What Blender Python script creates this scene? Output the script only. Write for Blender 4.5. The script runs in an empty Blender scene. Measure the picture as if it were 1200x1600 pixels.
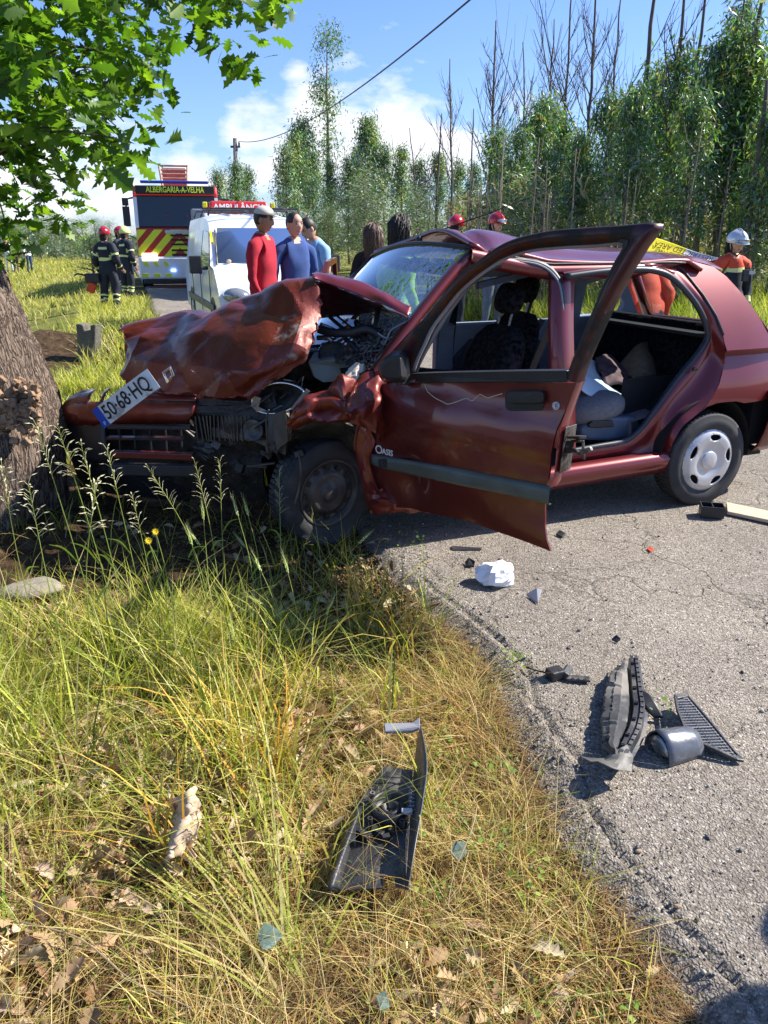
import bpy, bmesh, math, random
import numpy as np
from mathutils import Vector, Matrix, noise, geometry
rnd = random.Random(7)
nr = np.random.RandomState(11)
SC = bpy.context.scene
COL = SC.collection
# ------------------------------------------------------------------ camera
PITCH = math.radians(19.7); CH = 1.5; FPX = 1200.0
cam = bpy.data.cameras.new('camera'); co = bpy.data.objects.new('camera', cam); COL.objects.link(co)
cam.sensor_fit = 'VERTICAL'; cam.sensor_height = 24.0; cam.lens = 18.0
cam.clip_start = 0.02; cam.clip_end = 5000
co.location = (0, 0, CH); co.rotation_euler = (math.pi/2 - PITCH, 0, 0)
SC.camera = co
# ------------------------------------------------------------------ sun, sky, exposure
SUN = Vector((1.09, 0.28, 1.0)).normalized()
sl = bpy.data.lights.new('sun', 'SUN'); sl.energy = 4.8; sl.angle = math.radians(0.5); sl.color = (1, 0.94, 0.84)
so = bpy.data.objects.new('sun', sl); COL.objects.link(so)
so.rotation_euler = SUN.to_track_quat('Z', 'Y').to_euler()
SC.view_settings.view_transform = 'Standard'; SC.view_settings.look = 'None'
SC.view_settings.gamma = 1; SC.view_settings.use_curve_mapping = False
SC.view_settings.exposure = 1.05
CC = math.cos(PITCH); SS = math.sin(PITCH)
CAMP = Vector((0, 0, CH))
def ray(px, py):
    x = (px-600)/FPX; y = (800-py)/FPX
    return Vector((x, CC+y*SS, -SS+y*CC))
def YP(px, py, Y):
    d = ray(px, py); return CAMP + d*(Y/d.y)
def ZP(px, py, z=0.0):
    d = ray(px, py); return CAMP + d*((z-CH)/d.z)
def PP(px, py, o, n):
    d = ray(px, py); return CAMP + d*((o-CAMP).dot(n)/d.dot(n))
def proj(p):
    v = p-CAMP; d = v.y*CC - v.z*SS; u = v.y*SS + v.z*CC
    if d < 0.05: return (-9999, -9999)
    return (600+FPX*v.x/d, 800-FPX*u/d)

world = bpy.data.worlds.new('World'); SC.world = world; world.use_nodes = True
def build_world():
    nt = world.node_tree; nt.nodes.clear(); N = nt.nodes.new; L = nt.links.new
    out = N('ShaderNodeOutputWorld'); bg = N('ShaderNodeBackground'); sky = N('ShaderNodeTexSky')
    sky.sky_type = 'NISHITA'; sky.sun_disc = False
    sky.sun_elevation = math.asin(SUN.z); sky.sun_rotation = math.atan2(SUN.x, SUN.y)
    sky.altitude = 50; sky.air_density = 1.0; sky.dust_density = 0.5; sky.ozone_density = 2.2
    tc = N('ShaderNodeTexCoord'); gen = tc.outputs['Generated']
    # clouds: noise gated by soft lobes in fixed sky directions
    nz = N('ShaderNodeTexNoise'); nz.inputs['Scale'].default_value = 9.5; nz.inputs['Detail'].default_value = 9; nz.inputs['Roughness'].default_value = 0.58
    mp = N('ShaderNodeMapping'); mp.inputs['Scale'].default_value = (1, 1, 2.1); L(gen, mp.inputs[0]); L(mp.outputs[0], nz.inputs['Vector'])
    def M(op, a, b=None, cl=False):
        m = N('ShaderNodeMath'); m.operation = op; m.use_clamp = cl
        for i, v in enumerate((a, b)):
            if v is None: continue
            if isinstance(v, (int, float)): m.inputs[i].default_value = v
            else: L(v, m.inputs[i])
        return m.outputs[0]
    acc = None
    lobes = [((600, 215), 6.5, 1.0), ((500, 225), 5.0, 0.95), ((690, 225), 5.5, .9), ((550, 105), 3.0, 0.6), ((602, 50), 1.8, .5), ((462, 122), 1.6, .5), ((420, 238), 5.0, .85), ((300, 300), 4.5, .9),
             ((190, 290), 5.0, .8), ((590, 250), 6.0, .9), ((100, 280), 9, .8), ((800, 260), 6, .6), ((615, 120), 2.2, .55), ((760, 20), 5.0, .28)]
    for (p, deg, st) in lobes:
        d = ray(*p).normalized()
        vm = N('ShaderNodeVectorMath'); vm.operation = 'DOT_PRODUCT'; L(gen, vm.inputs[0]); vm.inputs[1].default_value = d
        c0 = math.cos(math.radians(deg))
        v = M('MULTIPLY', M('DIVIDE', M('SUBTRACT', vm.outputs['Value'], c0), 1-c0, True), st)
        acc = v if acc is None else M('MAXIMUM', acc, v)
    # a broad bank of cloud elsewhere in the sky, as on the day
    nz2 = N('ShaderNodeTexNoise'); nz2.inputs['Scale'].default_value = 2.2; nz2.inputs['Detail'].default_value = 3; L(gen, nz2.inputs['Vector'])
    gate = M('ADD', acc, M('MULTIPLY', M('SUBTRACT', nz2.outputs[0], 0.5), 0.5))
    dens = M('MULTIPLY', M('SUBTRACT', M('ADD', nz.outputs[0], M('MULTIPLY', gate, 0.50)), 0.71), 4.8, True)
    mix = N('ShaderNodeMixRGB'); L(dens, mix.inputs[0]); 
    hsv = N('ShaderNodeMixRGB'); hsv.blend_type = 'MULTIPLY'; hsv.inputs[0].default_value = 1; hsv.inputs[2].default_value = SKYTINT
    L(sky.outputs[0], hsv.inputs[1]); L(hsv.outputs[0], mix.inputs[1]); mix.inputs[2].default_value = CLOUDCOL
    L(mix.outputs[0], bg.inputs[0]); bg.inputs[1].default_value = 0.08
    L(bg.outputs[0], out.inputs[0])
SKYTINT = (0.80, 0.95, 1.32, 1); CLOUDCOL = (7.2, 7.4, 7.9, 1)
build_world()

# ------------------------------------------------------------------ materials
def mat(name, col, rough=0.6, metal=0.0, var=0.15, vs=8.0, bump=0.0, bs=60.0, coat=0.0, attr=None, spec=0.5, transl=0.0, dirt=None, ds=3.0, dth=0.55, dattr=None, emit=None, es=1.0, detail=6):
    m = bpy.data.materials.new(name); m.use_nodes = True; nt = m.node_tree; b = nt.nodes['Principled BSDF']; N = nt.nodes.new; L = nt.links.new
    b.inputs['Roughness'].default_value = rough; b.inputs['Metallic'].default_value = metal
    b.inputs['Specular IOR Level'].default_value = spec
    b.inputs['Coat Weight'].default_value = coat; b.inputs['Coat Roughness'].default_value = 0.06
    tc = N('ShaderNodeTexCoord')
    nz = N('ShaderNodeTexNoise'); nz.inputs['Scale'].default_value = vs; nz.inputs['Detail'].default_value = detail; L(tc.outputs['Object'], nz.inputs['Vector'])
    mr = N('ShaderNodeMapRange'); mr.inputs[1].default_value = 0.3; mr.inputs[2].default_value = 0.7; mr.inputs[3].default_value = 1-var; mr.inputs[4].default_value = 1+var; L(nz.outputs[0], mr.inputs[0])
    mx = N('ShaderNodeVectorMath'); mx.operation = 'SCALE'; L(mr.outputs[0], mx.inputs['Scale'])
    if attr:
        at = N('ShaderNodeAttribute'); at.attribute_name = attr; L(at.outputs['Color'], mx.inputs[0])
    else: mx.inputs[0].default_value = col[:3]
    last = mx.outputs[0]
    if dirt:
        n2 = N('ShaderNodeTexNoise'); n2.inputs['Scale'].default_value = ds; n2.inputs['Detail'].default_value = 10; n2.inputs['Roughness'].default_value = 0.65; L(tc.outputs['Object'], n2.inputs['Vector'])
        r2 = N('ShaderNodeMapRange'); r2.inputs[1].default_value = dth; r2.inputs[2].default_value = dth+0.10; L(n2.outputs[0], r2.inputs[0])
        if dattr:
            da = N('ShaderNodeAttribute'); da.attribute_name = dattr; dm = N('ShaderNodeMath'); dm.operation = 'MULTIPLY_ADD'; dm.inputs[1].default_value = .22; L(da.outputs['Fac'], dm.inputs[0]); L(n2.outputs[0], dm.inputs[2]); L(dm.outputs[0], r2.inputs[0])
        mm = N('ShaderNodeMixRGB'); L(r2.outputs[0], mm.inputs[0]); L(last, mm.inputs[1]); mm.inputs[2].default_value = (*dirt, 1); last = mm.outputs[0]
        rr = N('ShaderNodeMapRange'); rr.inputs[3].default_value = rough; rr.inputs[4].default_value = 0.8; L(r2.outputs[0], rr.inputs[0]); L(rr.outputs[0], b.inputs['Roughness'])
        if coat:
            cr = N('ShaderNodeMapRange'); cr.inputs[3].default_value = coat; cr.inputs[4].default_value = 0.05; L(r2.outputs[0], cr.inputs[0]); L(cr.outputs[0], b.inputs['Coat Weight'])
    L(last, b.inputs['Base Color'])
    if bump:
        n3 = N('ShaderNodeTexNoise'); n3.inputs['Scale'].default_value = bs; n3.inputs['Detail'].default_value = 5; L(tc.outputs['Object'], n3.inputs['Vector'])
        bp = N('ShaderNodeBump'); bp.inputs['Strength'].default_value = bump; bp.inputs['Distance'].default_value = 0.02; L(n3.outputs[0], bp.inputs['Height']); L(bp.outputs[0], b.inputs['Normal'])
    if transl:
        tr = N('ShaderNodeBsdfTranslucent'); ms = N('ShaderNodeMixShader'); ms.inputs[0].default_value = transl
        sc2 = N('ShaderNodeVectorMath'); sc2.operation = 'MULTIPLY'; L(last, sc2.inputs[0]); sc2.inputs[1].default_value = (1.5, 1.6, 0.6); L(sc2.outputs[0], tr.inputs[0])
        L(b.outputs[0], ms.inputs[1]); L(tr.outputs[0], ms.inputs[2]); L(ms.outputs[0], nt.nodes['Material Output'].inputs[0])
    if emit:
        b.inputs['Emission Color'].default_value = (*emit, 1); b.inputs['Emission Strength'].default_value = es
    return m
def glass(name, tint=(0.8, 0.9, 0.85), refl=0.12, crack=False, opac=0.0):
    m = bpy.data.materials.new(name); m.use_nodes = True; nt = m.node_tree; nt.nodes.clear(); N = nt.nodes.new; L = nt.links.new
    out = N('ShaderNodeOutputMaterial'); t = N('ShaderNodeBsdfTransparent'); t.inputs[0].default_value = (*tint, 1)
    g = N('ShaderNodeBsdfGlossy'); g.inputs['Roughness'].default_value = 0.02; g.inputs[0].default_value = (1, 1, 1, 1)
    fr = N('ShaderNodeFresnel'); fr.inputs[0].default_value = 1.5
    ad = N('ShaderNodeMath'); ad.operation = 'MULTIPLY_ADD'; ad.inputs[1].default_value = 1.3; ad.inputs[2].default_value = refl; ad.use_clamp = True; L(fr.outputs[0], ad.inputs[0])
    mx = N('ShaderNodeMixShader'); L(ad.outputs[0], mx.inputs[0]); L(t.outputs[0], mx.inputs[1]); L(g.outputs[0], mx.inputs[2]); last = mx.outputs[0]
    tc = N('ShaderNodeTexCoord')
    if crack:
        prev = None
        for sc, th in ((9, 0.010), (34, 0.045), (4, 0.006)):
            v = N('ShaderNodeTexVoronoi'); v.feature = 'DISTANCE_TO_EDGE'; v.inputs['Scale'].default_value = sc; L(tc.outputs['Object'], v.inputs['Vector'])
            l = N('ShaderNodeMath'); l.operation = 'LESS_THAN'; l.inputs[1].default_value = th; L(v.outputs['Distance'], l.inputs[0])
            if prev is None: prev = l.outputs[0]
            else:
                a = N('ShaderNodeMath'); a.operation = 'MAXIMUM'; L(prev, a.inputs[0]); L(l.outputs[0], a.inputs[1]); prev = a.outputs[0]
        at = N('ShaderNodeAttribute'); at.attribute_name = 'crack'
        mu = N('ShaderNodeMath'); mu.operation = 'MULTIPLY'; L(prev, mu.inputs[0]); L(at.outputs['Fac'], mu.inputs[1])
        nz = N('ShaderNodeTexNoise'); nz.inputs['Scale'].default_value = 12; nz.inputs['Detail'].default_value = 8; L(tc.outputs['Object'], nz.inputs['Vector'])
        m2 = N('ShaderNodeMath'); m2.operation = 'MULTIPLY'; L(mu.outputs[0], m2.inputs[0]); L(nz.outputs[0], m2.inputs[1])
        df = N('ShaderNodeBsdfDiffuse'); df.inputs[0].default_value = (.75, .82, .8, 1)
        mz = N('ShaderNodeMixShader'); L(m2.outputs[0], mz.inputs[0]); L(last, mz.inputs[1]); L(df.outputs[0], mz.inputs[2]); last = mz.outputs[0]
        # shards sit at slightly different angles
        v = N('ShaderNodeTexVoronoi'); v.inputs['Scale'].default_value = 22; L(tc.outputs['Object'], v.inputs['Vector'])
        bp = N('ShaderNodeBump'); bp.inputs['Strength'].default_value = 0.25; bp.inputs['Distance'].default_value = 0.02
        mb = N('ShaderNodeMath'); mb.operation = 'MULTIPLY'; L(v.outputs['Distance'], mb.inputs[0]); L(at.outputs['Fac'], mb.inputs[1]); L(mb.outputs[0], bp.inputs['Height']); L(bp.outputs[0], g.inputs['Normal'])
    if opac:
        df = N('ShaderNodeBsdfDiffuse'); df.inputs[0].default_value = (.03, .035, .045, 1)
        mz = N('ShaderNodeMixShader'); mz.inputs[0].default_value = opac; L(t.outputs[0], mz.inputs[1]); L(df.outputs[0], mz.inputs[2]); L(mz.outputs[0], mx.inputs[1])
    L(last, out.inputs[0]); return m

M = {}
M['paint'] = mat('maroon_paint', (0.17, 0.020, 0.022), 0.34, 0.4, var=0.12, vs=3, coat=0.65, dirt=(0.15, 0.075, 0.06), ds=2.2, dth=0.70)
M['paint_dusty'] = mat('dusty_maroon_paint', (0.13, 0.016, 0.013), 0.32, 0.35, var=0.25, vs=2, coat=0.55, dirt=(0.14, 0.06, 0.03), ds=2.0, dth=0.60)
M['paint_scratched'] = mat('scratched_maroon_paint', (0.19, 0.025, 0.018), 0.26, 0.45, var=0.35, vs=6, coat=0.8, dirt=(0.30, 0.24, 0.22), ds=4.5, dth=0.61)
M['paint_crumpled'] = mat('crumpled_paint', (0.15, 0.020, 0.012), 0.38, 0.4, var=0.2, vs=4, coat=0.35, dirt=(0.28, 0.22, 0.19), ds=10, dth=0.64)
M['paint_bonnet'] = mat('bonnet_paint', (0.15, 0.022, 0.012), 0.46, 0.3, var=0.15, vs=3, coat=0.22, bump=.12, bs=40, dirt=(0.30, 0.235, 0.20), ds=12, dth=0.70, dattr='scr')
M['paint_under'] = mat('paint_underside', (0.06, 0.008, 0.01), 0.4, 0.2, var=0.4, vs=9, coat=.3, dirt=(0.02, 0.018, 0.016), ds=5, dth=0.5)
M['black'] = mat('black_plastic', (0.018, 0.018, 0.020), 0.45, 0, var=0.25, vs=20, bump=0.08, bs=200)
M['black2'] = mat('worn_black_plastic', (0.03, 0.03, 0.033), 0.42, 0, var=0.3, vs=12, bump=0.12, bs=120, dirt=(0.14, 0.125, 0.105), ds=6, dth=0.56)
M['rubber'] = mat('tyre_rubber', (0.032, 0.032, 0.034), 0.75, 0, var=0.3, vs=12, bump=0.1, bs=150, dirt=(0.07, 0.06, 0.05), ds=6, dth=0.58)
M['grime'] = mat('engine_grime', (0.028, 0.025, 0.022), 0.55, 0.2, var=0.5, vs=14, bump=0.5, bs=50, dirt=(0.07, 0.06, 0.052), ds=11, dth=0.54)
M['steel'] = mat('dirty_steel', (0.22, 0.21, 0.2), 0.35, 0.9, var=0.4, vs=10, bump=0.1, bs=80, dirt=(0.06, 0.045, 0.035), ds=9, dth=0.5)
M['steeldark'] = mat('dark_rim_steel', (0.085, 0.075, 0.068), 0.5, 0.5, var=0.4, vs=14, bump=0.15, bs=90)
M['silver'] = mat('hubcap_silver', (0.52, 0.52, 0.53), 0.33, 0.35, var=0.08, vs=9, dirt=(0.2, 0.18, 0.16), ds=9, dth=0.66)
M['chrome'] = mat('chrome', (0.75, 0.76, 0.78), 0.08, 1.0, var=0.1)
M['grey_trim'] = mat('grey_green_moulding', (0.085, 0.1, 0.09), 0.5, 0, var=0.18, vs=9, dirt=(0.16, 0.15, 0.12), ds=5, dth=0.62)
M['seal'] = mat('seal_rubber', (0.022, 0.027, 0.04), 0.42, 0, var=0.2)
M['sealgrey'] = mat('grey_window_channel', (0.24, 0.25, 0.29), 0.45, 0, var=0.1)
M['seat'] = mat('dark_patterned_seat_cloth', (0.014, 0.014, 0.017), 0.95, 0, var=0.9, vs=42, bump=0.25, bs=400, detail=1, spec=0.1)
M['seatgrey'] = mat('grey_seat_cloth', (0.17, 0.17, 0.18), 0.95, 0, var=0.15, vs=60, bump=0.2, bs=300, spec=0.1)
M['seatblue'] = mat('blue_seat_plastic', (0.09, 0.12, 0.17), 0.55, 0, var=0.15, vs=9)
M['trimblue'] = mat('blue_grey_door_trim', (0.2, 0.24, 0.31), 0.7, 0, var=0.12, vs=9)
M['trimdark'] = mat('dark_blue_trim_cloth', (0.05, 0.06, 0.09), 0.9, 0, var=0.2, vs=20)
M['interior'] = mat('dark_interior', (0.014, 0.014, 0.016), 0.85, 0, var=0.3, vs=9)
M['plate'] = mat('number_plate_white', (0.72, 0.72, 0.70), 0.35, 0, var=0.06, vs=12, dirt=(0.4, 0.37, 0.33), ds=9, dth=0.57)
M['euroblue'] = mat('plate_blue', (0.01, 0.07, 0.42), 0.4, 0, var=0.05)
M['ink'] = mat('black_lettering', (0.008, 0.008, 0.008), 0.5, 0, var=0.0)
M['white'] = mat('white_paint', (0.8, 0.81, 0.82), 0.3, 0, var=0.04, vs=3, coat=0.5)
M['whitecloth'] = mat('white_cloth', (0.78, 0.79, 0.8), 0.9, 0, var=0.08, vs=10, bump=0.3, bs=30)
M['sheet'] = mat('pale_blue_sheet', (0.55, 0.66, 0.75), 0.8, 0, var=0.08, vs=8)
M['blanket'] = mat('striped_blanket', (0.16, 0.10, 0.11), 0.95, 0, var=0.5, vs=18)
M['sack'] = mat('beige_sack', (0.24, 0.2, 0.13), 0.95, 0, var=0.2, vs=30, bump=.3, bs=150)
M['cream'] = mat('cream_casing', (0.22, 0.225, 0.185), 0.6, 0, var=0.15, vs=10, dirt=(0.12, 0.11, 0.1), ds=10, dth=0.58)
M['wspaint'] = mat('torn_bracket', (0.62, 0.5, 0.38), 0.6, 0.0, var=0.2, vs=20)
M['lens'] = glass('headlight_lens', (0.9, 0.95, 1), 0.15)
M['windshield'] = glass('cracked_windscreen', (0.66, 0.8, 0.74), 0.30, crack=True)
M['window'] = glass('window_glass', (0.75, 0.82, 0.8), 0.06)
M['darkglass'] = glass('dark_vehicle_glass', (0.25, 0.3, 0.33), 0.0, opac=0.45)
M['cardboard'] = mat('beige_board', (0.55, 0.44, 0.31), 0.85, 0, var=0.1, vs=12)
M['concrete'] = mat('weathered_concrete', (0.13, 0.12, 0.10), 0.95, 0, var=0.35, vs=9, bump=0.7, bs=30, dirt=(0.09, 0.1, 0.06), ds=7, dth=0.55)
M['wood'] = mat('pole_wood', (0.2, 0.18, 0.16), 0.9, 0, var=0.2, vs=5)
M['red'] = mat('red_vehicle_paint', (0.55, 0.03, 0.02), 0.3, 0, var=0.05, coat=0.5)
M['yellow'] = mat('fluorescent_yellow', (0.75, 0.85, 0.05), 0.4, 0, var=0.03)
M['tapeyellow'] = mat('barrier_tape_yellow', (0.85, 0.72, 0.02), 0.35, 0, var=0.03)
M['tapewhite'] = mat('barrier_tape_white', (0.82, 0.8, 0.76), 0.35, 0, var=0.03)
M['bluelamp'] = mat('blue_flashing_lamp', (0.05, 0.1, 0.9), 0.2, 0, emit=(0.15, 0.3, 1.0), es=5)
M['headlamp'] = mat('lit_headlamp', (0.9, 0.88, 0.8), 0.2, 0, emit=(1, 0.93, 0.75), es=0.6)
M['lampglass'] = mat('headlamp_clear', (0.3, 0.31, 0.31), 0.12, 0.5, var=0.3, vs=14, coat=1)
M['leaf'] = mat('oak_leaf_green', (0, 0, 0), 0.45, 0, var=0.1, vs=3, attr='Col', transl=0.55, spec=0.4)
M['grass'] = mat('grass_blade', (0, 0, 0), 0.6, 0, var=0.06, vs=3, attr='Col', transl=0.35, spec=0.25)
M['dryleaf'] = mat('dry_leaf', (0, 0, 0), 0.8, 0, var=0.15, vs=60, attr='Col', transl=0.1, spec=0.2)
M['eleaf'] = mat('eucalyptus_leaf', (0, 0, 0), 0.42, 0, var=0.06, vs=0.6, attr='Col', transl=0.25, spec=0.55)
M['bark_e'] = mat('eucalyptus_bark', (0.19, 0.155, 0.12), 0.9, 0, var=0.35, vs=3)
M['bark_dead'] = mat('dead_bark', (0.1, 0.085, 0.075), 0.95, 0, var=0.4, vs=3)
M['teal'] = mat('teal_leaf', (0.10, 0.15, 0.125), 0.5, 0, var=0.2, vs=30)
M['twig'] = mat('twig', (0.3, 0.22, 0.13), 0.85, 0, var=0.2, vs=20)
M['flower'] = mat('yellow_petals', (0.85, 0.62, 0.01), 0.6, 0, var=0.05)
M['skin'] = mat('skin', (0.55, 0.32, 0.23), 0.55, 0, var=0.06)
M['skindark'] = mat('tanned_skin', (0.38, 0.20, 0.13), 0.55, 0, var=0.06)
M['hair'] = mat('dark_hair', (0.02, 0.015, 0.012), 0.55, 0, var=0.5, vs=60)
M['hairbrown'] = mat('brown_hair', (0.09, 0.05, 0.035), 0.55, 0, var=0.5, vs=60)
M['redknit'] = mat('red_knit', (0.40, 0.012, 0.03), 0.9, 0, var=0.15, vs=9, bump=0.12, bs=220)
M['blueknit'] = mat('blue_knit', (0.04, 0.085, 0.26), 0.9, 0, var=0.15, vs=9, bump=0.1, bs=220)
M['lightblue'] = mat('light_blue_shirt', (0.27, 0.47, 0.72), 0.8, 0, var=0.05)
M['jeans'] = mat('denim', (0.04, 0.07, 0.14), 0.9, 0, var=0.2, vs=30)
M['greyjeans'] = mat('grey_denim', (0.15, 0.18, 0.24), 0.9, 0, var=0.2, vs=30)
M['navy'] = mat('navy_fire_suit', (0.012, 0.015, 0.028), 0.8, 0, var=0.15, vs=12)
M['maroontop'] = mat('maroon_top', (0.25, 0.02, 0.06), 0.9, 0, var=0.1)
M['orange'] = mat('orange_red_jacket', (0.62, 0.07, 0.025), 0.8, 0, var=0.08, vs=9)
M['hivis'] = mat('hi_vis_green', (0.35, 0.62, 0.03), 0.7, 0, var=0.05)
M['blackcloth'] = mat('black_cloth', (0.012, 0.012, 0.014), 0.9, 0, var=0.2)
M['helmetwhite'] = mat('pearl_white_helmet', (0.6, 0.62, 0.64), 0.2, 0.3, var=0.03, coat=0.6)
M['helmetred'] = mat('red_helmet', (0.4, 0.015, 0.02), 0.2, 0.1, var=0.03, coat=0.6)
M['reflect'] = mat('reflective_band', (0.65, 0.7, 0.25), 0.5, 0, var=0.03)
M['capcloth'] = mat('cream_cap', (0.6, 0.55, 0.47), 0.9, 0, var=0.05)
M['shoe'] = mat('shoe_leather', (0.02, 0.017, 0.015), 0.5, 0, var=0.1)
M['ladder'] = mat('ladder_metal', (0.42, 0.25, 0.18), 0.6, 0.2, var=0.3, vs=6)

# ------------------------------------------------------------------ mesh helpers
def tag(o, label=None, cat=None, group=None, kind=None):
    if label: o['label'] = label
    if cat: o['category'] = cat
    if group: o['group'] = group
    if kind: o['kind'] = kind
    return o
def empty(name, loc, rz=0.0, label=None, cat=None, group=None):
    o = bpy.data.objects.new(name, None); COL.objects.link(o); o.location = loc; o.rotation_euler = (0, 0, rz); o.empty_display_size = 0.1
    return tag(o, label, cat, group)
def origin(p):
    o = Vector((0, 0, 0)); 
    while p is not None: o += p.location; p = p.parent
    return o
def mesh(name, V, F, m, parent=None, smooth=False, solid=0.0, bevel=0.0, local=False, subsurf=0, col=None, soff=-1, mats=None, mi=None):
    """V world coordinates unless local"""
    o0 = Vector((0, 0, 0))
    if parent is not None and not local: o0 = origin(parent)
    me = bpy.data.meshes.new(name)
    me.from_pydata([tuple(Vector(v)-o0) for v in V], [], F); me.validate(); me.update()
    if mats:
        for q in mats: me.materials.append(q)
        if mi is not None and len(mi) == len(me.polygons): me.polygons.foreach_set('material_index', mi)
    else: me.materials.append(m)
    if smooth: me.polygons.foreach_set('use_smooth', [True]*len(me.polygons))
    if col is not None:
        a = me.color_attributes.new('Col', 'FLOAT_COLOR', 'POINT'); a.data.foreach_set('color', np.asarray(col, dtype=np.float32).ravel())
    o = bpy.data.objects.new(name, me); COL.objects.link(o)
    if parent is not None: o.parent = parent
    if solid:
        s = o.modifiers.new('s', 'SOLIDIFY'); s.thickness = solid; s.offset = soff
    if bevel:
        b = o.modifiers.new('b', 'BEVEL'); b.width = bevel; b.segments = 2; b.limit_method = 'ANGLE'; b.angle_limit = 0.6
    if subsurf:
        s = o.modifiers.new('u', 'SUBSURF'); s.levels = subsurf; s.render_levels = subsurf
    return o
class MB:
    def __init__(s): s.V = []; s.F = []; s.mi = []; s.cur = 0
    def add(s, V, F):
        b = len(s.V); s.V += [Vector(v) for v in V]; s.F += [tuple(i+b for i in f) for f in F]; s.mi += [s.cur]*len(F); return s
    def box(s, c, size, R=None):
        c = Vector(c); V = []
        for sx in (-.5, .5):
            for sy in (-.5, .5):
                for sz in (-.5, .5):
                    v = Vector((sx*size[0], sy*size[1], sz*size[2]))
                    if R is not None: v = R @ v
                    V.append(c+v)
        return s.add(V, [(0, 1, 3, 2), (4, 6, 7, 5), (0, 4, 5, 1), (2, 3, 7, 6), (0, 2, 6, 4), (1, 5, 7, 3)])
    def tube(s, pts, r, n=8, cap=True):
        pts = [Vector(p) for p in pts]; k = len(pts); rr = r if isinstance(r, (list, tuple)) else [r]*k
        V = []; F = []; up = None
        for i, p in enumerate(pts):
            d = (pts[min(i+1, k-1)]-pts[max(i-1, 0)])
            d = d.normalized() if d.length > 1e-9 else Vector((0, 0, 1))
            if up is None:
                up = Vector((0, 0, 1)) if abs(d.z) < 0.9 else Vector((1, 0, 0))
            a = (up - d*up.dot(d)).normalized(); up = a; b = d.cross(a)
            for j in range(n):
                t = 2*math.pi*j/n; V.append(p+(a*math.cos(t)+b*math.sin(t))*rr[i])
        for i in range(k-1):
            for j in range(n): F.append((i*n+j, i*n+(j+1) % n, (i+1)*n+(j+1) % n, (i+1)*n+j))
        if cap: F.append(tuple(range(n-1, -1, -1))); F.append(tuple((k-1)*n+j for j in range(n)))
        return s.add(V, F)
    def lathe(s, prof, o, ax, n=32, side=None):
        """prof: (along, radius)"""
        o = Vector(o); ax = Vector(ax).normalized(); a = ax.orthogonal().normalized(); b = ax.cross(a); V = []; F = []
        for (h, r) in prof:
            for j in range(n):
                t = 2*math.pi*j/n; V.append(o+ax*h+(a*math.cos(t)+b*math.sin(t))*r)
        for i in range(len(prof)-1):
            for j in range(n): F.append((i*n+j, i*n+(j+1) % n, (i+1)*n+(j+1) % n, (i+1)*n+j))
        return s.add(V, F)
    def prism(s, pts, ext):
        k = len(pts); ext = Vector(ext); V = [Vector(p) for p in pts]+[Vector(p)+ext for p in pts]
        F = [tuple(range(k-1, -1, -1)), tuple(range(k, 2*k))]+[(i, (i+1) % k, (i+1) % k+k, i+k) for i in range(k)]
        return s.add(V, F)
    def ell(s, c, r, R=None, nu=12, nv=8, fn=None):
        V = []; F = []
        for i in range(nv+1):
            ph = math.pi*i/nv-math.pi/2
            for j in range(nu):
                t = 2*math.pi*j/nu; v = Vector((math.cos(ph)*math.cos(t), math.cos(ph)*math.sin(t), math.sin(ph)))
                if fn: v = fn(v)
                v = Vector((v.x*r[0], v.y*r[1], v.z*r[2])); V.append(Vector(c)+(R@v if R is not None else v))
        for i in range(nv):
            for j in range(nu): F.append((i*nu+j, i*nu+(j+1) % nu, (i+1)*nu+(j+1) % nu, (i+1)*nu+j))
        return s.add(V, F)
    def make(s, name, m, parent=None, **k):
        if 'mats' in k: return mesh(name, s.V, s.F, None, parent, mi=s.mi, **k)
        return mesh(name, s.V, s.F, m, parent, **k)
def resample(pts, n):
    pts = [Vector(p) for p in pts]; L = [0]
    for a, b in zip(pts, pts[1:]): L.append(L[-1]+(b-a).length)
    out = []; j = 0
    for i in range(n):
        t = L[-1]*i/(n-1)
        while j < len(pts)-2 and L[j+1] < t: j += 1
        u = (t-L[j])/max(1e-9, L[j+1]-L[j]); out.append(pts[j].lerp(pts[j+1], min(1, max(0, u))))
    return out
def crp(pts, k):
    """catmull-rom through control points, k sub-steps"""
    pts = [Vector(p) for p in pts]; out = []
    n = len(pts)
    for i in range(n-1):
        p0 = pts[max(0, i-1)]; p1 = pts[i]; p2 = pts[i+1]; p3 = pts[min(n-1, i+2)]
        for j in range(k):
            t = j/k; out.append(0.5*((2*p1)+(p2-p0)*t+(2*p0-5*p1+4*p2-p3)*t*t+(3*p1-p0-3*p2+p3)*t**3))
    out.append(pts[-1]); return out
def loft(curves):
    n = len(curves[0]); V = [v for c in curves for v in c]
    F = [(i*n+j, i*n+j+1, (i+1)*n+j+1, (i+1)*n+j) for i in range(len(curves)-1) for j in range(n-1)]
    return V, F
def patch(rows, ku=4, kv=4, smooth=True):
    """rows of control points -> dense grid"""
    f = crp if smooth else (lambda p, k: resample_lin(p, k))
    R = [f(r, ku) for r in rows]; cols = [f([r[j] for r in R], kv) for j in range(len(R[0]))]
    rows2 = [[cols[j][i] for j in range(len(cols))] for i in range(len(cols[0]))]
    return rows2
def resample_lin(p, k):
    out = []
    for a, b in zip(p, p[1:]):
        for j in range(k): out.append(Vector(a).lerp(Vector(b), j/k))
    out.append(Vector(p[-1])); return out
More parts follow.
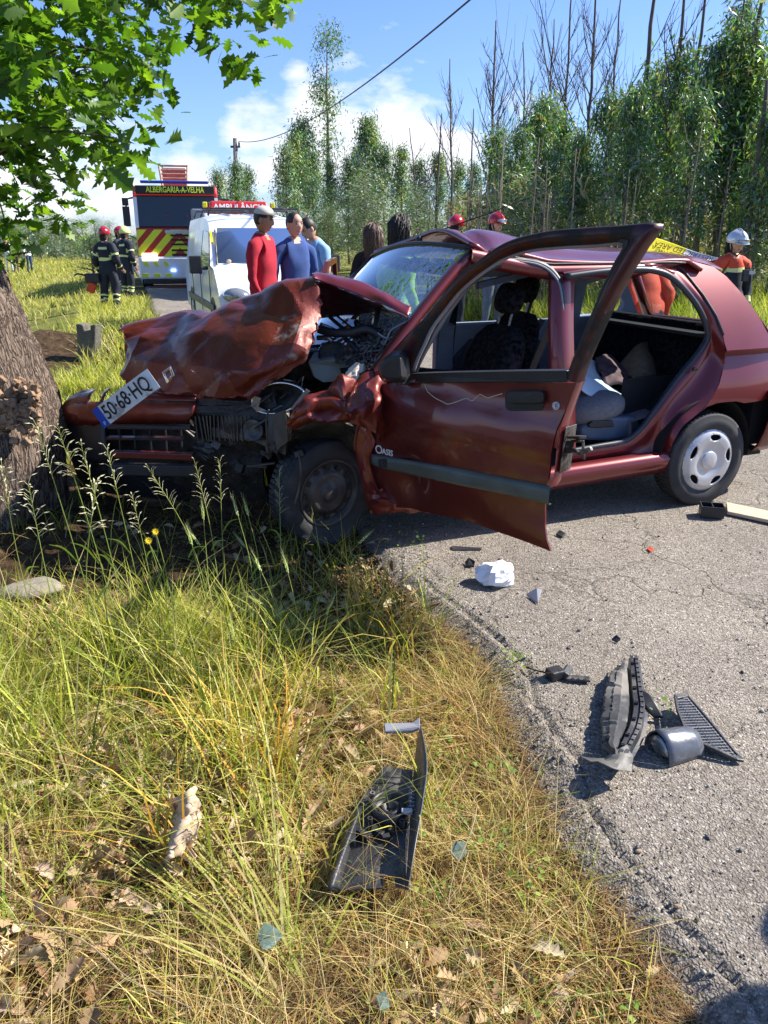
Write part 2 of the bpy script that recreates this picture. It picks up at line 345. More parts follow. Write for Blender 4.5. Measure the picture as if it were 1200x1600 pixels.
def crumple(rows, amp, freq, seed=0.0, edge=True):
    nu = len(rows); nv = len(rows[0]); out = []
    for i in range(nu):
        r = []
        for j in range(nv):
            a = rows[min(i+1, nu-1)][j]-rows[max(i-1, 0)][j]; b = rows[i][min(j+1, nv-1)]-rows[i][max(j-1, 0)]
            n = a.cross(b); n = n.normalized() if n.length > 1e-9 else Vector((0, 0, 1)); p = rows[i][j]
            q = p*freq+Vector((seed, seed*1.3, 0)); h = 1-2*abs(noise.noise(q)); h2 = 1-2*abs(noise.noise(q*2.3+Vector((9, 2, 1))))
            r.append(p+n*amp*(h-0.5+0.4*(h2-0.5)))
        out.append(r)
    return out
def folds(rows, ci, cj, amp, seed=0, jit=.35):
    """sheet-metal folds: piecewise-linear displacement on a coarse jittered lattice"""
    rg = random.Random(seed); nu = len(rows); nv = len(rows[0])
    A = [[rg.uniform(-1, 1) for _ in range(cj+1)] for _ in range(ci+1)]; out = []
    for i in range(nu):
        r = []
        for j in range(nv):
            a = rows[min(i+1, nu-1)][j]-rows[max(i-1, 0)][j]; b = rows[i][min(j+1, nv-1)]-rows[i][max(j-1, 0)]
            n = a.cross(b); n = n.normalized() if n.length > 1e-9 else Vector((0, 0, 1)); p = rows[i][j]
            q = Vector((p.x*2.3, p.y*2.3, p.z*2.3+seed)); w = noise.noise(q)*jit; w2 = noise.noise(q+Vector((5, 5, 5)))*jit
            u = min(ci-1e-6, max(0, i/(nu-1)*ci+w)); v = min(cj-1e-6, max(0, j/(nv-1)*cj+w2)); iu = int(u); iv = int(v); fu = u-iu; fv = v-iv
            a00 = A[iu][iv]; a10 = A[iu+1][iv]; a01 = A[iu][iv+1]; a11 = A[iu+1][iv+1]
            if (iu+iv) % 2: h = a00+(a10-a00)*fu+(a01-a00)*fv if fu+fv < 1 else a11+(a01-a11)*(1-fu)+(a10-a11)*(1-fv)
            else: h = a00+(a11-a10)*fv+(a10-a00)*fu if fu > fv else a00+(a11-a01)*fu+(a01-a00)*fv
            r.append(p+n*amp*h)
        out.append(r)
    return out
def inpoly(x, y, P):
    c = False; n = len(P)
    for i in range(n):
        x1, y1 = P[i]; x2, y2 = P[i-1]
        if (y1 > y) != (y2 > y) and x < (x2-x1)*(y-y1)/(y2-y1)+x1: c = not c
    return c
def resplit(o, a=40):
    e = o.modifiers.new('e', 'EDGE_SPLIT'); e.split_angle = math.radians(a); return o
def cdt(outer, holes, g):
    """2-D polygon with holes + interior grid -> verts2d, tris"""
    def dens(P):
        o = []
        for i in range(len(P)):
            a = Vector(P[i]); b = Vector(P[(i+1) % len(P)]); k = max(1, int((b-a).length/g))
            for j in range(k): o.append(a.lerp(b, j/k))
        return o
    vs = []; es = []
    for P in [outer]+holes:
        d = dens([Vector(p[:2]) for p in P]); b = len(vs); vs += d; es += [(b+i, b+(i+1) % len(d)) for i in range(len(d))]
    xs = [p[0] for p in outer]; ys = [p[1] for p in outer]; x = min(xs)+g/2
    op = [tuple(p[:2]) for p in outer]; hp = [[tuple(p[:2]) for p in h] for h in holes]
    while x < max(xs):
        y = min(ys)+g/2
        while y < max(ys):
            xx = x+g*.2*math.sin(y*91)
            if inpoly(xx, y, op) and not any(inpoly(xx, y, h) for h in hp): vs.append(Vector((xx, y)))
            y += g
        x += g
    v, e, f, _, _, _ = geometry.delaunay_2d_cdt(vs, es, [], 0, 1e-6)
    F = []
    for t in f:
        cx = sum(v[i].x for i in t)/len(t); cy = sum(v[i].y for i in t)/len(t)
        if inpoly(cx, cy, op) and not any(inpoly(cx, cy, h) for h in hp): F.append(tuple(t))
    return v, F
def text(name, s, size, m, parent, Mx, ext=0.001, align='CENTER', sx=1.0, bold=0.0):
    """Mx: local-to-parent-space matrix (x right, y up, z out)"""
    cu = bpy.data.curves.new(name, 'FONT'); cu.body = s; cu.size = size; cu.extrude = ext; cu.align_x = align; cu.align_y = 'CENTER'; cu.offset = bold; cu.resolution_u = 3
    ob = bpy.data.objects.new(name+'_tmp', cu); COL.objects.link(ob); dg = bpy.context.evaluated_depsgraph_get(); me = bpy.data.meshes.new_from_object(ob.evaluated_get(dg))
    bpy.data.objects.remove(ob); me.transform(Mx @ Matrix.Diagonal((sx, 1, 1, 1))); me.name = name; me.materials.clear(); me.materials.append(m)
    o = bpy.data.objects.new(name, me); COL.objects.link(o); o.parent = parent; return o
def frame(o, x, y):
    x = Vector(x).normalized(); y = Vector(y); z = x.cross(y).normalized(); y = z.cross(x)
    m = Matrix.Identity(4)
    for i in range(3): m[i][0] = x[i]; m[i][1] = y[i]; m[i][2] = z[i]; m[i][3] = o[i]
    return m
# ------------------------------------------------------------------ ground and road
EDGE = [(-4, 2.6), (0, 1.12), (.6, .90), (1.11, .66), (1.4, .56), (1.72, .46), (2.0, .44), (2.25, .40), (2.5, .40), (2.69, .34), (2.95, .20), (3.3, .03), (3.65, -.05), (3.96, -.14), (6, -.9), (16.4, -4.8), (23.5, -6.95), (60, -19), (160, -52), (400, -130)]
def lerp1(T, y):
    if y <= T[0][0]: return T[0][1]
    for (a, b), (c, d) in zip(T, T[1:]):
        if y <= c: return b+(d-b)*(y-a)/(c-a)
    return T[-1][1]
def xedge(y): return lerp1(EDGE, y)
def nz(x, y, s, sd=0.0): return noise.noise(Vector((x*s+sd, y*s-sd, sd*.7)))
def sm(a, b, x):
    t = min(1, max(0, (x-a)/(b-a))); return t*t*(3-2*t)
def gz(x, y):
    e = xedge(y); r = e+5.6
    far = sm(8, 30, abs(y)+abs(x)*.3)
    if x < e:
        d = e-x
        z = -0.045-0.035*sm(0, .25, d)+0.035*nz(x, y, 1.7)+0.02*nz(x, y, 5.0, 3)+0.010*nz(x, y, 16, 5)+.007*nz(x, y, 38, 9)
        z += 0.05*sm(.6, 2.0, d)
        z += 0.34*math.exp(-((x+5.2+.0*(y-11))/2.3)**2-((y-10.6-.12*(x+5))/0.9)**2)*(1+.3*nz(x, y, 2.4, 8))
        z -= 0.22*sm(11.5, 14, y)*sm(1, 3, d)*(1-sm(30, 60, y))
        z += .10*math.exp(-((x+.8)/.5)**2-((y-6.5)/2)**2)
        return z + far*0.1*nz(x, y, .12, 2)
    if x > r:
        d = x-r; return -0.05+0.10*sm(0, 2, d)+0.5*sm(2, 14, d)+0.05*nz(x, y, 1.1, 4)
    return -0.06
def axis(segs):
    out = []
    for a, b, st in segs:
        n = max(1, int(round((b-a)/st))); out += [a+(b-a)*i/n for i in range(n)]
    return out+[segs[-1][1]]
def build_ground():
    X = axis([(-900, -200, 100), (-200, -60, 14), (-60, -20, 3), (-20, -8, .6), (-8, -2.4, .16), (-2.4, 1.2, .035), (1.2, 3, .3), (3, 20, .6), (20, 60, 4), (60, 200, 20), (200, 900, 100)])
    Y = axis([(-400, -20, 60), (-20, 0, 2), (0, .7, .1), (.7, 4.6, .035), (4.6, 9, .14), (9, 24, .4), (24, 60, 2), (60, 200, 12), (200, 1600, 140)])
    V = [(x, y, gz(x, y)) for y in Y for x in X]; nx = len(X)
    F = [(j*nx+i, j*nx+i+1, (j+1)*nx+i+1, (j+1)*nx+i) for j in range(len(Y)-1) for i in range(nx-1)]
    m = bpy.data.materials.new('soil_and_turf'); m.use_nodes = True; nt = m.node_tree; b = nt.nodes['Principled BSDF']; N = nt.nodes.new; L = nt.links.new
    tc = N('ShaderNodeTexCoord'); b.inputs['Roughness'].default_value = 0.95; b.inputs['Specular IOR Level'].default_value = 0.1
    def noi(s, d=6, r=.6):
        n = N('ShaderNodeTexNoise'); n.inputs['Scale'].default_value = s; n.inputs['Detail'].default_value = d; n.inputs['Roughness'].default_value = r; L(tc.outputs['Object'], n.inputs['Vector']); return n.outputs[0]
    def ramp(f, st):
        r = N('ShaderNodeValToRGB'); L(f, r.inputs[0]); e = r.color_ramp.elements
        while len(e) < len(st): e.new(0.5)
        for q, (p, c) in zip(e, st): q.position = p; q.color = (*c, 1)
        return r.outputs[0]
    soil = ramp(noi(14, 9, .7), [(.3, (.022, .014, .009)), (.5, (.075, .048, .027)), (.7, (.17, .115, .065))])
    turf = ramp(noi(1.3, 8, .7), [(.3, (.10, .13, .028)), (.5, (.20, .21, .05)), (.68, (.30, .25, .09))])
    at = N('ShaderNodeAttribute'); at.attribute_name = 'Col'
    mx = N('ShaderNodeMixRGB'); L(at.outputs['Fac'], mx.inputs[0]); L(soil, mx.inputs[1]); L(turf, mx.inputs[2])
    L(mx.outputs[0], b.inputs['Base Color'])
    bp = N('ShaderNodeBump'); bp.inputs['Strength'].default_value = .9; bp.inputs['Distance'].default_value = .03; L(noi(60, 8, .7), bp.inputs['Height']); L(bp.outputs[0], b.inputs['Normal'])
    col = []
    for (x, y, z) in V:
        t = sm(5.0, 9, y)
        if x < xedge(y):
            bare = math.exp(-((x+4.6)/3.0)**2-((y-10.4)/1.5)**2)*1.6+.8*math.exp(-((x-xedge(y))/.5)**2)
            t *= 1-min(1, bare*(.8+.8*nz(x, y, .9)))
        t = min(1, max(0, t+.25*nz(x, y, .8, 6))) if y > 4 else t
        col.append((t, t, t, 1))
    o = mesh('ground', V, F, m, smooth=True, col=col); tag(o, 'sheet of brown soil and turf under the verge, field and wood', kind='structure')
build_ground()
def edge_wobble(y):
    return .028*nz(0, y, 2.2, 1)+.016*nz(0, y, 9, 2)+.008*nz(0, y, 31, 3)
def rz(x, y):
    d = x-xedge(y)-edge_wobble(y)
    z = 0.004*nz(x, y, 2.5, 7)+0.0022*nz(x, y, 11, 9)
    z -= .035*math.exp(-(d/.05)**2)
    if y < 3.3:   # cracked shoulder: a groove about 9 cm in from the edge, outer lip sunk
        g = d-.13-.03*nz(x, y, 3, 12); z -= .016*math.exp(-(g/.012)**2); z -= .018*sm(.13, .05, d+.03*nz(x, y, 3, 12))
        h = (y-2.05-.25*nz(x, 0, 1.2, 33)-.5*(x-.4)); z -= .010*math.exp(-(h/.008)**2)*sm(1.3, .5, x)
        h = (y-2.95-.2*nz(x, 0, 1.5, 13)+.16*(x-.4)); z -= .008*math.exp(-(h/.007)**2)*sm(1.9, .9, x)
        z += .006*nz(x, y, 35, 4)*sm(.2, .05, d)
    return z
def build_road():
    Y = axis([(-6, 0, .5), (0, .9, .1), (.9, 3.6, .013), (3.6, 6, .08), (6, 24, .3), (24, 80, 2), (80, 400, 20)])
    U = axis([(0, .3, .012), (.3, 1.5, .03), (1.5, 5.6, .2)])
    V = []
    for y in Y:
        e = xedge(y)+edge_wobble(y)
        V.append((e-.012, y, -.16)); 
        for u in U: V.append((e+u, y, rz(e+u, y)))
        V.append((e+5.62, y, -.16))
    n = len(U)+2
    F = [(j*n+i, j*n+i+1, (j+1)*n+i+1, (j+1)*n+i) for j in range(len(Y)-1) for i in range(n-1)]
    m = bpy.data.materials.new('worn_asphalt'); m.use_nodes = True; nt = m.node_tree; b = nt.nodes['Principled BSDF']; N = nt.nodes.new; L = nt.links.new
    tc = N('ShaderNodeTexCoord'); b.inputs['Roughness'].default_value = 0.85; b.inputs['Specular IOR Level'].default_value = .3
    def vor(s, feat='F1'):
        v = N('ShaderNodeTexVoronoi'); v.feature = feat; v.inputs['Scale'].default_value = s; L(tc.outputs['Object'], v.inputs['Vector']); return v
    def noi(s, d=6, r=.6):
        n = N('ShaderNodeTexNoise'); n.inputs['Scale'].default_value = s; n.inputs['Detail'].default_value = d; n.inputs['Roughness'].default_value = r; L(tc.outputs['Object'], n.inputs['Vector']); return n.outputs[0]
    def ramp(f, st):
        r = N('ShaderNodeValToRGB'); L(f, r.inputs[0]); e = r.color_ramp.elements
        while len(e) < len(st): e.new(0.5)
        for q, (p, c) in zip(e, st): q.position = p; q.color = (*c, 1)
        return r.outputs[0]
    dn = N('ShaderNodeTexNoise'); dn.inputs['Scale'].default_value = 45; dn.inputs['Detail'].default_value = 3; L(tc.outputs['Object'], dn.inputs['Vector']); da = N('ShaderNodeMixRGB'); da.blend_type = 'ADD'; da.inputs[0].default_value = .022; L(tc.outputs['Object'], da.inputs[1]); L(dn.outputs['Color'], da.inputs[2])
    v = vor(135); v2 = vor(60); L(da.outputs[0], v.inputs['Vector']); L(da.outputs[0], v2.inputs['Vector'])
    stone = N('ShaderNodeSeparateColor'); L(v.outputs['Color'], stone.inputs[0])
    sc = ramp(stone.outputs[0], [(0, (.16, .14, .12)), (.25, (.25, .22, .185)), (.6, (.315, .28, .235)), (.88, (.38, .345, .295)), (1, (.52, .48, .42))])
    gap = ramp(v.outputs['Distance'], [(.3, (1, 1, 1)), (.7, (.66, .65, .64)), (.9, (.55, .55, .55))])
    m1 = N('ShaderNodeMixRGB'); m1.blend_type = 'MULTIPLY'; m1.inputs[0].default_value = .8; L(sc, m1.inputs[1]); L(gap, m1.inputs[2])
    big = ramp(noi(1.1, 7, .6), [(.32, (.82, .8, .78)), (.55, (1.05, 1.03, 1.0)), (.72, (1.3, 1.27, 1.22))])
    m2 = N('ShaderNodeMixRGB'); m2.blend_type = 'MULTIPLY'; m2.inputs[0].default_value = 1; L(m1.outputs[0], m2.inputs[1]); L(big, m2.inputs[2])
    ck = N('ShaderNodeTexVoronoi'); ck.feature = 'DISTANCE_TO_EDGE'; ck.inputs['Scale'].default_value = 1.15
    wv = N('ShaderNodeTexNoise'); wv.inputs['Scale'].default_value = 3.5; wv.inputs['Detail'].default_value = 6; L(tc.outputs['Object'], wv.inputs['Vector'])
    ad = N('ShaderNodeMixRGB'); ad.blend_type = 'ADD'; ad.inputs[0].default_value = .55; L(tc.outputs['Object'], ad.inputs[1]); L(wv.outputs['Color'], ad.inputs[2]); L(ad.outputs[0], ck.inputs['Vector'])
    cr = ramp(ck.outputs['Distance'], [(0.0, (.25, .24, .23)), (.010, (.45, .44, .42)), (.018, (1, 1, 1))])
    m3 = N('ShaderNodeMixRGB'); m3.blend_type = 'MULTIPLY'; m3.inputs[0].default_value = .2; L(m2.outputs[0], m3.inputs[1]); L(cr, m3.inputs[2])
    dust = ramp(noi(3.0, 8, .75), [(.6, (0, 0, 0)), (.76, (1, 1, 1))])
    m4 = N('ShaderNodeMixRGB'); L(dust, m4.inputs[0]); L(m3.outputs[0], m4.inputs[1]); m4.inputs[2].default_value = (.30, .285, .26, 1)
    dd = N('ShaderNodeMath'); dd.operation = 'MULTIPLY'; dd.inputs[1].default_value = .5; L(dust, dd.inputs[0]); L(dd.outputs[0], m4.inputs[0])
    L(m4.outputs[0], b.inputs['Base Color'])
    hh = N('ShaderNodeMath'); hh.operation = 'MULTIPLY_ADD'; hh.inputs[1].default_value = -1.0; L(v.outputs['Distance'], hh.inputs[0])
    h2 = N('ShaderNodeMath'); h2.operation = 'MULTIPLY'; h2.inputs[1].default_value = -.45; L(v2.outputs['Distance'], h2.inputs[0]); L(h2.outputs[0], hh.inputs[2])
    h3 = N('ShaderNodeMath'); h3.operation = 'MULTIPLY_ADD'; h3.inputs[1].default_value = 1.5; L(noi(30, 6, .7), h3.inputs[0]); L(hh.outputs[0], h3.inputs[2])
    bp = N('ShaderNodeBump'); bp.inputs['Strength'].default_value = 1.0; bp.inputs['Distance'].default_value = .0055; L(h3.outputs[0], bp.inputs['Height'])
    bp2 = N('ShaderNodeBump'); bp2.inputs['Strength'].default_value = .8; bp2.inputs['Distance'].default_value = .01; L(cr, bp2.inputs['Height']); L(bp.outputs[0], bp2.inputs['Normal']); L(bp2.outputs[0], b.inputs['Normal'])
    o = mesh('road', V, F, m, smooth=True); tag(o, 'grey worn asphalt road with a broken cracked edge', kind='structure')
build_road()

# ------------------------------------------------------------------ the crashed car
TH = math.radians(22)
R0 = Vector((1.89, 4.33, 0)); CF = Vector((-math.cos(TH), -math.sin(TH), 0)); CN = Vector((-math.sin(TH), math.cos(TH), 0)); UZ = Vector((0, 0, 1))
def C(s, w, z): return R0+CF*s+CN*w+UZ*z
def SP(px, py, w): return PP(px, py, R0+CN*w, CN)
def sz(px, py, w):
    p = SP(px, py, w)-R0; return (p.dot(CF), p.z)
CARROT = Matrix.Rotation(math.pi+TH, 3, 'Z')     # local x = forward, y = -N, z up
def build_car():
    car = empty('crashed_car', R0, 0, 'wrecked maroon hatchback with crushed front and doors cut open beside the oak', 'car')
    P = car
    def bodyw(s, z):        # side surface: tumblehome above the belt, tuck-in at the sill and the tail
        w = 0.0
        if z > .88: w += (z-.88)*.40+ .25*(z-.88)**2
        elif z < .88: w += .10*max(0, .34-z)/.1*.35 + .06*((z-.62)/.26)**2*(1 if z > .62 else .25)
        if s < -.2: w += .35*(-.2-s)**2
        return w
    def SPb(px, py):
        w = 0.05
        for _ in range(12):
            s, z = sz(px, py, w); w = bodyw(s, z)
        return s, z
    def sheet(name, outer, holes, m, g=.05, extra=0.0, solid=.012, cr=0, smooth=True):
        o2 = [SPb(*p) for p in outer]; h2 = [[SPb(*p) for p in h] for h in holes]
        v, F = cdt(o2, h2, g)
        V = [C(p.x, bodyw(p.x, p.y)+extra+(cr*noise.noise(Vector((p.x*6, p.y*6, 1))) if cr else 0), p.y) for p in v]
        ob = mesh(name, V, F, m, P, smooth=smooth)
        # orient normals outwards then thicken inwards
        me = ob.data; 
        if sum((p.normal.dot(-CN)) for p in me.polygons) < 0: me.flip_normals()
        if solid:
            s = ob.modifiers.new('s', 'SOLIDIFY'); s.thickness = solid; s.offset = -1; resplit(ob)
        return ob
    # --- rear quarter panel
    quarter = [(1047, 406), (1060, 418), (1072, 434), (1096, 462), (1117, 494), (1128, 512), (1132, 535), (1131, 571), (1124, 600), (1114, 620), (1102, 636),
               (1093, 645), (1104, 636), (1120, 630), (1136, 628), (1150, 627), (1163, 630), (1200, 624), (1260, 614), (1262, 585), (1240, 560), (1212, 532), (1185, 493), (1160, 459), (1135, 432), (1115, 417), (1080, 408)]
    sheet('rear_quarter_panel', quarter, [], M['paint'], g=.04)
    edge = [(1080, 408), (1098, 411), (1115, 417), (1135, 432), (1160, 459), (1185, 493), (1212, 532), (1240, 560), (1262, 586)]
    eo = crp([C(*(lambda q: (q[0], bodyw(*q), q[1]))(SPb(*p))) for p in edge], 5)
    V, F = loft([eo, [p+CN*.03-UZ*.002-CF*.012 for p in eo], [p+CN*.09-CF*.02-UZ*.01 for p in eo], [p+CN*.13-UZ*.03 for p in eo]]); mesh('pillar_return', V, F, M['paint'], P, smooth=True)
    # rear wheel arch skin between jamb and arch opening
    def crv(pts, w, k=4):
        return crp([C(*(lambda q: (q[0], (bodyw(*q) if w is None else w), q[1]))(SPb(*p) if w is None else sz(p[0], p[1], w))) for p in pts], k)
    O = crv([(880, 411), (960, 407), (1012, 405), (1040, 406), (1062, 420), (1096, 462), (1122, 503), (1132, 540), (1131, 574), (1116, 616), (1093, 644), (1067, 666), (1051, 693), (1036, 724), (1000, 737), (940, 748), (870, 760)], None)
    I = crv([(882, 432), (940, 424), (990, 421), (1022, 423), (1048, 434), (1076, 462), (1095, 492), (1104, 525), (1088, 553), (1064, 582), (1050, 600), (1034, 622), (1012, 652), (1000, 668), (975, 688), (930, 697), (880, 706)], .12)
    n = 90; O = resample(O, n); I = resample(I, n)
    rows = []
    for k in range(11):
        t = k/10; rows.append([O[i].lerp(I[i], t) + CN*(0.016*math.sin(math.pi*min(1, t*1.15))) - CN*(.007*math.sin(3*math.pi*t)) for i in range(n)])
    V, F = loft(rows); ob = mesh('door_jamb', V, F, M['paint'], P, smooth=True)
    mb = MB(); mb.tube([I[i]-CN*.01 for i in range(n)], .017, 8); mb.make('door_seal', M['seal'], P, smooth=True)
    mb = MB(); mb.tube([C(*(lambda q: (q[0], bodyw(*q)-.004, q[1]))(SPb(*p))) for p in [(1040, 404), (1066, 422), (1098, 462), (1118, 494), (1129, 524)]], .009, 6); mb.make('drip_rail', M['black'], P, smooth=True)
    # striker pin on the jamb
    mb = MB(); c = SP(1083, 577, .07); mb.lathe([(0, .0), (0, .012), (.018, .012), (.02, 0)], c, -CN, 12); mb.make('striker', M['steel'], P)
    # --- sill under both door openings, wrinkled and pushed in at its front end
    so_ = []
    for (zt, wt) in ((.335, .10), (.345, .03), (.31, .004), (.26, .012), (.215, .05), (.20, .12)):
        r = []
        for i in range(46):
            s = .20+i*(2.04-.20)/45; t = i/45
            z = zt+(-.035*t); w = wt+.06*sm(1.75, 2.05, s)
            p = C(s, w, z)
            if s > 1.6: p += CN*.035*noise.noise(p*9)+UZ*.03*noise.noise(p*8+Vector((3, 3, 3)))
            r.append(p)
        so_.append(r)
    V, F = loft(so_); mesh('sill', V, F, M['paint'], P, smooth=True)
    # --- roof: gutter height falls to the rear, front centre buckled upward
    wsN = [SP(732, 385, .22), SP(685, 384, .5), SP(647, 385, .8), SP(612, 390, 1.1), SP(586, 398, 1.38)]
    def rel(p): q = p-R0; return q.dot(CF), q.dot(CN), q.z
    roof = []
    nW = 29; nS = 44
    for i in range(nS):
        t = i/(nS-1); row = []
        for j in range(nW):
            u = j/(nW-1); w = .205+(1.395-.205)*u
            s0 = 1.50+.045*u-.05*math.sin(math.pi*u); s1 = .04-.48*sm(0, .3, u)
            s = s0+(s1-s0)*t
            ze = lerp1([(-.45, 1.335), (.27, 1.368), (1.05, 1.368), (1.3, 1.41), (1.5, 1.45)], s)-.05*u*sm(1.0, 1.5, s)
            crown = .052*math.sin(math.pi*u)**.8*sm(-.5, .2, s)
            z = ze+crown
            z += .085*math.exp(-((w-.62)/.30)**2-((s-1.18)/.36)**2)
            z -= .05*math.exp(-((s-1.37+.18*(w-.4))/.035)**2)*math.exp(-((w-.45)/.33)**2)
            z -= .03*math.exp(-((w-.30)/.10)**2-((s-.75)/.4)**2)
            z += .006*noise.noise(Vector((s*3, w*3, 0)))
            if t > .93: z -= (t-.93)**1.0*.6
            row.append(C(s, w, z))
        roof.append(row)
    V, F = loft(roof); mesh('roof', V, F, M['paint'], P, smooth=True, solid=.02, soff=1 if False else -1)
    # roof side rail between gutter and door openings
    A = [C(1.50-1.9*i/40, .205, lerp1([(-.45, 1.335), (.27, 1.368), (1.05, 1.368), (1.3, 1.41), (1.5, 1.45)], 1.50-1.9*i/40)-.002) for i in range(41)]
    B1 = [p+CN*-.022-UZ*.008 for p in A]; B2 = [p+CN*-.03-UZ*.04 for p in A]; B3 = [p+CN*.0-UZ*.075 for p in A]; B4 = [p+CN*.05-UZ*.07 for p in A]
    for i in range(41):
        f = min(1, max(0, (28-i)/7))
        for q in (B1, B2, B3, B4): q[i] = A[i].lerp(q[i], f)+CN*.02*(1-f)-UZ*.004*(1-f)
    keep = 29
    V, F = loft([A[:keep], B1[:keep], B2[:keep], B3[:keep], B4[:keep]]); mesh('roof_rail', V, F, M['paint'], P, smooth=True)
    Af = [C(1.545-1.9*i/40, 1.395, A[i].z-.03) for i in range(41)]
    V, F = loft([Af[:36], [p+CN*.03-UZ*.03 for p in Af[:36]], [p+CN*.02-UZ*.08 for p in Af[:36]], [p-CN*.04-UZ*.07 for p in Af[:36]]]); mesh('roof_rail', V, F, M['paint'], P, smooth=True)
    mb = MB(); mb.tube([p-CN*.012+UZ*.004 for p in A[2:29]], .006, 6); mb.make('gutter_trim', M['black'], P, smooth=True)
    # --- A pillars, B pillars
    def bar(name, pts, wd, m, n=8, par=P):
        V, F = [], []; mb = MB(); mb.tube(pts, wd, n); return mb.make(name, m, par, smooth=True)
    Abase = C(2.06, .06, .90); Atop = C(1.49, .21, 1.43)
    a = crp([Abase, Abase.lerp(Atop, .4)+UZ*.02, Abase.lerp(Atop, .8)+UZ*.018, Atop], 6)
    V, F = loft([[p+CN*.075+UZ*.004 for p in a], [p+CN*.02+UZ*.016 for p in a], [p-CN*.005-UZ*.0 for p in a], [p-CN*.0-UZ*.045 for p in a], [p+CN*.05-UZ*.05 for p in a]]); mesh('front_pillar', V, F, M['paint'], P, smooth=True)
    Ab2 = C(2.06, 1.56, .88); At2 = C(1.56, 1.40, 1.37)
    a = crp([Ab2, Ab2.lerp(At2, .5)+UZ*.02, At2], 8)
    V, F = loft([[p-CN*.06+UZ*.004 for p in a], [p-CN*.01+UZ*.012 for p in a], [p+CN*.01-UZ*.02 for p in a], [p-CN*.03-UZ*.05 for p in a]]); mesh('front_pillar', V, F, M['paint'], P, smooth=True)
    bp_ = [SP(886, 428, .16), SP(884, 500, .10), SP(886, 590, .05), SP(888, 700, .06)]
    b = crp(bp_, 6)
    V, F = loft([[p+CF*.075+CN*.05 for p in b], [p+CF*.062 for p in b], [p-CF*.045-CN*.004 for p in b], [p-CF*.06+CN*.05 for p in b]]); mesh('centre_pillar', V, F, M['paint'], P, smooth=True)
    bf = [C(.98, 1.40, 1.33), C(.98, 1.50, 1.0), C(1.0, 1.56, .3)]; b = crp(bf, 6)
    V, F = loft([[p+CF*.06-CN*.05 for p in b], [p+CF*.05 for p in b], [p-CF*.05 for p in b], [p-CF*.06-CN*.05 for p in b]]); mesh('centre_pillar', V, F, M['interior'], P, smooth=True)
    # front opening rubber seal seen through the door window
    fs = [SP(x, y, w) for x, y, w in [(640, 600, .1), (655, 560, .12), (690, 500, .15), (720, 458, .17), (752, 426, .19), (790, 409, .2), (820, 409, .2), (846, 415, .19), (864, 428, .18), (876, 450, .15), (881, 500, .12), (883, 560, .08), (884, 640, .06)]]
    mb = MB(); mb.tube(crp(fs, 4), .02, 8); mb.make('door_seal', M['seal'], P, smooth=True)
    mb = MB(); mb.tube(crp([p-CN*.014+CF*.01 for p in fs[4:]], 4), .006, 6); mb.make('seal_lip', M['sealgrey'], P, smooth=True)
    # --- windscreen, bulging, cracked at the near side
    near = [C(2.06-.57*t, .12+.10*t, .905+(1.445-.905)*t) for t in [i/16 for i in range(17)]]
    far = [C(2.06-.50*t, 1.50-.11*t, .885+(1.385-.885)*t) for t in [i/16 for i in range(17)]]
    rows = []
    for j in range(25):
        u = j/24; rows.append([near[i].lerp(far[i], u)+CF*(.16*math.sin(math.pi*u)*(1-i/16*.75))+UZ*(.0*u+.045*math.sin(math.pi*u)*(i/16)) + (CF*-.05-UZ*.03)*math.exp(-((u-.28)/.16)**2-((i/16-.45)/.25)**2) for i in range(17)])
    V, F = loft(rows); ws = mesh('windscreen', V, F, M['windshield'], P, smooth=True)
    a_ = ws.data.attributes.new('crack', 'FLOAT', 'POINT')
    for k in range(len(V)):
        j = k//17; i = k % 17; u = j/24; t = i/16
        a_.data[k].value = min(1, max(0, 1.3*math.exp(-((u-.22)/.20)**2-((t-.62)/.36)**2)+.25*math.exp(-((t-.1)/.2)**2)*(1-u)))
    mb = MB(); mb.tube([r[16]+UZ*.004 for r in rows], .012, 6); mb.tube([p-CN*.005 for p in near], .009, 6); mb.tube([p for p in far], .009, 6); mb.make('windscreen_seal', M['black'], P, smooth=True)
    mb = MB(); c = SP(655, 377, .8); mb.lathe([(-.02, .0), (-.02, .022), (.02, .016), (.03, 0)], c, UZ, 12); mb.tube([c+UZ*.02, YP(760, 335, c.y-.15), YP(856, 297, c.y-.4)], [.004, .003, .0016], 6); mb.make('roof_aerial', M['black'], P, smooth=True)
    # --- hatch: frame, glass, lower panel
    hz = [(.02, .28, 1.30), (-.30, .5, 1.32), (-.43, .8, 1.355), (-.42, 1.1, 1.345), (-.42, 1.36, 1.31)]
    hb = [(-.50, .26, .93), (-.70, .45, .93), (-.77, .8, .93), (-.76, 1.15, .93), (-.72, 1.48, .93)]
    ta = crp([C(*p) for p in hz], 5); tb = crp([C(*p) for p in hb], 5)
    V, F = loft([ta, [x.lerp(y, .5)-CF*.03 for x, y in zip(ta, tb)], tb]); mesh('rear_window', V, F, M['window'], P, smooth=True)
    mb = MB(); mb.tube(ta, .024, 8); mb.tube(tb, .028, 8); mb.tube([ta[0], tb[0]], .022, 8); mb.tube([ta[-1], tb[-1]], .035, 8); mb.make('tailgate_frame', M['paint'], P, smooth=True)
    rr = [tb, [p-CF*.03-UZ*.1 for p in tb], [p-CF*.04-UZ*.3 for p in tb], [p-CF*.03-UZ*.5 for p in tb]]
    V, F = loft(rr); mesh('tailgate', V, F, M['paint'], P, smooth=True, solid=.03)
    # heater lines on the rear glass
    # rear bumper wraps round the corner
    prof = [(.66, .03), (.645, -.012), (.60, -.03), (.56, -.028), (.50, -.02), (.42, .0), (.34, .03), (.30, .07)]
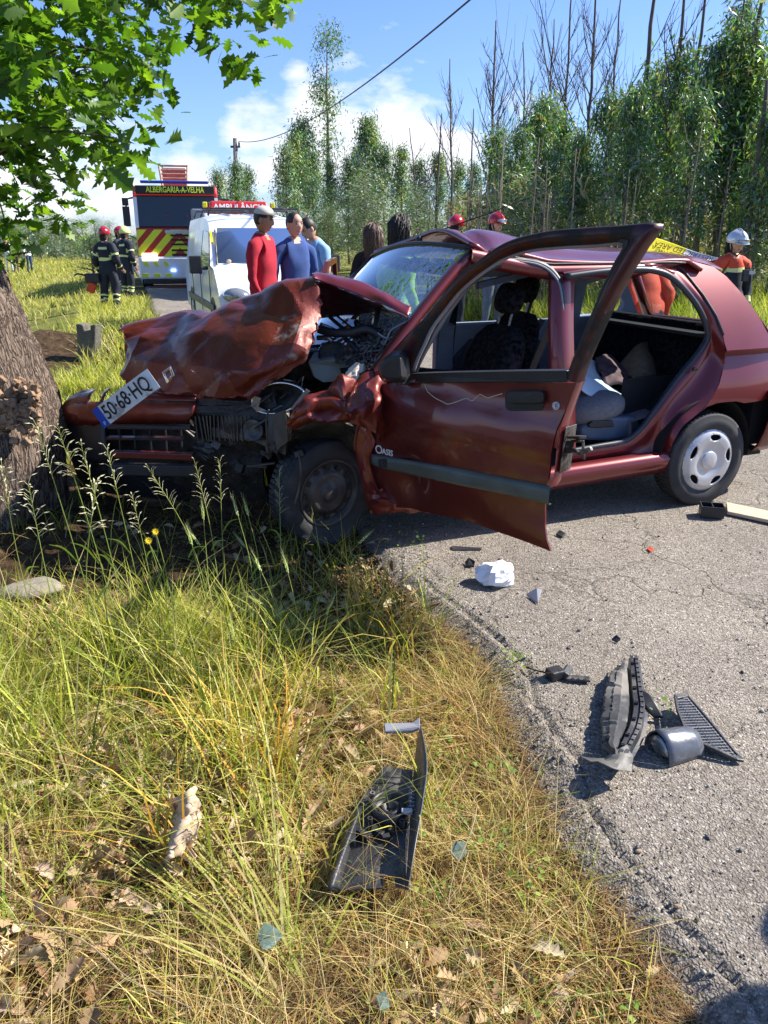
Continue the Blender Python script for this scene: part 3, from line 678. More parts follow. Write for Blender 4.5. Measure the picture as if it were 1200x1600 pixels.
    path = [(-.40, 0), (-.50, .0), (-.60, .02), (-.70, .07), (-.78, .18), (-.83, .4), (-.84, .8), (-.83, 1.2), (-.78, 1.44), (-.68, 1.56)]
    rows = []
    for (z, off) in prof:
        r = []
        for k, (s, w) in enumerate(path):
            p = C(s, w, z-.02); 
            nrm = (C(path[min(k+1, 9)][0], path[min(k+1, 9)][1], 0)-C(path[max(k-1, 0)][0], path[max(k-1, 0)][1], 0)).cross(UZ).normalized()
            if nrm.dot(-CN)+nrm.dot(-CF) < 0: nrm = -nrm
            r.append(p-nrm*off if k else p-nrm*off*1.0)
        rows.append(crp(r, 4))
    V, F = loft(rows); mesh('rear_bumper', V, F, M['paint_dusty'], P, smooth=True, solid=.015)
    mb = MB(); mb.tube([p+ (p-C(-.2, .8, p.z)).normalized()*.004 for p in rows[3]], .014, 6); mb.make('bumper_strip', M['black'], P, smooth=True)
    # tail lamp
    mb = MB(); mb.prism([C(-.64, .10, .68), C(-.70, .13, .68), C(-.72, .14, .86), C(-.66, .11, .88)], -CN*.03); mb.make('tail_lamp', M['red'], P)
    # inner rear wheel house (dark)
    rows = []
    for w in (.02, .30):
        rows.append([C(.0+.33*math.cos(a)*1.0, w, .30+.34*math.sin(a)) for a in [math.pi*i/20 - .2 for i in range(23)]])
    V, F = loft(rows); mesh('wheel_house', V, F, M['interior'], P, smooth=True)
    mb = MB(); mb.box(C(-.1, .32, .42), (1.0, .02, .6), CARROT); mb.box(C(0, .8, .27), (.10, 1.3, .10), CARROT); mb.make('rear_axle', M['interior'], P)
    # --- wheels
    def wheel(c, ax, cap=True, flat=0.0, mt=None):
        ax = ax.normalized(); t = MB()
        t.lathe([(-.15, .155), (-.155, .175), (-.155, .235), (-.145, .258), (-.12, .270), (-.06, .2735), (0.0, .2735), (.0, .262), (.012, .240), (.014, .225), (.012, .2), (.0, .182), (-.02, .172), (-.02, .15)], c, ax, 56)
        for k, v in enumerate(t.V):
            if v.z < c.z-.20: t.V[k] = v + ax*flat*(c.z-.20-v.z)*2 + UZ*flat*.5*(c.z-.2-v.z)
        tyre = t.make('tyre', M['rubber'], P, smooth=True)
        # tread blocks
        g = MB()
        a = ax.orthogonal().normalized(); b = ax.cross(a)
        for k in range(64):
            th = 2*math.pi*k/64; rad = a*math.cos(th)+b*math.sin(th); tan = -a*math.sin(th)+b*math.cos(th)
            Rm = Matrix((ax, tan, rad)).transposed()
            for off in (-.12, -.072, -.024):
                g.box(c+ax*off+rad*.2735+tan*(.004 if off == -.072 else 0), (.04, .019, .007), Rm)
        for k, v in enumerate(g.V):
            if v.z < c.z-.20: g.V[k] = v + ax*flat*(c.z-.20-v.z)*2 + UZ*flat*.5*(c.z-.2-v.z)
        o = g.make('tread', M['rubber'], tyre, local=False); 
        return tyre, a, b
    hc = C(0, 0, .272)
    tyre, a, b = wheel(hc, -CN)
    up = UZ; fw = CF; ax = -CN
    # hubcap: disc with five openings and a centre cap
    pts = []; R_ = .185
    outer = [(R_*math.cos(t), R_*math.sin(t)) for t in [2*math.pi*i/60 for i in range(60)]]
    holes = []
    for k in range(5):
        a0 = math.radians(72*k+8+90); h = []
        for i in range(14):
            t = 2*math.pi*i/14; x = .138+.020*math.cos(t); y = .040*math.sin(t)*(1.0+.25*math.cos(t)); 
            h.append((x*math.cos(a0)-y*math.sin(a0), x*math.sin(a0)+y*math.cos(a0)))
        holes.append(h)
    v, F = cdt(outer, holes, .012)
    def hubz(r): return .012+.020*sm(.19, .15, r)-.012*sm(.12, .06, r)+.006*sm(.062, .058, r)
    V = [hc+fw*p.x+up*p.y+ax*(hubz(math.hypot(p.x, p.y))-.012) for p in v]
    hub = mesh('hubcap', V, F, M['silver'], P, smooth=True, solid=.006); 
    me = hub.data
    if sum(p.normal.dot(ax) for p in me.polygons) < 0: me.flip_normals()
    mb = MB(); mb.lathe([(.012, .056), (.021, .0555), (.024, .05), (.026, .02), (.0265, 0)], hc-ax*.004, ax, 32); mb.make('centre_cap', M['silver'], hub, smooth=True)
    mb = MB(); mb.lathe([(-.03, .17), (-.03, 0)], hc, ax, 24); mb.tube([hc+ax*-.02+fw*.135*math.cos(3.9)+up*.135*math.sin(3.9), hc+ax*.004+fw*.13*math.cos(3.9)+up*.13*math.sin(3.9)], .005, 6); mb.make('rim', M['steeldark'], P)
    # crushed front wheel, pushed back and inboard, steered outward
    fc = YP(515, 752, 3.74); 
    fax = (Matrix.Rotation(math.radians(16), 3, 'Z') @ (-CN)); fax = (fax+UZ*-.06).normalized()
    fc = Vector((fc.x, fc.y, .262))
    tyre, a, b = wheel(fc, fax, flat=.35)
    mb = MB(); up2 = (UZ-fax*UZ.dot(fax)).normalized(); f2 = up2.cross(fax)
    mb.lathe([(-.02, .172), (.0, .182), (.006, .178), (-.004, .165), (-.03, .155), (-.035, .13), (-.01, .115), (.0, .09), (-.015, .06), (.004, .045), (.01, .03), (.012, 0)], fc, fax, 40); rim = mb.make('steel_rim', M['steeldark'], P, smooth=True)
    for k in range(12):
        mb = MB(); t = 2*math.pi*k/12; q = fc+(f2*math.cos(t)+up2*math.sin(t))*.135+fax*-.018; mb.lathe([(0, .017), (.0005, 0)], q, fax, 10); mb.make('vent_hole', M['ink'], rim)
    # --- tailgate-side interior: floor, seats, trims
    mb = MB(); mb.box(C(.75, .8, .26), (2.5, 1.44, .04), CARROT); mb.box(C(-.55, .8, .55), (.3, 1.4, .5), CARROT); mb.make('floor_pan', M['interior'], P)
    mb = MB(); mb.box(C(-.35, .8, .95), (.5, 1.1, .02), CARROT); mb.make('parcel_shelf', M['interior'], P)
    # far side: trimmed inner panel with window openings and pillars
    W2 = 1.50
    def fsz(px, py): return sz(px, py, W2)
    far_outer = [(-.55, .28), (1.06, .28), (1.06, .93), (1.06, 1.30), (.9, 1.34), (-.3, 1.33), (-.62, .95)]
    fw1 = [(.98, .95), (.93, 1.26), (.28, 1.28), (.02, 1.2), (-.02, .95)]
    fw2 = [(-.08, .97), (-.06, 1.2), (-.25, 1.25), (-.45, 1.05), (-.43, .97)]
    v, F = cdt(far_outer, [fw1, fw2], .06)
    V = [C(p.x, 1.53-max(0, p.y-.9)*.33, p.y) for p in v]; mesh('far_side_panel', V, F, M['trimblue'], P, solid=.05, smooth=False)
    mb = MB(); mb.prism([C(.92, 1.455, .45), C(.25, 1.455, .48), C(.22, 1.455, .80), C(.80, 1.455, .84), C(.93, 1.455, .72)], CN*.03); mb.make('door_trim_inlay', M['trimdark'], P, bevel=.01)
    mb = MB(); mb.tube([C(.36, 1.49, .94), C(.30, 1.42, 1.27)], .013, 6); mb.make('window_divider', M['black'], P)
    mb = MB(); mb.box(C(.6, 1.46, .62), (.34, .05, .05), CARROT); mb.make('armrest', M['trimblue'], P, bevel=.012)
    V = [C(.98, 1.5, .95), C(.93, 1.4, 1.27), C(.28, 1.4, 1.28), C(.02, 1.42, 1.2), C(-.02, 1.5, .95)]; mesh('far_window', V, [(0, 1, 2, 3, 4)], M['window'], P)
    # opened far front door: upright, swung out beyond the wing
    h = C(1.87, 1.60, 0); dd = (Matrix.Rotation(math.radians(62), 3, 'Z') @ (-CF)).normalized()
    def D2(u, z, o=0): return h+dd*u+UZ*z+dd.cross(UZ)*o
    d2o = [(0, .28), (0, .86), (.42, 1.27), (.55, 1.34), (.9, 1.36), (1.0, .92), (.98, .3)]
    d2h = [(.10, .91), (.45, 1.23), (.57, 1.30), (.86, 1.32), (.95, .91)]
    v, F = cdt(d2o, [d2h], .08); mesh('far_front_door', [D2(p.x, p.y) for p in v], F, M['paint'], P, solid=.03)
    # dashboard, steering wheel, pedals area
    dash = []
    for s, z in ((1.92, .60), (1.88, .78), (1.93, .87), (2.0, .90), (2.12, .88)):
        dash.append([C(s+.03*noise.noise(Vector((k*.7, s*3, 0))), .14+1.3*k/16, z+.03*noise.noise(Vector((k*.5, z*4, 5)))) for k in range(17)])
    V, F = loft(dash); mesh('dashboard', V, F, M['interior'], P, smooth=True, solid=.02)
    mb = MB(); sc = C(1.98, .52, 1.02); sx = CN; sy = (UZ*.85-CF*.5).normalized()
    mb.tube([sc+(sx*math.cos(t)+sy*math.sin(t))*.18 for t in [2*math.pi*i/28 for i in range(29)]], .013, 8); mb.tube([sc-sx*.17, sc+CF*.03, sc+sx*.17], .012, 6); mb.tube([sc-sy*.17, sc+CF*.03, C(2.1, .52, .9)], .012, 6)
    mb.make('steering_wheel', M['black'], P, smooth=True)
    mb = MB(); q = C(1.5, .8, 1.36); mb.box(q, (.03, .2, .06), CARROT); mb.tube([q, q+UZ*.05+CF*.05], .007, 6); mb.make('rear_view_mirror', M['black'], P, bevel=.008)
    # seats
    def seat(name, s, w, m, m2, fold=0.0, hr=True):
        e = empty(name, C(s, w, .3)); e.parent = P; e.location = C(s, w, .3)-R0
        def T(a, b_, z): return C(s+a, w+b_, .3+z)
        # cushion
        rows = []
        for (a0, z0, z1) in ((.27, .0, .14), (.30, .05, .2), (.22, .05, .25), (.0, .05, .21), (-.2, .05, .2), (-.25, .0, .16)):
            rows.append([T(a0, b_, z1-(.05 if abs(b_) > .2 else 0)+(.03 if .12 < abs(b_) < .22 else 0)) for b_ in (-.25, -.2, -.12, 0, .12, .2, .25)])
        V, F = loft([crp(r, 3) for r in rows]); mesh('seat_cushion', V, F, m2, e, smooth=True, solid=.12)
        if fold >= 0:
            rows = []
            for (h_, th_, wd) in ((.0, .08, .24), (.12, .10, .25), (.3, .09, .25), (.45, .085, .24), (.54, .075, .21), (.60, .05, .14), (.615, .0, .06)):
                r = []
                for k in range(20):
                    t = 2*math.pi*k/20; x = wd*math.copysign(abs(math.cos(t))**.6, math.cos(t)); y = th_*math.copysign(abs(math.sin(t))**.7, math.sin(t))
                    r.append(T(-.25-h_*.32+y-(.03 if abs(x) < .12 and y > 0 else 0), x, .16+h_*.95))
                r.append(r[0]); rows.append(r)
            V, F = loft(rows); mesh('seat_back', V, F, m, e, smooth=True)
        if hr and fold >= 0:
            mb = MB(); R3 = CARROT @ Matrix.Rotation(-.3, 3, 'Y')
            mb.ell(T(-.47, 0, .88), (.05, .112, .085), R3, 16, 10, lambda v: Vector((math.copysign(abs(v.x)**.7, v.x), math.copysign(abs(v.y)**.6, v.y), math.copysign(abs(v.z)**.7, v.z)))); mb.make('headrest', m, e, smooth=True)
            mb = MB(); mb.tube([T(-.44, -.06, .74), T(-.46, -.06, .82)], .007, 6); mb.tube([T(-.44, .06, .74), T(-.46, .06, .82)], .007, 6); mb.make('headrest_post', M['steel'], e)
        return e
    seat('front_seat', 1.56, .50, M['seat'], M['seat'])
    seat('front_seat', 1.05, 1.15, M['seat'], M['seat'])
    # rear bench back and squab
    rows = [[C(-.02-.02*math.sin(k*.8), .17+1.26*k/16, .55) for k in range(17)], [C(-.12, .17+1.26*k/16, .75) for k in range(17)], [C(-.24, .17+1.26*k/16, 1.0) for k in range(17)], [C(-.32, .17+1.26*k/16, 1.0) for k in range(17)], [C(-.25, .17+1.26*k/16, .5) for k in range(17)]]
    V, F = loft(rows); mesh('rear_seat_back', V, F, M['seat'], P, smooth=True)
    rows = [[C(.42, .17+1.26*k/16, .36) for k in range(17)], [C(.44, .17+1.26*k/16, .50) for k in range(17)], [C(.2, .17+1.26*k/16, .54) for k in range(17)], [C(-.05, .17+1.26*k/16, .53) for k in range(17)]]
    V, F = loft(rows); mesh('rear_seat_cushion', V, F, M['seatgrey'], P, smooth=True)
    # collapsed near front seat squab side: grey bolster, blue plastic valance, lever
    mb = MB(); c = SP(925, 637, .32); mb.ell(c, (.20, .14, .085), CARROT @ Matrix.Rotation(.15, 3, 'Y'), 24, 14, lambda v: Vector((math.copysign(abs(v.x)**.75, v.x), v.y, math.copysign(abs(v.z)**.8, v.z)))); mb.make('seat_bolster', M['seatgrey'], P, smooth=True)
    val = [(909, 668), (925, 660), (960, 652), (996, 652), (1003, 663), (1000, 676), (985, 686), (950, 690), (918, 689), (908, 680)]
    mb = MB(); mb.prism([SP(x, y, .20) for x, y in val], CN*.3); mb.make('seat_valance', M['seatblue'], P, bevel=.02)
    mb = MB(); mb.prism([SP(x, y, .185) for x, y in [(920, 664), (926, 658), (958, 657), (960, 667), (930, 669), (922, 668)]], CN*.02); mb.make('recline_lever', M['black'], P, bevel=.005)
    # seat belt hanging
    mb = MB(); r1 = [C(.9, .22, 1.2), C(.98, .28, .95), C(1.05, .30, .7), C(1.02, .26, .45)]; r2 = [p+CF*.045 for p in r1]; V, F = loft([crp(r1, 5), crp(r2, 5)]); mesh('seat_belt', V, F, M['black'], P, solid=.002)
    r1 = [SP(852, 500, 1.2), SP(830, 540, 1.1), SP(800, 590, .95)]; V, F = loft([crp(r1, 4), crp([p+UZ*.012+CF*.045 for p in r1], 4)]); mesh('seat_belt', V, F, M['black'], P, solid=.002)
    # loose window channel lying across the opening
    mb = MB(); a0 = SP(748, 452, .35); a1 = SP(862, 424, .32); mb.prism([a0, a1, a1+UZ*.035, a0+UZ*.035], CN*.03); mb.make('window_channel', M['trimdark'], P, bevel=.004)
    return car
CAR = build_car()
def in_car_items():
    # things lying inside the car: their own top-level objects
    def blob(name, rows, m, label, cat, amp=.01, fr=9, solid=.006):
        r = crumple(patch(rows, 5, 5), amp, fr, 2.0); V, F = loft(r)
        o = bpy.data.objects.new(name, None)
        ob = mesh(name, V, F, m, None, smooth=True, solid=solid); return tag(ob, label, cat)
    blob('bed_sheet', [[SP(905, 570, .5), SP(918, 560, .75), SP(940, 575, .9)], [SP(905, 595, .36), SP(930, 590, .5), SP(955, 605, .62)], [SP(907, 610, .30), SP(950, 615, .36), SP(985, 622, .46)], [SP(940, 625, .28), SP(968, 632, .32), SP(996, 628, .38)]], M['sheet'], 'pale blue and white sheet draped over the collapsed seat inside the maroon car', 'sheet', .006)
    blob('striped_blanket', [[SP(930, 562, .85), SP(950, 560, .9), SP(965, 575, .95)], [SP(935, 580, .62), SP(960, 580, .66), SP(985, 590, .7)], [SP(945, 600, .5), SP(970, 603, .52), SP(990, 610, .55)]], M['blanket'], 'grey and brown striped blanket on the rear seat of the maroon car', 'blanket', .02, 7, .02)
    blob('beige_sack', [[SP(966, 582, .8), SP(1000, 540, .82), SP(1010, 545, .9)], [SP(980, 590, .66), SP(1005, 565, .66), SP(1020, 570, .74)], [SP(990, 592, .56), SP(1010, 590, .58), SP(1026, 589, .66)]], M['sack'], 'beige cloth sack standing up on the rear seat of the maroon car', 'sack', .012, 7, .03)
    # cloth and papers
    blob('dark_coat', [[SP(1000, 590, .7), SP(1040, 590, .75)], [SP(1000, 615, .42), SP(1045, 605, .45)], [SP(1005, 630, .32), SP(1030, 622, .35)]], M['trimdark'], 'dark blue coat lying on the rear seat beside the beige sack', 'coat', .02, 8, .02)
in_car_items()
# ------------------------------------------------------------------ near front door, swung wide open
H0 = Vector((.03, 3.57, 0)); DV = Vector((.69, 2.81, 0))-H0; DD = DV.normalized(); DN = Vector((-.755, -.6557, 0)).normalized()
def DP(px, py, off=0.0): return PP(px, py, H0+DN*off, DN)
def duz(px, py):
    p = DP(px, py)-H0; return (p.dot(DD), p.z)
def build_front_door():
    P = CAR
    def bulge(u, z):
        b = .0
        b += .035*math.sin(math.pi*min(1, max(0, (z-.25)/.65)))
        b += .010*sm(.66, .70, z)*sm(.86, .8, z) - .008*math.exp(-((z-.69)/.008)**2)
        b += .05*sm(.55, .34, z)*sm(.45, 1.0, u)      # torn lower rear corner flares out
        b += .008*noise.noise(Vector((u*4, z*4, 3)))*2
        b -= .04*math.exp(-((u-.15)/.12)**2-((z-.45)/.12)**2)
        return b
    skin = [(598, 600), (640, 598), (720, 598), (800, 598), (870, 599), (901, 598), (893, 618), (885, 640), (876, 668), (870, 700), (866, 740), (862, 762), (861, 790), (864, 818), (869, 838), (876, 855), (846, 845), (800, 831), (750, 817), (700, 806), (660, 799), (640, 794), (610, 792), (583, 790), (578, 765), (573, 735), (571, 705), (574, 670), (580, 640), (588, 615)]
    o2 = [duz(*p) for p in skin]; v, F = cdt(o2, [], .028)
    V = [H0+DD*p.x+UZ*p.y+DN*bulge(p.x, p.y) for p in v]
    ob = mesh('front_door', V, F, M['paint_dusty'], P, smooth=True)
    if sum(p.normal.dot(DN) for p in ob.data.polygons) < 0: ob.data.flip_normals()
    s = ob.modifiers.new('s', 'SOLIDIFY'); s.thickness = .008; s.offset = -1; resplit(ob)
    def onskin(px, py, off=0):
        u, z = duz(px, py)
        for _ in range(3):
            p = PP(px, py, H0+DN*(bulge(u, z)+off), DN)-H0; u, z = p.dot(DD), p.z
        return H0+DD*u+UZ*z+DN*(bulge(u, z)+off)
    # door thickness: inner shell and latch-side end face, bare metal latch plate
    inn = [(p[0]*0.985+.01, p[1]) for p in [duz(*q) for q in skin]]
    v2, F2 = cdt([(p[0], max(p[1], .46)) for p in inn if True], [], .1) if False else (v, F)
    V = [H0+DD*min(p.x*.93+.01, .86)+UZ*max(p.y, .52)-DN*.08 for p in v]; mesh('door_inner_panel', V, F, M['trimblue'], ob)
    e0 = [(901, 598), (893, 618), (885, 640), (876, 668), (870, 700), (866, 740), (862, 760)]
    A = [onskin(*p) for p in e0]; B = [p-DN*.10-DD*.03 for p in A]; mid = [p.lerp(q, .25)+DD*.012 for p, q in zip(A, B)]
    V, F = loft([crp(A, 4), crp(mid, 4), crp(B, 4)]); mesh('door_edge', V, F, M['paint'], ob, smooth=True)
    mb = MB(); mb.prism([A[3].lerp(B[3], .15)+DD*.014-UZ*.0, A[3].lerp(B[3], .95)+DD*.03, A[5].lerp(B[5], .95)+DD*.03-UZ*.0, A[5].lerp(B[5], .15)+DD*.014], DD*.004); lp = mb.make('latch_plate', M['steel'], ob, bevel=.002)
    mb = MB(); c = A[4].lerp(B[4], .6)+DD*.03; mb.box(c, (.03, .03, .05)); mb.box(c+UZ*.04+DD*.03, (.07, .015, .012)); mb.tube([c, c+DD*.05-UZ*.02, c+DD*.10+UZ*.01], .009, 6); mb.tube([c+UZ*.02, c+DD*.06+UZ*.03, c+DD*.07-UZ*.04], .007, 6)
    mb.make('latch', M['steel'], ob, bevel=.002)
    # window frame: one bent band
    outer = [(596, 572), (606, 556), (622, 538), (642, 517), (665, 496), (690, 464), (715, 436), (738, 414), (760, 396), (785, 380), (812, 370), (840, 364), (870, 359), (920, 355), (970, 352), (1024, 350), (1004, 386), (980, 428), (955, 474), (930, 525), (912, 565), (901, 598)]
    inner = [(636, 596), (640, 580), (648, 560), (660, 538), (673, 512), (692, 484), (712, 458), (735, 437), (757, 420), (778, 406), (800, 397), (822, 391), (850, 387), (890, 384), (930, 382), (974, 380), (962, 408), (946, 440), (930, 478), (912, 520), (897, 556), (884, 592)]
    Ow = crp([DP(*p)+DN*bulge(*duz(*p)) for p in outer], 3); Iw = crp([DP(*p)+DN*(bulge(*duz(*p))) for p in inner], 3)
    n = len(Ow); sharp = 45
    V, F = loft([[p-DN*.045 for p in Ow], [p for p in Ow], [p.lerp(q, .12)+DN*.010 for p, q in zip(Ow, Iw)], [p.lerp(q, .72)+DN*.011 for p, q in zip(Ow, Iw)], [p.lerp(q, .80)+DN*.002 for p, q in zip(Ow, Iw)], [p for p in Iw], [p-DN*.045 for p in Iw]])
    fr = mesh('window_frame', V, F, M['paint_under'], ob, smooth=True)
    mb = MB(); mb.tube([p-DN*.015 for p in Iw[3:46]], .010, 6); mb.make('window_channel', M['sealgrey'], fr, smooth=True)
    V, F = loft([[p+DN*.001 for p in Iw[44:]], [p.lerp(q, .18)+DN*.004 for p, q in zip(Iw[44:], Ow[44:])]]); mesh('window_seal', V, F, M['black'], fr, solid=.006)
    # whitish remnant of glass in the upper front corner
    g = [DP(*p)-DN*.012 for p in [(660, 545), (712, 462), (757, 424), (800, 400), (850, 392), (800, 418), (740, 470), (700, 520)]]
    # belt strip
    mb = MB(); mb.prism([onskin(x, y, .006) for x, y in [(640, 584), (700, 582), (800, 580), (884, 579), (887, 597), (800, 597), (700, 598), (656, 599)]], -DN*.07); mb.make('waist_strip', M['black'], ob, bevel=.003)
    # handle with recess, lock
    def rr(x0, y0, x1, y1, r, off=0, k=4):
        pts = []
        for cx, cy, a0 in ((x1-r, y0+r, -90), (x1-r, y1-r, 0), (x0+r, y1-r, 90), (x0+r, y0+r, 180)):
            for i in range(k+1):
                a = math.radians(a0+90*i/k); pts.append(onskin(cx+r*math.cos(a), cy+r*math.sin(a), off))
        return pts
    mb = MB(); mb.prism(rr(789, 610, 850, 642, 8, .003), -DN*.012); hd = mb.make('handle_recess', M['ink'], ob, bevel=.002)
    mb = MB(); mb.prism(rr(792, 611, 848, 631, 6, .024), -DN*.02); mb.make('door_handle', M['black'], hd, bevel=.005)
    mb = MB(); c = onskin(869, 634, .002); mb.lathe([(-.002, .016), (.004, .016), (.005, .012), (.003, .011), (.003, 0)], c, DN, 24); lk = mb.make('door_lock', M['silver'], ob, smooth=True)
    mb = MB(); mb.box(c+DN*.0035, (.0015, .003, .009), Matrix((DD, DN, UZ)).transposed()); mb.make('key_slot', M['ink'], lk)
    # rubbing strip
    top = crp([onskin(x, y, .004) for x, y in [(581, 709), (600, 713), (660, 723), (720, 733), (790, 747), (862, 761)]], 5); bot = crp([onskin(x, y, .004) for x, y in [(580, 724), (598, 731), (655, 744), (720, 758), (790, 772), (860, 788)]], 5)
    V, F = loft([[p-DN*.01 for p in top], [p+DN*.008 for p in top], [p+DN*.012 for p in [a.lerp(b, .3) for a, b in zip(top, bot)]], [p+DN*.012 for p in [a.lerp(b, .75) for a, b in zip(top, bot)]], [p+DN*.006 for p in bot], [p-DN*.01 for p in bot]])
    rs = mesh('rubbing_strip', V, F, M['grey_trim'], ob, smooth=True)
    mb = MB(); mb.prism(rr(591, 717, 605, 731, 3, .018), -DN*.006); e_ = mb.make('strip_badge', M['black'], rs, bevel=.001)
    x_ = (onskin(610, 715)-onskin(590, 711)).normalized(); 
    text('badge_letter', 'L', .03, M['grey_trim'], rs, frame(onskin(598, 724, .0195)-origin(rs), x_, UZ), .0005)
    c = onskin(614, 707, .006); x_ = (onskin(630, 710)-onskin(598, 702)).normalized()
    text('model_lettering', 'O', .058, M['plate'], ob, frame(onskin(592, 703, .006)-origin(ob), x_, UZ), .0008, 'CENTER', 1.1, .0006)
    text('model_lettering', 'ASIS', .040, M['plate'], ob, frame(onskin(597, 705, .006)-origin(ob), x_, UZ), .0008, 'LEFT', 1.0, .0006)
    # dust edge on the skin: thin dried splash line
    pts = [(664, 601), (668, 612), (680, 622), (700, 632), (716, 627), (728, 622), (738, 627), (750, 616), (762, 622), (785, 615)]
    mb = MB(); mb.tube([onskin(x, y, .0012) for x, y in resample([(a, b, 0) for a, b in pts], 40) and [(p.x, p.y) for p in resample([(a, b, 0) for a, b in pts], 40)]], .0022, 5); mb.make('mud_line', M['cardboard'], ob)
    # mirror: housing with its flat back plate
    mb = MB(); c = DP(612, 573, .07)
    prof = [DP(x, y, .03) for x, y in [(590, 573), (598, 560), (612, 549), (628, 546), (634, 556), (637, 590), (634, 598), (600, 598), (592, 590)]]
    prof2 = [DP(x, y, .15) for x, y in [(594, 574), (600, 564), (612, 556), (622, 553), (626, 560), (628, 588), (625, 594), (603, 594), (596, 588)]]
    mb.add(prof+prof2, [tuple(range(8, -1, -1)), tuple(range(9, 18))]+[(i, (i+1) % 9, (i+1) % 9+9, i+9) for i in range(9)]); mi = mb.make('wing_mirror', M['black'], ob, bevel=.012)
    mb = MB(); mb.prism([DP(x, y, .0) for x, y in [(628, 547), (634, 546), (640, 560), (642, 600), (630, 600)]], DN*.05); mb.make('mirror_mount', M['black2'], mi, bevel=.004)
build_front_door()

# ------------------------------------------------------------------ wrecked front end
def build_front():
    P = CAR
    # bonnet, torn and folded: rows run from the leading edge up over the crest
    def R(l): return [YP(*p) for p in l]
    rows = [
        R([(193, 566, 4.50), (196, 590, 4.42), (222, 603, 4.25), (262, 613, 4.05), (300, 619, 3.92), (340, 621, 3.80), (372, 622, 3.72), (396, 618, 3.66), (420, 603, 3.66)]),
        R([(192, 545, 4.52), (205, 566, 4.40), (236, 574, 4.22), (276, 580, 4.02), (312, 582, 3.90), (352, 590, 3.76), (386, 592, 3.68), (420, 588, 3.66), (448, 584, 3.66)]),
        R([(191, 533, 4.54), (216, 540, 4.44), (250, 541, 4.28), (290, 540, 4.06), (330, 536, 3.98), (370, 548, 3.80), (410, 558, 3.70), (450, 560, 3.66), (474, 566, 3.68)]),
        R([(191, 525, 4.58), (228, 520, 4.50), (264, 515, 4.36), (306, 508, 4.16), (350, 498, 4.10), (394, 506, 3.86), (434, 518, 3.76), (466, 520, 3.74), (490, 530, 3.74)]),
        R([(192, 520, 4.62), (238, 508, 4.60), (276, 498, 4.48), (316, 489, 4.30), (360, 474, 4.22), (404, 470, 4.00), (444, 474, 3.88), (474, 478, 3.86), (499, 484, 3.84)]),
        R([(192, 517, 4.70), (244, 502, 4.72), (286, 492, 4.62), (330, 482, 4.46), (366, 466, 4.34), (404, 452, 4.16), (440, 441, 4.06), (466, 434, 4.02), (492, 427, 3.98)]),
        R([(194, 518, 5.0), (250, 505, 5.05), (290, 496, 5.0), (332, 488, 4.85), (368, 474, 4.75), (404, 463, 4.65), (440, 452, 4.55), (466, 446, 4.5), (500, 440, 4.45)]),
    ]
    g = patch(rows, 10, 10); g = folds(g, 5, 8, .034, 15, .12); g = folds(g, 12, 16, .007, 8, .2); g = crumple(g, .0012, 26, 4.1)
    nr_ = len(g); g = [[p if 0 < j < len(r)-1 and i > 0 else p+Vector((noise.noise(p*30), 0, noise.noise(p*30+Vector((4, 4, 4)))))*.028 for j, p in enumerate(r)] for i, r in enumerate(g)]
    V, F = loft(g); b = mesh('bonnet', V, F, M['paint_bonnet'], P, smooth=True, solid=.006); a_ = b.data.attributes.new('scr', 'FLOAT', 'POINT')
    for k, v in enumerate(V):
        x, y = proj(v); a_.data[k].value = max(math.exp(-((x-462)/55)**2-((y-520)/52)**2), .8*math.exp(-((x-215)/30)**2-((y-575)/25)**2), .55*math.exp(-((x-410)/40)**2-((y-590)/30)**2), .3*math.exp(-((x-330)/50)**2-((y-600)/15)**2))
    # sharp creases: mark smooth by angle via edge split
    es = b.modifiers.new('e', 'EDGE_SPLIT'); es.split_angle = math.radians(11)
    # rear half of the bonnet folded up into a ridge, its lit strip and dark underside
    rows = [
        R([(488, 429, 4.00), (500, 428, 4.02), (520, 432, 4.02), (560, 441, 3.98), (600, 458, 3.90), (643, 480, 3.80)]),
        R([(489, 430, 3.96), (502, 432, 3.98), (524, 438, 3.96), (562, 450, 3.92), (600, 467, 3.84), (640, 488, 3.76)]),
        R([(490, 436, 3.93), (502, 441, 3.94), (526, 449, 3.92), (562, 461, 3.88), (600, 477, 3.82), (638, 493, 3.74)]),
    ]
    g = crumple(patch(rows, 6, 4), .006, 6, 3); V, F = loft(g); f = mesh('bonnet_fold', V, F, M['paint'], b, smooth=True, solid=.006)
    rows = [
        R([(491, 436, 3.94), (508, 443, 3.95), (532, 452, 3.93), (566, 463, 3.89), (600, 478, 3.83), (637, 494, 3.745)]),
        R([(495, 466, 3.96), (512, 468, 4.08), (538, 470, 4.12), (568, 474, 4.10), (600, 482, 4.0), (636, 494, 3.80)]),
        R([(499, 497, 4.0), (516, 495, 4.16), (540, 491, 4.22), (570, 488, 4.22), (602, 487, 4.12), (634, 494, 3.86)]),
    ]
    g = crumple(patch(rows, 6, 5), .02, 5, 9); V, F = loft(g); mesh('bonnet_underside', V, F, M['paint_under'], b, smooth=True, solid=.004)
    # badge: open diamond
    c = [YP(x, y, 3.97) for x, y in [(268, 571), (274, 586), (262, 599), (254, 581)]]; ce = sum(c, Vector())/4
    mb = MB(); nrm = (c[1]-c[3]).cross(c[0]-c[2]).normalized(); nrm = nrm if nrm.y < 0 else -nrm
    inn = [ce+(p-ce)*.52 for p in c]; 
    for i in range(4):
        j = (i+1) % 4; mb.prism([c[i], c[j], inn[j], inn[i]], nrm*.014)
    mb.make('bonnet_badge', M['chrome'], b, bevel=.002)
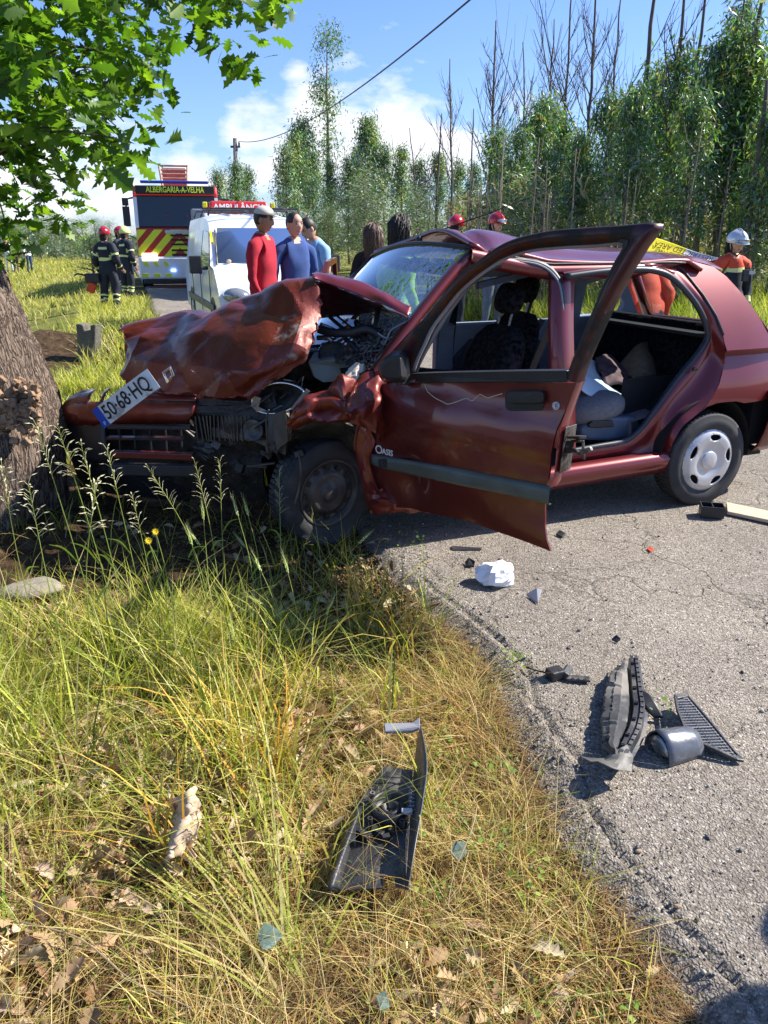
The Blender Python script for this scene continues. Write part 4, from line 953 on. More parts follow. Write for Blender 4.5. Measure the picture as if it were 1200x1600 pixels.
    # front bumper: upper bar with slots, broken, far end against the tree
    top = [YP(x, y, Y) for x, y, Y in [(99, 640, 4.62), (106, 626, 4.60), (128, 612, 4.52), (160, 609, 4.44), (200, 607, 4.34), (250, 612, 4.2), (308, 617, 4.04)]]
    l2 = [YP(x, y, Y) for x, y, Y in [(98, 643, 4.52), (106, 634, 4.44), (130, 630, 4.32), (162, 628, 4.24), (200, 626, 4.16), (250, 627, 4.04), (306, 628, 3.92)]]
    l3 = [YP(x, y, Y) for x, y, Y in [(98, 648, 4.50), (106, 645, 4.40), (130, 644, 4.28), (162, 644, 4.20), (200, 645, 4.12), (250, 645, 4.0), (303, 644, 3.88)]]
    l4 = [YP(x, y, Y) for x, y, Y in [(99, 660, 4.50), (107, 662, 4.42), (130, 664, 4.30), (162, 666, 4.22), (200, 662, 4.14), (250, 661, 4.02), (296, 659, 3.90)]]
    tp = resample(crp(top, 6), 60); a2 = resample(crp(l2, 6), 60); a3 = resample(crp(l3, 6), 60); a4 = resample(crp(l4, 6), 60)
    V, F = loft([tp, [p.lerp(q, .5)+UZ*.012 for p, q in zip(tp, a2)], a2])
    # slots cut from the top shelf
    n = 60; F = [f_ for f_ in F if not any((18 <= (i % n) <= 22 or 24 <= (i % n) <= 31) for i in f_[:1]) or f_[0] >= n*1.0 and False or f_[0] < 0]
    bu = mesh('front_bumper', V, F, M['paint_dusty'], P, smooth=True, solid=.008)
    V, F = loft(crumple([a2, [p.lerp(q, .5) for p, q in zip(a2, a3)], a3, [p.lerp(q, .5) for p, q in zip(a3, a4)], a4], .006, 9)); mesh('bumper_face', V, F, M['paint_crumpled'], bu, smooth=True, solid=.01)
    mb = MB(); mb.prism([YP(150, 640, 4.5), YP(310, 640, 4.25), YP(310, 735, 4.25), YP(150, 735, 4.5)], Vector((.01, .03, 0))); mb.make('dark_backing', M['grime'], bu)  # dark plane added to stand in for the shade behind the bumper mouth
    # black left end and lower mouth with slats
    blk = [[YP(x, y, Y) for x, y, Y in [(98, 644, 4.56), (130, 646, 4.34), (165, 648, 4.24)]], [YP(x, y, Y) for x, y, Y in [(100, 675, 4.52), (130, 690, 4.3), (168, 690, 4.2)]], [YP(x, y, Y) for x, y, Y in [(112, 700, 4.5), (140, 715, 4.3), (180, 722, 4.2)]]]
    V, F = loft(patch(blk, 4, 4)); mesh('bumper_end', V, F, M['black'], bu, smooth=True, solid=.02)
    for (y0, y1, x0, x1, m, hgt, Ya) in ((680, 681, 170, 290, 'paint_under', .016, 4.14), (662, 663, 172, 300, 'black', .02, 4.12), (702, 706, 178, 304, 'paint_dusty', .035, 4.1), (722, 724, 172, 310, 'black', .06, 4.1)):
        mb = MB(); p0 = YP(x0, y0, Ya); p1 = YP(x1, y1, Ya-.22); d = (p1-p0)
        mb.prism([p0, p0+Vector((0, -.05, 0)), p1+Vector((0, -.05, 0)), p1], UZ*-hgt); mb.make('grille_slat', M[m], bu, bevel=.004)
    for k in range(5):
        mb = MB(); x = 186+k*24; p = YP(x, 666, 4.14-k*.04); q = YP(x+3, 715, 4.14-k*.04); mb.tube([p, q], .007, 5); mb.make('grille_upright', M['black'], bu)
    # number plate hanging tilted
    A = YP(148, 641, 3.98); B = YP(231, 577, 3.86); Cc = YP(242, 605, 3.86); D = YP(160, 672, 3.98)
    x_ = (B-A).normalized(); y_ = ((A-D)+(B-Cc)).normalized(); W = (B-A).length; Hh = (A-D).length
    fm = frame((A+B+Cc+D)/4, x_, y_); pe = empty('number_plate', fm.to_translation()); 
    pe.parent = P; pe.location = fm.to_translation()-R0
    wM = fm.copy(); 
    def L3(x, y, z=0): return wM @ Vector((x, y, z))
    rows = [[L3(-W/2+W*i/16, -Hh/2+Hh*j, -.02*(max(0, i/16-.8)/.2)**2) for i in range(17)] for j in (0, 1)]
    V, F = loft(rows); mesh('plate_blank', V, F, M['plate'], pe, smooth=False, solid=.003)
    mb = MB(); mb.prism([L3(-W/2, -Hh/2, .002), L3(-W/2+.11*W, -Hh/2, .002), L3(-W/2+.11*W, Hh/2, .002), L3(-W/2, Hh/2, .002)], (L3(0, 0, 1)-L3(0, 0, 0))*.0012); mb.make('euro_band', M['euroblue'], pe)
    wL = wM.copy(); wL.translation = Vector((0, 0, 0))
    def at(x, y): return wL @ Matrix.Translation((x, y, .0035))
    text('plate_characters', '50·68·HQ', Hh*.98, M['ink'], pe, at(-W/2+.125*W, 0), .0004, 'LEFT', (W*.90)/(Hh*.98*4.42), .0006)
    text('country_letter', 'P', Hh*.26, M['plate'], pe, at(-W/2+.055*W, -Hh*.33), .0004)
    # slam panel / radiator support and grimy beams behind the bumper
    def slab(name, rows, m, amp=.02, fr=7, solid=.02, ku=4, kv=4, sd=0., par=P):
        g = patch([R(r) for r in rows], ku, kv); g = folds(g, int(2+fr*.7), int(3+fr*.9), amp*.9, int(sd)+3, .5); g = crumple(g, amp*.15, fr*3, sd); V, F = loft(g); o = mesh(name, V, F, m, par, smooth=True, solid=solid)
        e = o.modifiers.new('e', 'EDGE_SPLIT'); e.split_angle = math.radians(32); return o
    slab('radiator_panel', [[(296, 622, 4.0), (350, 626, 3.9), (396, 625, 3.8), (430, 600, 3.75)], [(300, 650, 3.95), (350, 650, 3.86), (400, 650, 3.76), (436, 645, 3.72)], [(310, 672, 3.95), (350, 676, 3.86), (410, 676, 3.76), (446, 680, 3.70)], [(330, 690, 4.0), (370, 700, 3.9), (420, 704, 3.8), (450, 712, 3.74)]], M['grime'], .02, 5, sd=2)
    def plate(nm, pts, ext, m, bv=.004):
        mb = MB(); mb.prism([YP(*p) for p in pts], Vector(ext)); return mb.make(nm, M[m], P, bevel=bv)
    plate('cross_member', [(296, 634, 3.93), (360, 634, 3.83), (420, 618, 3.72), (424, 628, 3.70), (362, 646, 3.81), (298, 646, 3.91)], (0, .04, .0), 'grime')
    plate('chassis_leg', [(330, 668, 3.86), (400, 668, 3.74), (448, 688, 3.66), (446, 712, 3.66), (396, 690, 3.74), (332, 684, 3.86)], (.01, .08, 0), 'steeldark')
    rc = [YP(304, 650, 3.90), YP(388, 650, 3.74), YP(392, 690, 3.74), YP(308, 688, 3.90)]
    for k in range(15):
        t = k/14; a = rc[0].lerp(rc[1], t); b = rc[3].lerp(rc[2], t); mb = MB(); mb.prism([a, a+Vector((.006, 0, 0)), b+Vector((.006+.01*math.sin(k), 0, 0)), b+Vector((.01*math.sin(k), 0, 0))], Vector((0, .03, 0))); mb.make('radiator_fin', M['steeldark'], P)
    mb = MB(); q = YP(398, 672, 3.72); mb.lathe([(0, .05), (.02, .055), (.02, .045), (.0, .03), (.01, 0)], q, Vector((-.3, -1, .1)), 20); mb.make('fan_motor', M['black2'], P, smooth=True)
    plate('lamp_bracket', [(424, 648, 3.64), (446, 640, 3.60), (450, 690, 3.60), (432, 704, 3.62)], (0, .012, 0), 'steeldark', .002)
    slab('engine_undertray', [[(296, 655, 4.2), (360, 690, 4.1), (420, 700, 3.95)], [(296, 700, 4.2), (350, 730, 4.1), (410, 740, 3.95)], [(250, 745, 4.4), (340, 770, 4.2), (420, 780, 4.05)]], M['grime'], .03, 8, sd=5)
    slab('front_under_panel', [[(110, 700, 4.6), (200, 725, 4.4), (300, 730, 4.3)], [(130, 760, 4.8), (210, 770, 4.6), (300, 780, 4.5)]], M['interior'], .02, 6)
    slab('firewall', [[(400, 560, 4.4), (480, 520, 4.5), (560, 500, 4.4), (610, 520, 4.1)], [(400, 640, 4.3), (480, 640, 4.3), (560, 640, 4.2), (600, 640, 4.0)], [(420, 760, 4.4), (480, 760, 4.4), (560, 760, 4.3), (600, 760, 4.1)]], M['grime'], .05, 5, sd=7)
    # far wing keeps the body closed behind the bonnet
    slab('far_wing', [[(192, 522, 4.9), (260, 510, 5.2), (360, 500, 5.3), (450, 480, 5.3)], [(196, 600, 4.9), (260, 600, 5.1), (360, 600, 5.2), (450, 600, 5.2)], [(200, 700, 5.0), (260, 700, 5.1), (360, 700, 5.2), (450, 700, 5.3)]], M['paint'], .02, 4, sd=3)
    # wheel-arch liner above the crushed wheel
    slab('wheel_arch_liner', [[(424, 700, 3.66), (450, 664, 3.66), (520, 655, 3.66), (568, 672, 3.66)], [(430, 712, 3.68), (460, 685, 3.74), (520, 680, 3.78), (572, 700, 3.72)], [(440, 740, 3.9), (466, 712, 4.0), (520, 705, 4.05), (580, 730, 3.9)]], M['grime'], .02, 9, sd=4)
    slab('inner_wing', [[(420, 655, 3.70), (430, 640, 3.70), (444, 634, 3.70), (452, 640, 3.66)], [(420, 690, 3.68), (434, 680, 3.66), (448, 670, 3.64), (456, 668, 3.62)], [(416, 715, 3.70), (426, 700, 3.68), (440, 690, 3.66), (454, 686, 3.64)]], M['steeldark'], .008, 12, sd=8)
    # torn near wing, crumpled in several folds
    w1 = [[(452, 650, 3.54), (476, 618, 3.54), (502, 606, 3.56), (530, 596, 3.56), (556, 588, 3.58), (582, 580, 3.64), (596, 596, 3.66)],
          [(450, 660, 3.50), (476, 634, 3.46), (504, 626, 3.50), (534, 622, 3.44), (560, 616, 3.50), (582, 612, 3.58), (600, 618, 3.62)],
          [(456, 664, 3.50), (480, 652, 3.44), (508, 646, 3.48), (538, 646, 3.36), (564, 642, 3.42), (584, 642, 3.50), (601, 648, 3.58)],
          [(470, 664, 3.52), (496, 662, 3.48), (520, 660, 3.48), (544, 668, 3.42), (566, 668, 3.46), (584, 676, 3.50), (598, 690, 3.54)]]
    slab('near_wing', w1, M['paint_crumpled'], .05, 4.0, .006, 8, 8, sd=6)
    slab('wing_rear_strip', [[(560, 655, 3.60), (574, 664, 3.60), (586, 690, 3.60)], [(554, 690, 3.62), (566, 700, 3.60), (578, 720, 3.60)], [(562, 740, 3.62), (574, 748, 3.60), (588, 760, 3.60)], [(574, 788, 3.62), (590, 792, 3.60), (606, 790, 3.60)]], M['paint'], .012, 9, .006, sd=1)
    slab('sill_end', [[(576, 774, 3.64), (600, 766, 3.6), (640, 776, 3.58), (684, 788, 3.6)], [(574, 790, 3.60), (600, 786, 3.54), (640, 790, 3.54), (680, 794, 3.6)], [(580, 800, 3.66), (605, 800, 3.6), (640, 797, 3.6), (670, 797, 3.64)]], M['paint_crumpled'], .02, 12, .006, 5, 5, sd=2)
    # headlamp: empty shell with bright rim and broken lens strip
    c = [YP(x, y, Y) for x, y, Y in [(394, 632, 3.72), (398, 616, 3.72), (412, 604, 3.70), (436, 598, 3.68), (460, 602, 3.64), (474, 612, 3.60), (466, 628, 3.58), (452, 640, 3.60), (430, 646, 3.64), (408, 644, 3.70)]]
    ring = crp(c+[c[0]], 4); mb = MB(); mb.tube(ring, .006, 6); hl = mb.make('headlamp', M['chrome'], P, smooth=True)
    ce = sum(c, Vector())/len(c)+Vector((0, .12, .0)); V, F = loft([ring, [ce+(p-ce)*.7+Vector((0, .02, 0)) for p in ring], [ce+(p-ce)*.3 for p in ring], [ce for p in ring]]); mesh('lamp_bowl', V, F, M['grime'], hl, smooth=True)
    mb = MB(); rr_ = random.Random(3)
    for k in range(9):
        a = ce+Vector((rr_.uniform(-.1, .1), rr_.uniform(-.08, 0), rr_.uniform(-.05, .05))); mb.tube([a, a+Vector((rr_.uniform(-.06, .06), -.03, rr_.uniform(-.04, .05))), a+Vector((rr_.uniform(-.08, .08), -.04, rr_.uniform(-.04, .05)))], .004, 5)
    mb.make('lamp_wiring', M['black2'], hl)
    mb = MB(); mb.prism([YP(x, y, 3.56) for x, y in [(478, 608), (484, 612), (462, 640), (452, 641)]], Vector((0, .01, 0))); mb.make('lens_shard', M['lampglass'], hl)
    mb = MB(); mb.prism([YP(x, y, 3.70) for x, y in [(392, 634), (396, 618), (408, 622), (404, 636), (418, 642), (402, 644)]], Vector((0, .01, 0))); mb.make('lens_shard', M['lampglass'], hl)
    # cream box (air filter) and torn bracket
    mb = MB(); f4 = R([(480, 566, 3.92), (518, 562, 3.90), (545, 572, 3.92), (541, 596, 3.92), (505, 598, 3.86), (490, 590, 3.88)]); mb.prism(f4, Vector((.02, .16, .03))); mb.make('air_filter_box', M['cream'], P, bevel=.008)
    slab('torn_bracket', [[(543, 580, 3.72), (556, 566, 3.74), (570, 572, 3.74)], [(540, 590, 3.68), (556, 584, 3.68), (574, 586, 3.70)], [(546, 598, 3.66), (560, 598, 3.64), (578, 598, 3.66)]], M['wspaint'], .012, 14, .003, sd=4)
    # engine blocks, hoses, cables
    rg = random.Random(21)
    mb = MB(); mb.box(YP(470, 560, 4.2), (.22, .25, .16), Matrix.Rotation(.5, 3, 'Z') @ Matrix.Rotation(.2, 3, 'X')); mb.make('engine_block', M['grime'], P, bevel=.015)
    mb = MB(); mb.box(YP(445, 612, 4.05), (.30, .2, .14), Matrix.Rotation(.3, 3, 'Y')); mb.lathe([(0, .07), (.1, .07), (.1, 0)], YP(520, 560, 4.05), Vector((0, -1, .4)), 18); mb.make('engine_block', M['grime'], P, bevel=.01)
    def hose(pts, r, m, nm='hose'):
        mb = MB(); mb.tube(crp([YP(*p) for p in pts], 5), r, 7); mb.make(nm, M[m], P, smooth=True)
    hose([(498, 514, 3.98), (520, 520, 3.95), (548, 520, 3.92), (572, 514, 3.9), (590, 522, 3.9)], .022, 'black')
    hose([(515, 495, 4.1), (530, 508, 4.05), (545, 520, 4.0)], .010, 'black')
    hose([(500, 506, 4.0), (530, 520, 4.0), (560, 548, 3.92), (568, 560, 3.88)], .009, 'steel')
    hose([(540, 530, 3.95), (556, 545, 3.9), (566, 560, 3.85)], .012, 'black')
    hose([(590, 520, 3.82), (604, 528, 3.8), (612, 515, 3.8), (640, 500, 3.78)], .0045, 'sealgrey', 'cable')
    hose([(560, 560, 3.8), (566, 556, 3.76), (574, 570, 3.74), (577, 582, 3.72)], .003, 'black', 'cable')
    hose([(496, 528, 3.98), (512, 528, 3.96), (518, 533, 3.96)], .013, 'steel')
    hose([(388, 500, 4.1), (440, 540, 4.0), (500, 540, 4.05)], .008, 'black', 'cable')
    hose([(420, 640, 3.6), (416, 660, 3.62), (418, 690, 3.64), (422, 712, 3.68)], .005, 'steeldark', 'cable')
    hose([(466, 706, 3.5), (470, 730, 3.48), (468, 760, 3.5), (460, 790, 3.5)], .006, 'steeldark', 'cable')
    for k in range(26):
        x = rg.uniform(300, 470); y = rg.uniform(630, 735); Yd = 3.98-(x-300)/170*.34
        a = YP(x, y, Yd); mb = MB()
        if k % 2: mb.box(a, (rg.uniform(.02, .07), .03, rg.uniform(.02, .06)), Matrix.Rotation(rg.uniform(0, 3), 3, 'Y') @ Matrix.Rotation(rg.uniform(-.5, .5), 3, 'X'))
        else: mb.tube([a, a+Vector((rg.uniform(-.1, .1), -.02, rg.uniform(-.06, .06))), a+Vector((rg.uniform(-.15, .15), 0, rg.uniform(-.08, .04)))], rg.uniform(.004, .01), 6)
        mb.make('broken_fitting', M[rg.choice(['grime', 'grime', 'steeldark', 'black2', 'black2'])], P, bevel=.002 if k % 2 else 0)
    # lower strut and arm by the crushed wheel
    hose([(505, 690, 3.95), (512, 720, 4.05), (515, 750, 4.1)], .03, 'grime', 'suspension_strut')
    hose([(400, 760, 4.2), (450, 770, 4.15), (510, 765, 4.1)], .02, 'grime', 'suspension_arm')
    # wiper
    hose([(600, 545, 3.78), (560, 520, 3.95), (520, 488, 4.2)], .006, 'black', 'wiper')
build_front()
M['lips'] = mat('lips', (.3, .12, .1), .5)
# ------------------------------------------------------------------ people
def limb_mesh(joints, edges, radii, sub=2):
    """joints: list of Vector, edges idx, radii (rx,ry). Skin modifier -> evaluated verts/faces"""
    me = bpy.data.meshes.new('sk'); me.from_pydata([tuple(j) for j in joints], edges, [])
    o = bpy.data.objects.new('sk', me); COL.objects.link(o)
    m = o.modifiers.new('k', 'SKIN'); m.use_smooth_shade = True
    sv = me.skin_vertices[0].data
    for i, r in enumerate(radii): sv[i].radius = r; sv[i].use_root = (i == 0)
    s = o.modifiers.new('u', 'SUBSURF'); s.levels = sub; s.render_levels = sub
    dg = bpy.context.evaluated_depsgraph_get(); ev = o.evaluated_get(dg); em = ev.to_mesh()
    V = [v.co.copy() for v in em.vertices]; F = [tuple(p.vertices) for p in em.polygons]
    ev.to_mesh_clear(); bpy.data.objects.remove(o); bpy.data.meshes.remove(me)
    return V, F
def person(loc, face, H, label, cloth, arms=None, legs=None, head='short', lean=0.0, nod=0.0, turn=0.0, group=None, skin='skin', width=1.0, coat=0.0, bands=(), fingers=True):
    """face: heading angle the person looks to (radians, 0 = toward -Y / camera). local: x right-hand-of-viewer, -y front"""
    k = H/1.80; J = {}
    root = empty('person', loc, 0, label, 'person', group)
    W = width
    fw = lambda z: -math.sin(lean)*(max(0, z-.95))
    j = dict(pelvis=(0, 0, .95), waist=(0, fw(1.10), 1.10), chest=(0, fw(1.30), 1.29), neck=(0, fw(1.47)+.01, 1.47), nk2=(0, fw(1.56)-.01-.03*abs(nod), 1.56),
             shL=(-.185*W, fw(1.43), 1.42), shR=(.185*W, fw(1.43), 1.42), hpL=(-.095, 0, .90), hpR=(.095, 0, .90))
    arms = arms or {}
    aL = arms.get('L', [(-.26, .02, 1.14), (-.27, -.06, .90)]); aR = arms.get('R', [(.26, .02, 1.14), (.27, -.06, .90)])
    legs = legs or {}
    lL = legs.get('L', [(-.11, -.01, .50), (-.13, .03, .09), (-.14, -.12, .04)]); lR = legs.get('R', [(.11, -.01, .50), (.13, .03, .09), (.14, -.12, .04)])
    names = list(j.keys()); pts = [Vector(j[n]) for n in names]; idx = {n: i for i, n in enumerate(names)}
    def addp(n, p): idx[n] = len(pts); pts.append(Vector(p)); return idx[n]
    for s, a in (('L', aL), ('R', aR)):
        addp('el'+s, a[0]); addp('wr'+s, a[1]); w = Vector(a[1]); d = (w-Vector(a[0])).normalized(); addp('pa'+s, w+d*.07)
    for s, a in (('L', lL), ('R', lR)): addp('kn'+s, a[0]); addp('an'+s, a[1]); addp('to'+s, a[2])
    E = [('pelvis', 'waist'), ('waist', 'chest'), ('chest', 'neck'), ('neck', 'nk2'), ('neck', 'shL'), ('neck', 'shR'), ('shL', 'elL'), ('elL', 'wrL'), ('wrL', 'paL'), ('shR', 'elR'), ('elR', 'wrR'), ('wrR', 'paR'), ('pelvis', 'hpL'), ('pelvis', 'hpR'), ('hpL', 'knL'), ('knL', 'anL'), ('anL', 'toL'), ('hpR', 'knR'), ('knR', 'anR'), ('anR', 'toR')]
    c = coat
    rad = dict(pelvis=(.155*W+c, .11+c), waist=(.14*W+c, .105*W+c), chest=(.165*W+c, .115*W+c), neck=(.075, .07), nk2=(.056, .058), shL=(.075+c, .075+c), shR=(.075+c, .075+c), elL=(.048+c, .048+c), elR=(.048+c, .048+c), wrL=(.03+c*.6, .03+c*.6), wrR=(.03+c*.6, .03+c*.6), paL=(.04, .018), paR=(.04, .018), hpL=(.098+c, .10+c), hpR=(.098+c, .10+c), knL=(.062+c, .062+c), knR=(.062+c, .062+c), anL=(.045+c, .045+c), anR=(.045+c, .045+c), toL=(.045, .035), toR=(.045, .035))
    V, F = limb_mesh([p*k for p in pts], [(idx[a], idx[b]) for a, b in E], [(rad[n][0]*k, rad[n][1]*k) for n in idx], 2)
    mats = [M[cloth['top']], M[cloth['legs']], M[skin], M[cloth.get('shoes', 'shoe')], M['reflect'], M[cloth.get('yoke', cloth['top'])]]
    Rz = Matrix.Rotation(face, 3, 'Z')
    def seg(p):
        best = 9; bn = None
        for a, b in E:
            A = pts[idx[a]]*k; B = pts[idx[b]]*k; t = max(0, min(1, (p-A).dot(B-A)/max(1e-9, (B-A).length_squared))); d = (p-A.lerp(B, t)).length-.5*(rad[a][0]*(1-t)+rad[b][0]*t)
            if d < best: best = d; bn = (a, b, t)
        return bn
    mi = []
    for f in F:
        p = sum((V[i] for i in f), Vector())/len(f); a, b, t = seg(p); z = p.z/k
        if b[:2] == 'pa' : m = 2
        elif b == 'nk2': m = 2 if t > .25 else 0
        elif b[:2] == 'to' or (b[:2] == 'an' and t > .93): m = 3
        elif a[:2] in ('hp', 'kn', 'an'): m = 2 if ('shorts' in cloth and z < .52) else 1
        elif a == 'pelvis' and b[:2] == 'hp' or (a == 'pelvis' and z < .96): m = 1 if z < cloth.get('hem', .9) else 0
        elif b[:2] == 'wr' and 'short_sleeve' in cloth: m = 2
        elif b[:2] == 'el' and 'short_sleeve' in cloth and t > .8: m = 2
        else: m = 5 if z > cloth.get('yz', 1.30) else 0
        if m in (0, 1, 5):
            for (kind, lo, hi) in bands:
                if kind == 'torso' and a in ('pelvis', 'waist', 'chest') and lo < z < hi: m = 4
                if kind == 'leg' and a[:2] in ('kn', 'hp') and lo < z < hi: m = 4
                if kind == 'arm' and b[:2] == 'wr' and lo < t < hi: m = 4
                if kind == 'uarm' and b[:2] == 'el' and lo < t < hi: m = 4
        mi.append(m)
    V = [v+noise.noise_vector(Vector((v.x*7, v.y*7, v.z*(4 if v.z < .9*k else 9)))+Vector((loc[0], H, 0)))*(.016+coat*.25)*(1 if .12*k < v.z < 1.5*k and abs(v.x) < .40 else 0)+noise.noise_vector(v*19)*.005*(1 if .2*k < v.z < 1.48*k else 0) for v in V]
    mb = MB(); mb.V = list(V); mb.F = list(F); mb.mi = mi
    # hands: palm end to five fingers
    mb.cur = 2
    if fingers:
        for s in ('L', 'R'):
            w = pts[idx['wr'+s]]*k; pa = pts[idx['pa'+s]]*k; d = (pa-w).normalized(); sd = d.cross(Vector((0, 1, 0))); sd = sd.normalized() if sd.length > .1 else Vector((1, 0, 0)); cu = d.cross(sd)*(-1 if s == 'L' else 1)
            cu = Vector((0, -1, 0))*.6 + cu*.2
            for q, ln in ((-.027, .065), (-.009, .078), (.009, .074), (.026, .058)):
                b0 = pa+sd*q*k-d*.01; mb.tube([b0, b0+d*ln*.45*k+cu*.004, b0+d*ln*.8*k+cu*.018*k, b0+d*ln*k+cu*.034*k], [.009*k, .0085*k, .008*k, .005*k], 6)
            b0 = w.lerp(pa, .4)-sd*.03*k; mb.tube([b0, b0-sd*.02*k+d*.03*k, b0-sd*.025*k+d*.06*k+cu*.01], [.011*k, .010*k, .007*k], 6)
    # head
    nb = pts[idx['nk2']]*k; RH = Matrix.Rotation(turn, 3, 'Z') @ Matrix.Rotation(nod, 3, 'X')
    hc = nb+RH @ Vector((0, -.015, .10))*k
    def hf(v):
        x, y, z = v; 
        if z < 0: x *= 1-.32*z*z; y = y*(1-.12*z*z)
        if y < 0 and z < .35: y *= .92
        if y < -.5 and abs(x) < .18 and -.35 < z < .12: y -= .22*(1-abs(x)/.18)*(.5+(.12-z))       # nose
        if y < -.4 and .12 < abs(x) < .5 and .02 < z < .22: y += .06                                  # eye sockets
        if y < -.5 and abs(x) < .3 and z < -.75: y -= .08                                            # chin
        return Vector((x, y, z))
    mb.ell(hc, (.078*k, .098*k, .122*k), RH, 28, 22, hf)
    for s in (-1, 1): mb.ell(hc+RH @ Vector((s*.080, .008, -.005))*k, (.010*k, .02*k, .034*k), RH, 8, 6)
    mb.V = [Rz @ v for v in mb.V]
    # ground height offset already in loc
    body = mesh('body', mb.V, mb.F, None, root, smooth=True, local=True, mats=mats, mi=mb.mi)
    def child(name, b, m, smooth=True, **kw):
        b.V = [Rz @ v for v in b.V]; return mesh(name, b.V, b.F, m, root, smooth=smooth, local=True, **kw)
    fb = MB()
    for s in (-1, 1): fb = MB(); fb.ell(hc+RH @ Vector((s*.030, -.079, .012))*k, (.012*k, .008*k, .006*k), RH, 8, 6); child('eye', fb, M['hair'])
    fb = MB(); fb.box(hc+RH @ Vector((0, -.084, -.058))*k, (.042*k, .012*k, .006*k), RH); child('mouth', fb, M['lips'])
    for s in (-1, 1): fb = MB(); fb.box(hc+RH @ Vector((s*.032, -.086, .034))*k, (.030*k, .010*k, .006*k), RH); child('eyebrow', fb, M['hair'])
    if head in ('short', 'cap'):
        b = MB()
        def hh(v): return Vector((v.x, v.y+.10, v.z))
        b.ell(hc+RH @ Vector((0, .014, .022))*k, (.085*k, .096*k, .110*k), RH, 22, 14); b.V = [v for v in b.V]
        # cut away the face: drop low front verts
        keep = []
        for f in b.F:
            p = RH.transposed() @ (sum((b.V[i] for i in f), Vector())/4-hc)
            if (p.y < -.06*k and p.z < .048*k) or p.z < -.04*k or (p.y < .01 and p.z < .03*k): continue
            keep.append(f)
        b.F = keep; child('hair', b, M['hair'], solid=.006)
    if head == 'cap':
        b = MB(); b.ell(hc+RH @ Vector((0, .004, .055))*k, (.088*k, .103*k, .078*k), RH, 24, 12, lambda v: Vector((v.x, v.y, max(v.z, -.05))))
        b.prism([hc+RH @ Vector((x, y, z))*k for x, y, z in [(-.075, -.08, .052), (-.062, -.135, .045), (-.03, -.175, .038), (.03, -.175, .038), (.062, -.135, .045), (.075, -.08, .052)]], RH @ Vector((0, 0, .008)))
        child('cap', b, M['capcloth'])
    if head == 'long' or head == 'curly':
        b = MB(); r2 = random.Random(int(loc[0]*100)); b.ell(hc+RH @ Vector((0, .03, .015))*k, (.10*k, .105*k, .125*k), RH, 20, 14)
        keep = []
        for f in b.F:
            p = RH.transposed() @ (sum((b.V[i] for i in f), Vector())/4-hc)
            if p.y < -.05*k and p.z < .07*k: continue
            keep.append(f)
        b.F = keep
        amp = .035 if head == 'curly' else .012
        for q in range(420 if head == 'curly' else 300):
            t = r2.uniform(-.35, math.pi+.35); el = r2.uniform(0, 1.45); el0 = el; L_ = r2.uniform(.16, .36); pp = []; rr = r2.uniform(.96, 1.12); drop = 0
            for i in range(8):
                pp.append(hc+(RH @ Vector((math.cos(el)*math.cos(t)*.098*rr, math.cos(el)*math.sin(t)*.105*rr+.02, math.sin(el)*.132*rr+.01)))*k+Vector((r2.uniform(-1, 1)*amp*.5, r2.uniform(-1, 1)*amp*.5, -drop))*k)
                st_ = (L_+el0*.1)/7; el -= st_/.105
                if el < 0: drop += st_; el = 0; rr *= .985
            b.tube(pp, [.006*k, .007*k, .007*k, .006*k, .005*k, .004*k, .003*k, .001*k], 4)
        child('hair', b, M['hair' if head == 'curly' else 'hairbrown'])
    if head.startswith('helmet'):
        m = {'helmetw': 'helmetwhite', 'helmetr': 'helmetred', 'helmety': 'reflect'}[head]
        b = MB(); b.ell(hc+RH @ Vector((0, .012, .050))*k, (.128*k, .150*k, .128*k), RH, 28, 16, lambda v: Vector((v.x, v.y, max(v.z, -.28)*(1+.08*(abs(v.x) < .15)))))
        b.tube([hc+RH @ Vector((0, -.13+.26*i/10, .05+.135*math.sin(math.pi*(.12+.76*i/10))))*k for i in range(11)], .012*k, 6)
        b.prism([hc+RH @ Vector((x, y, z))*k for x, y, z in [(-.11, -.09, .02), (-.08, -.155, .012), (0, -.18, .01), (.08, -.155, .012), (.11, -.09, .02)]], RH @ Vector((0, 0, .01)))
        child('helmet', b, M[m])
        b = MB(); b.prism([hc+RH @ Vector((x, y, z))*k for x, y, z in [(-.075, -.148, .075), (-.09, -.13, .045), (-.04, -.17, .022), (.04, -.17, .022), (.09, -.13, .045), (.075, -.148, .075)]], RH @ Vector((0, .03, 0)))
        child('goggles', b, M['lampglass'], bevel=.006)
        b = MB(); b.tube([hc+RH @ Vector((-.085, .0, .03))*k, hc+RH @ Vector((-.07, -.03, -.10))*k, hc+RH @ Vector((.0, -.06, -.135))*k, hc+RH @ Vector((.07, -.03, -.10))*k, hc+RH @ Vector((.085, 0, .03))*k], .01*k, 6); b.ell(hc+RH @ Vector((0, .08, -.05))*k, (.09*k, .05*k, .09*k), RH, 12, 8); child('chin_strap', b, M['blackcloth'])
    root['rootinfo'] = 1; del root['rootinfo']
    return root, k, Rz, hc, mb
def gp(px, Y, z=None):
    x = (px-600)/FPX*(Y*CC+1.5*SS*.0+ (CH-1.45)*SS) if False else None
    d = ray(px, 370); p = CAMP+d*(Y/d.y); return Vector((p.x, p.y, gz(p.x, p.y) if z is None else z))
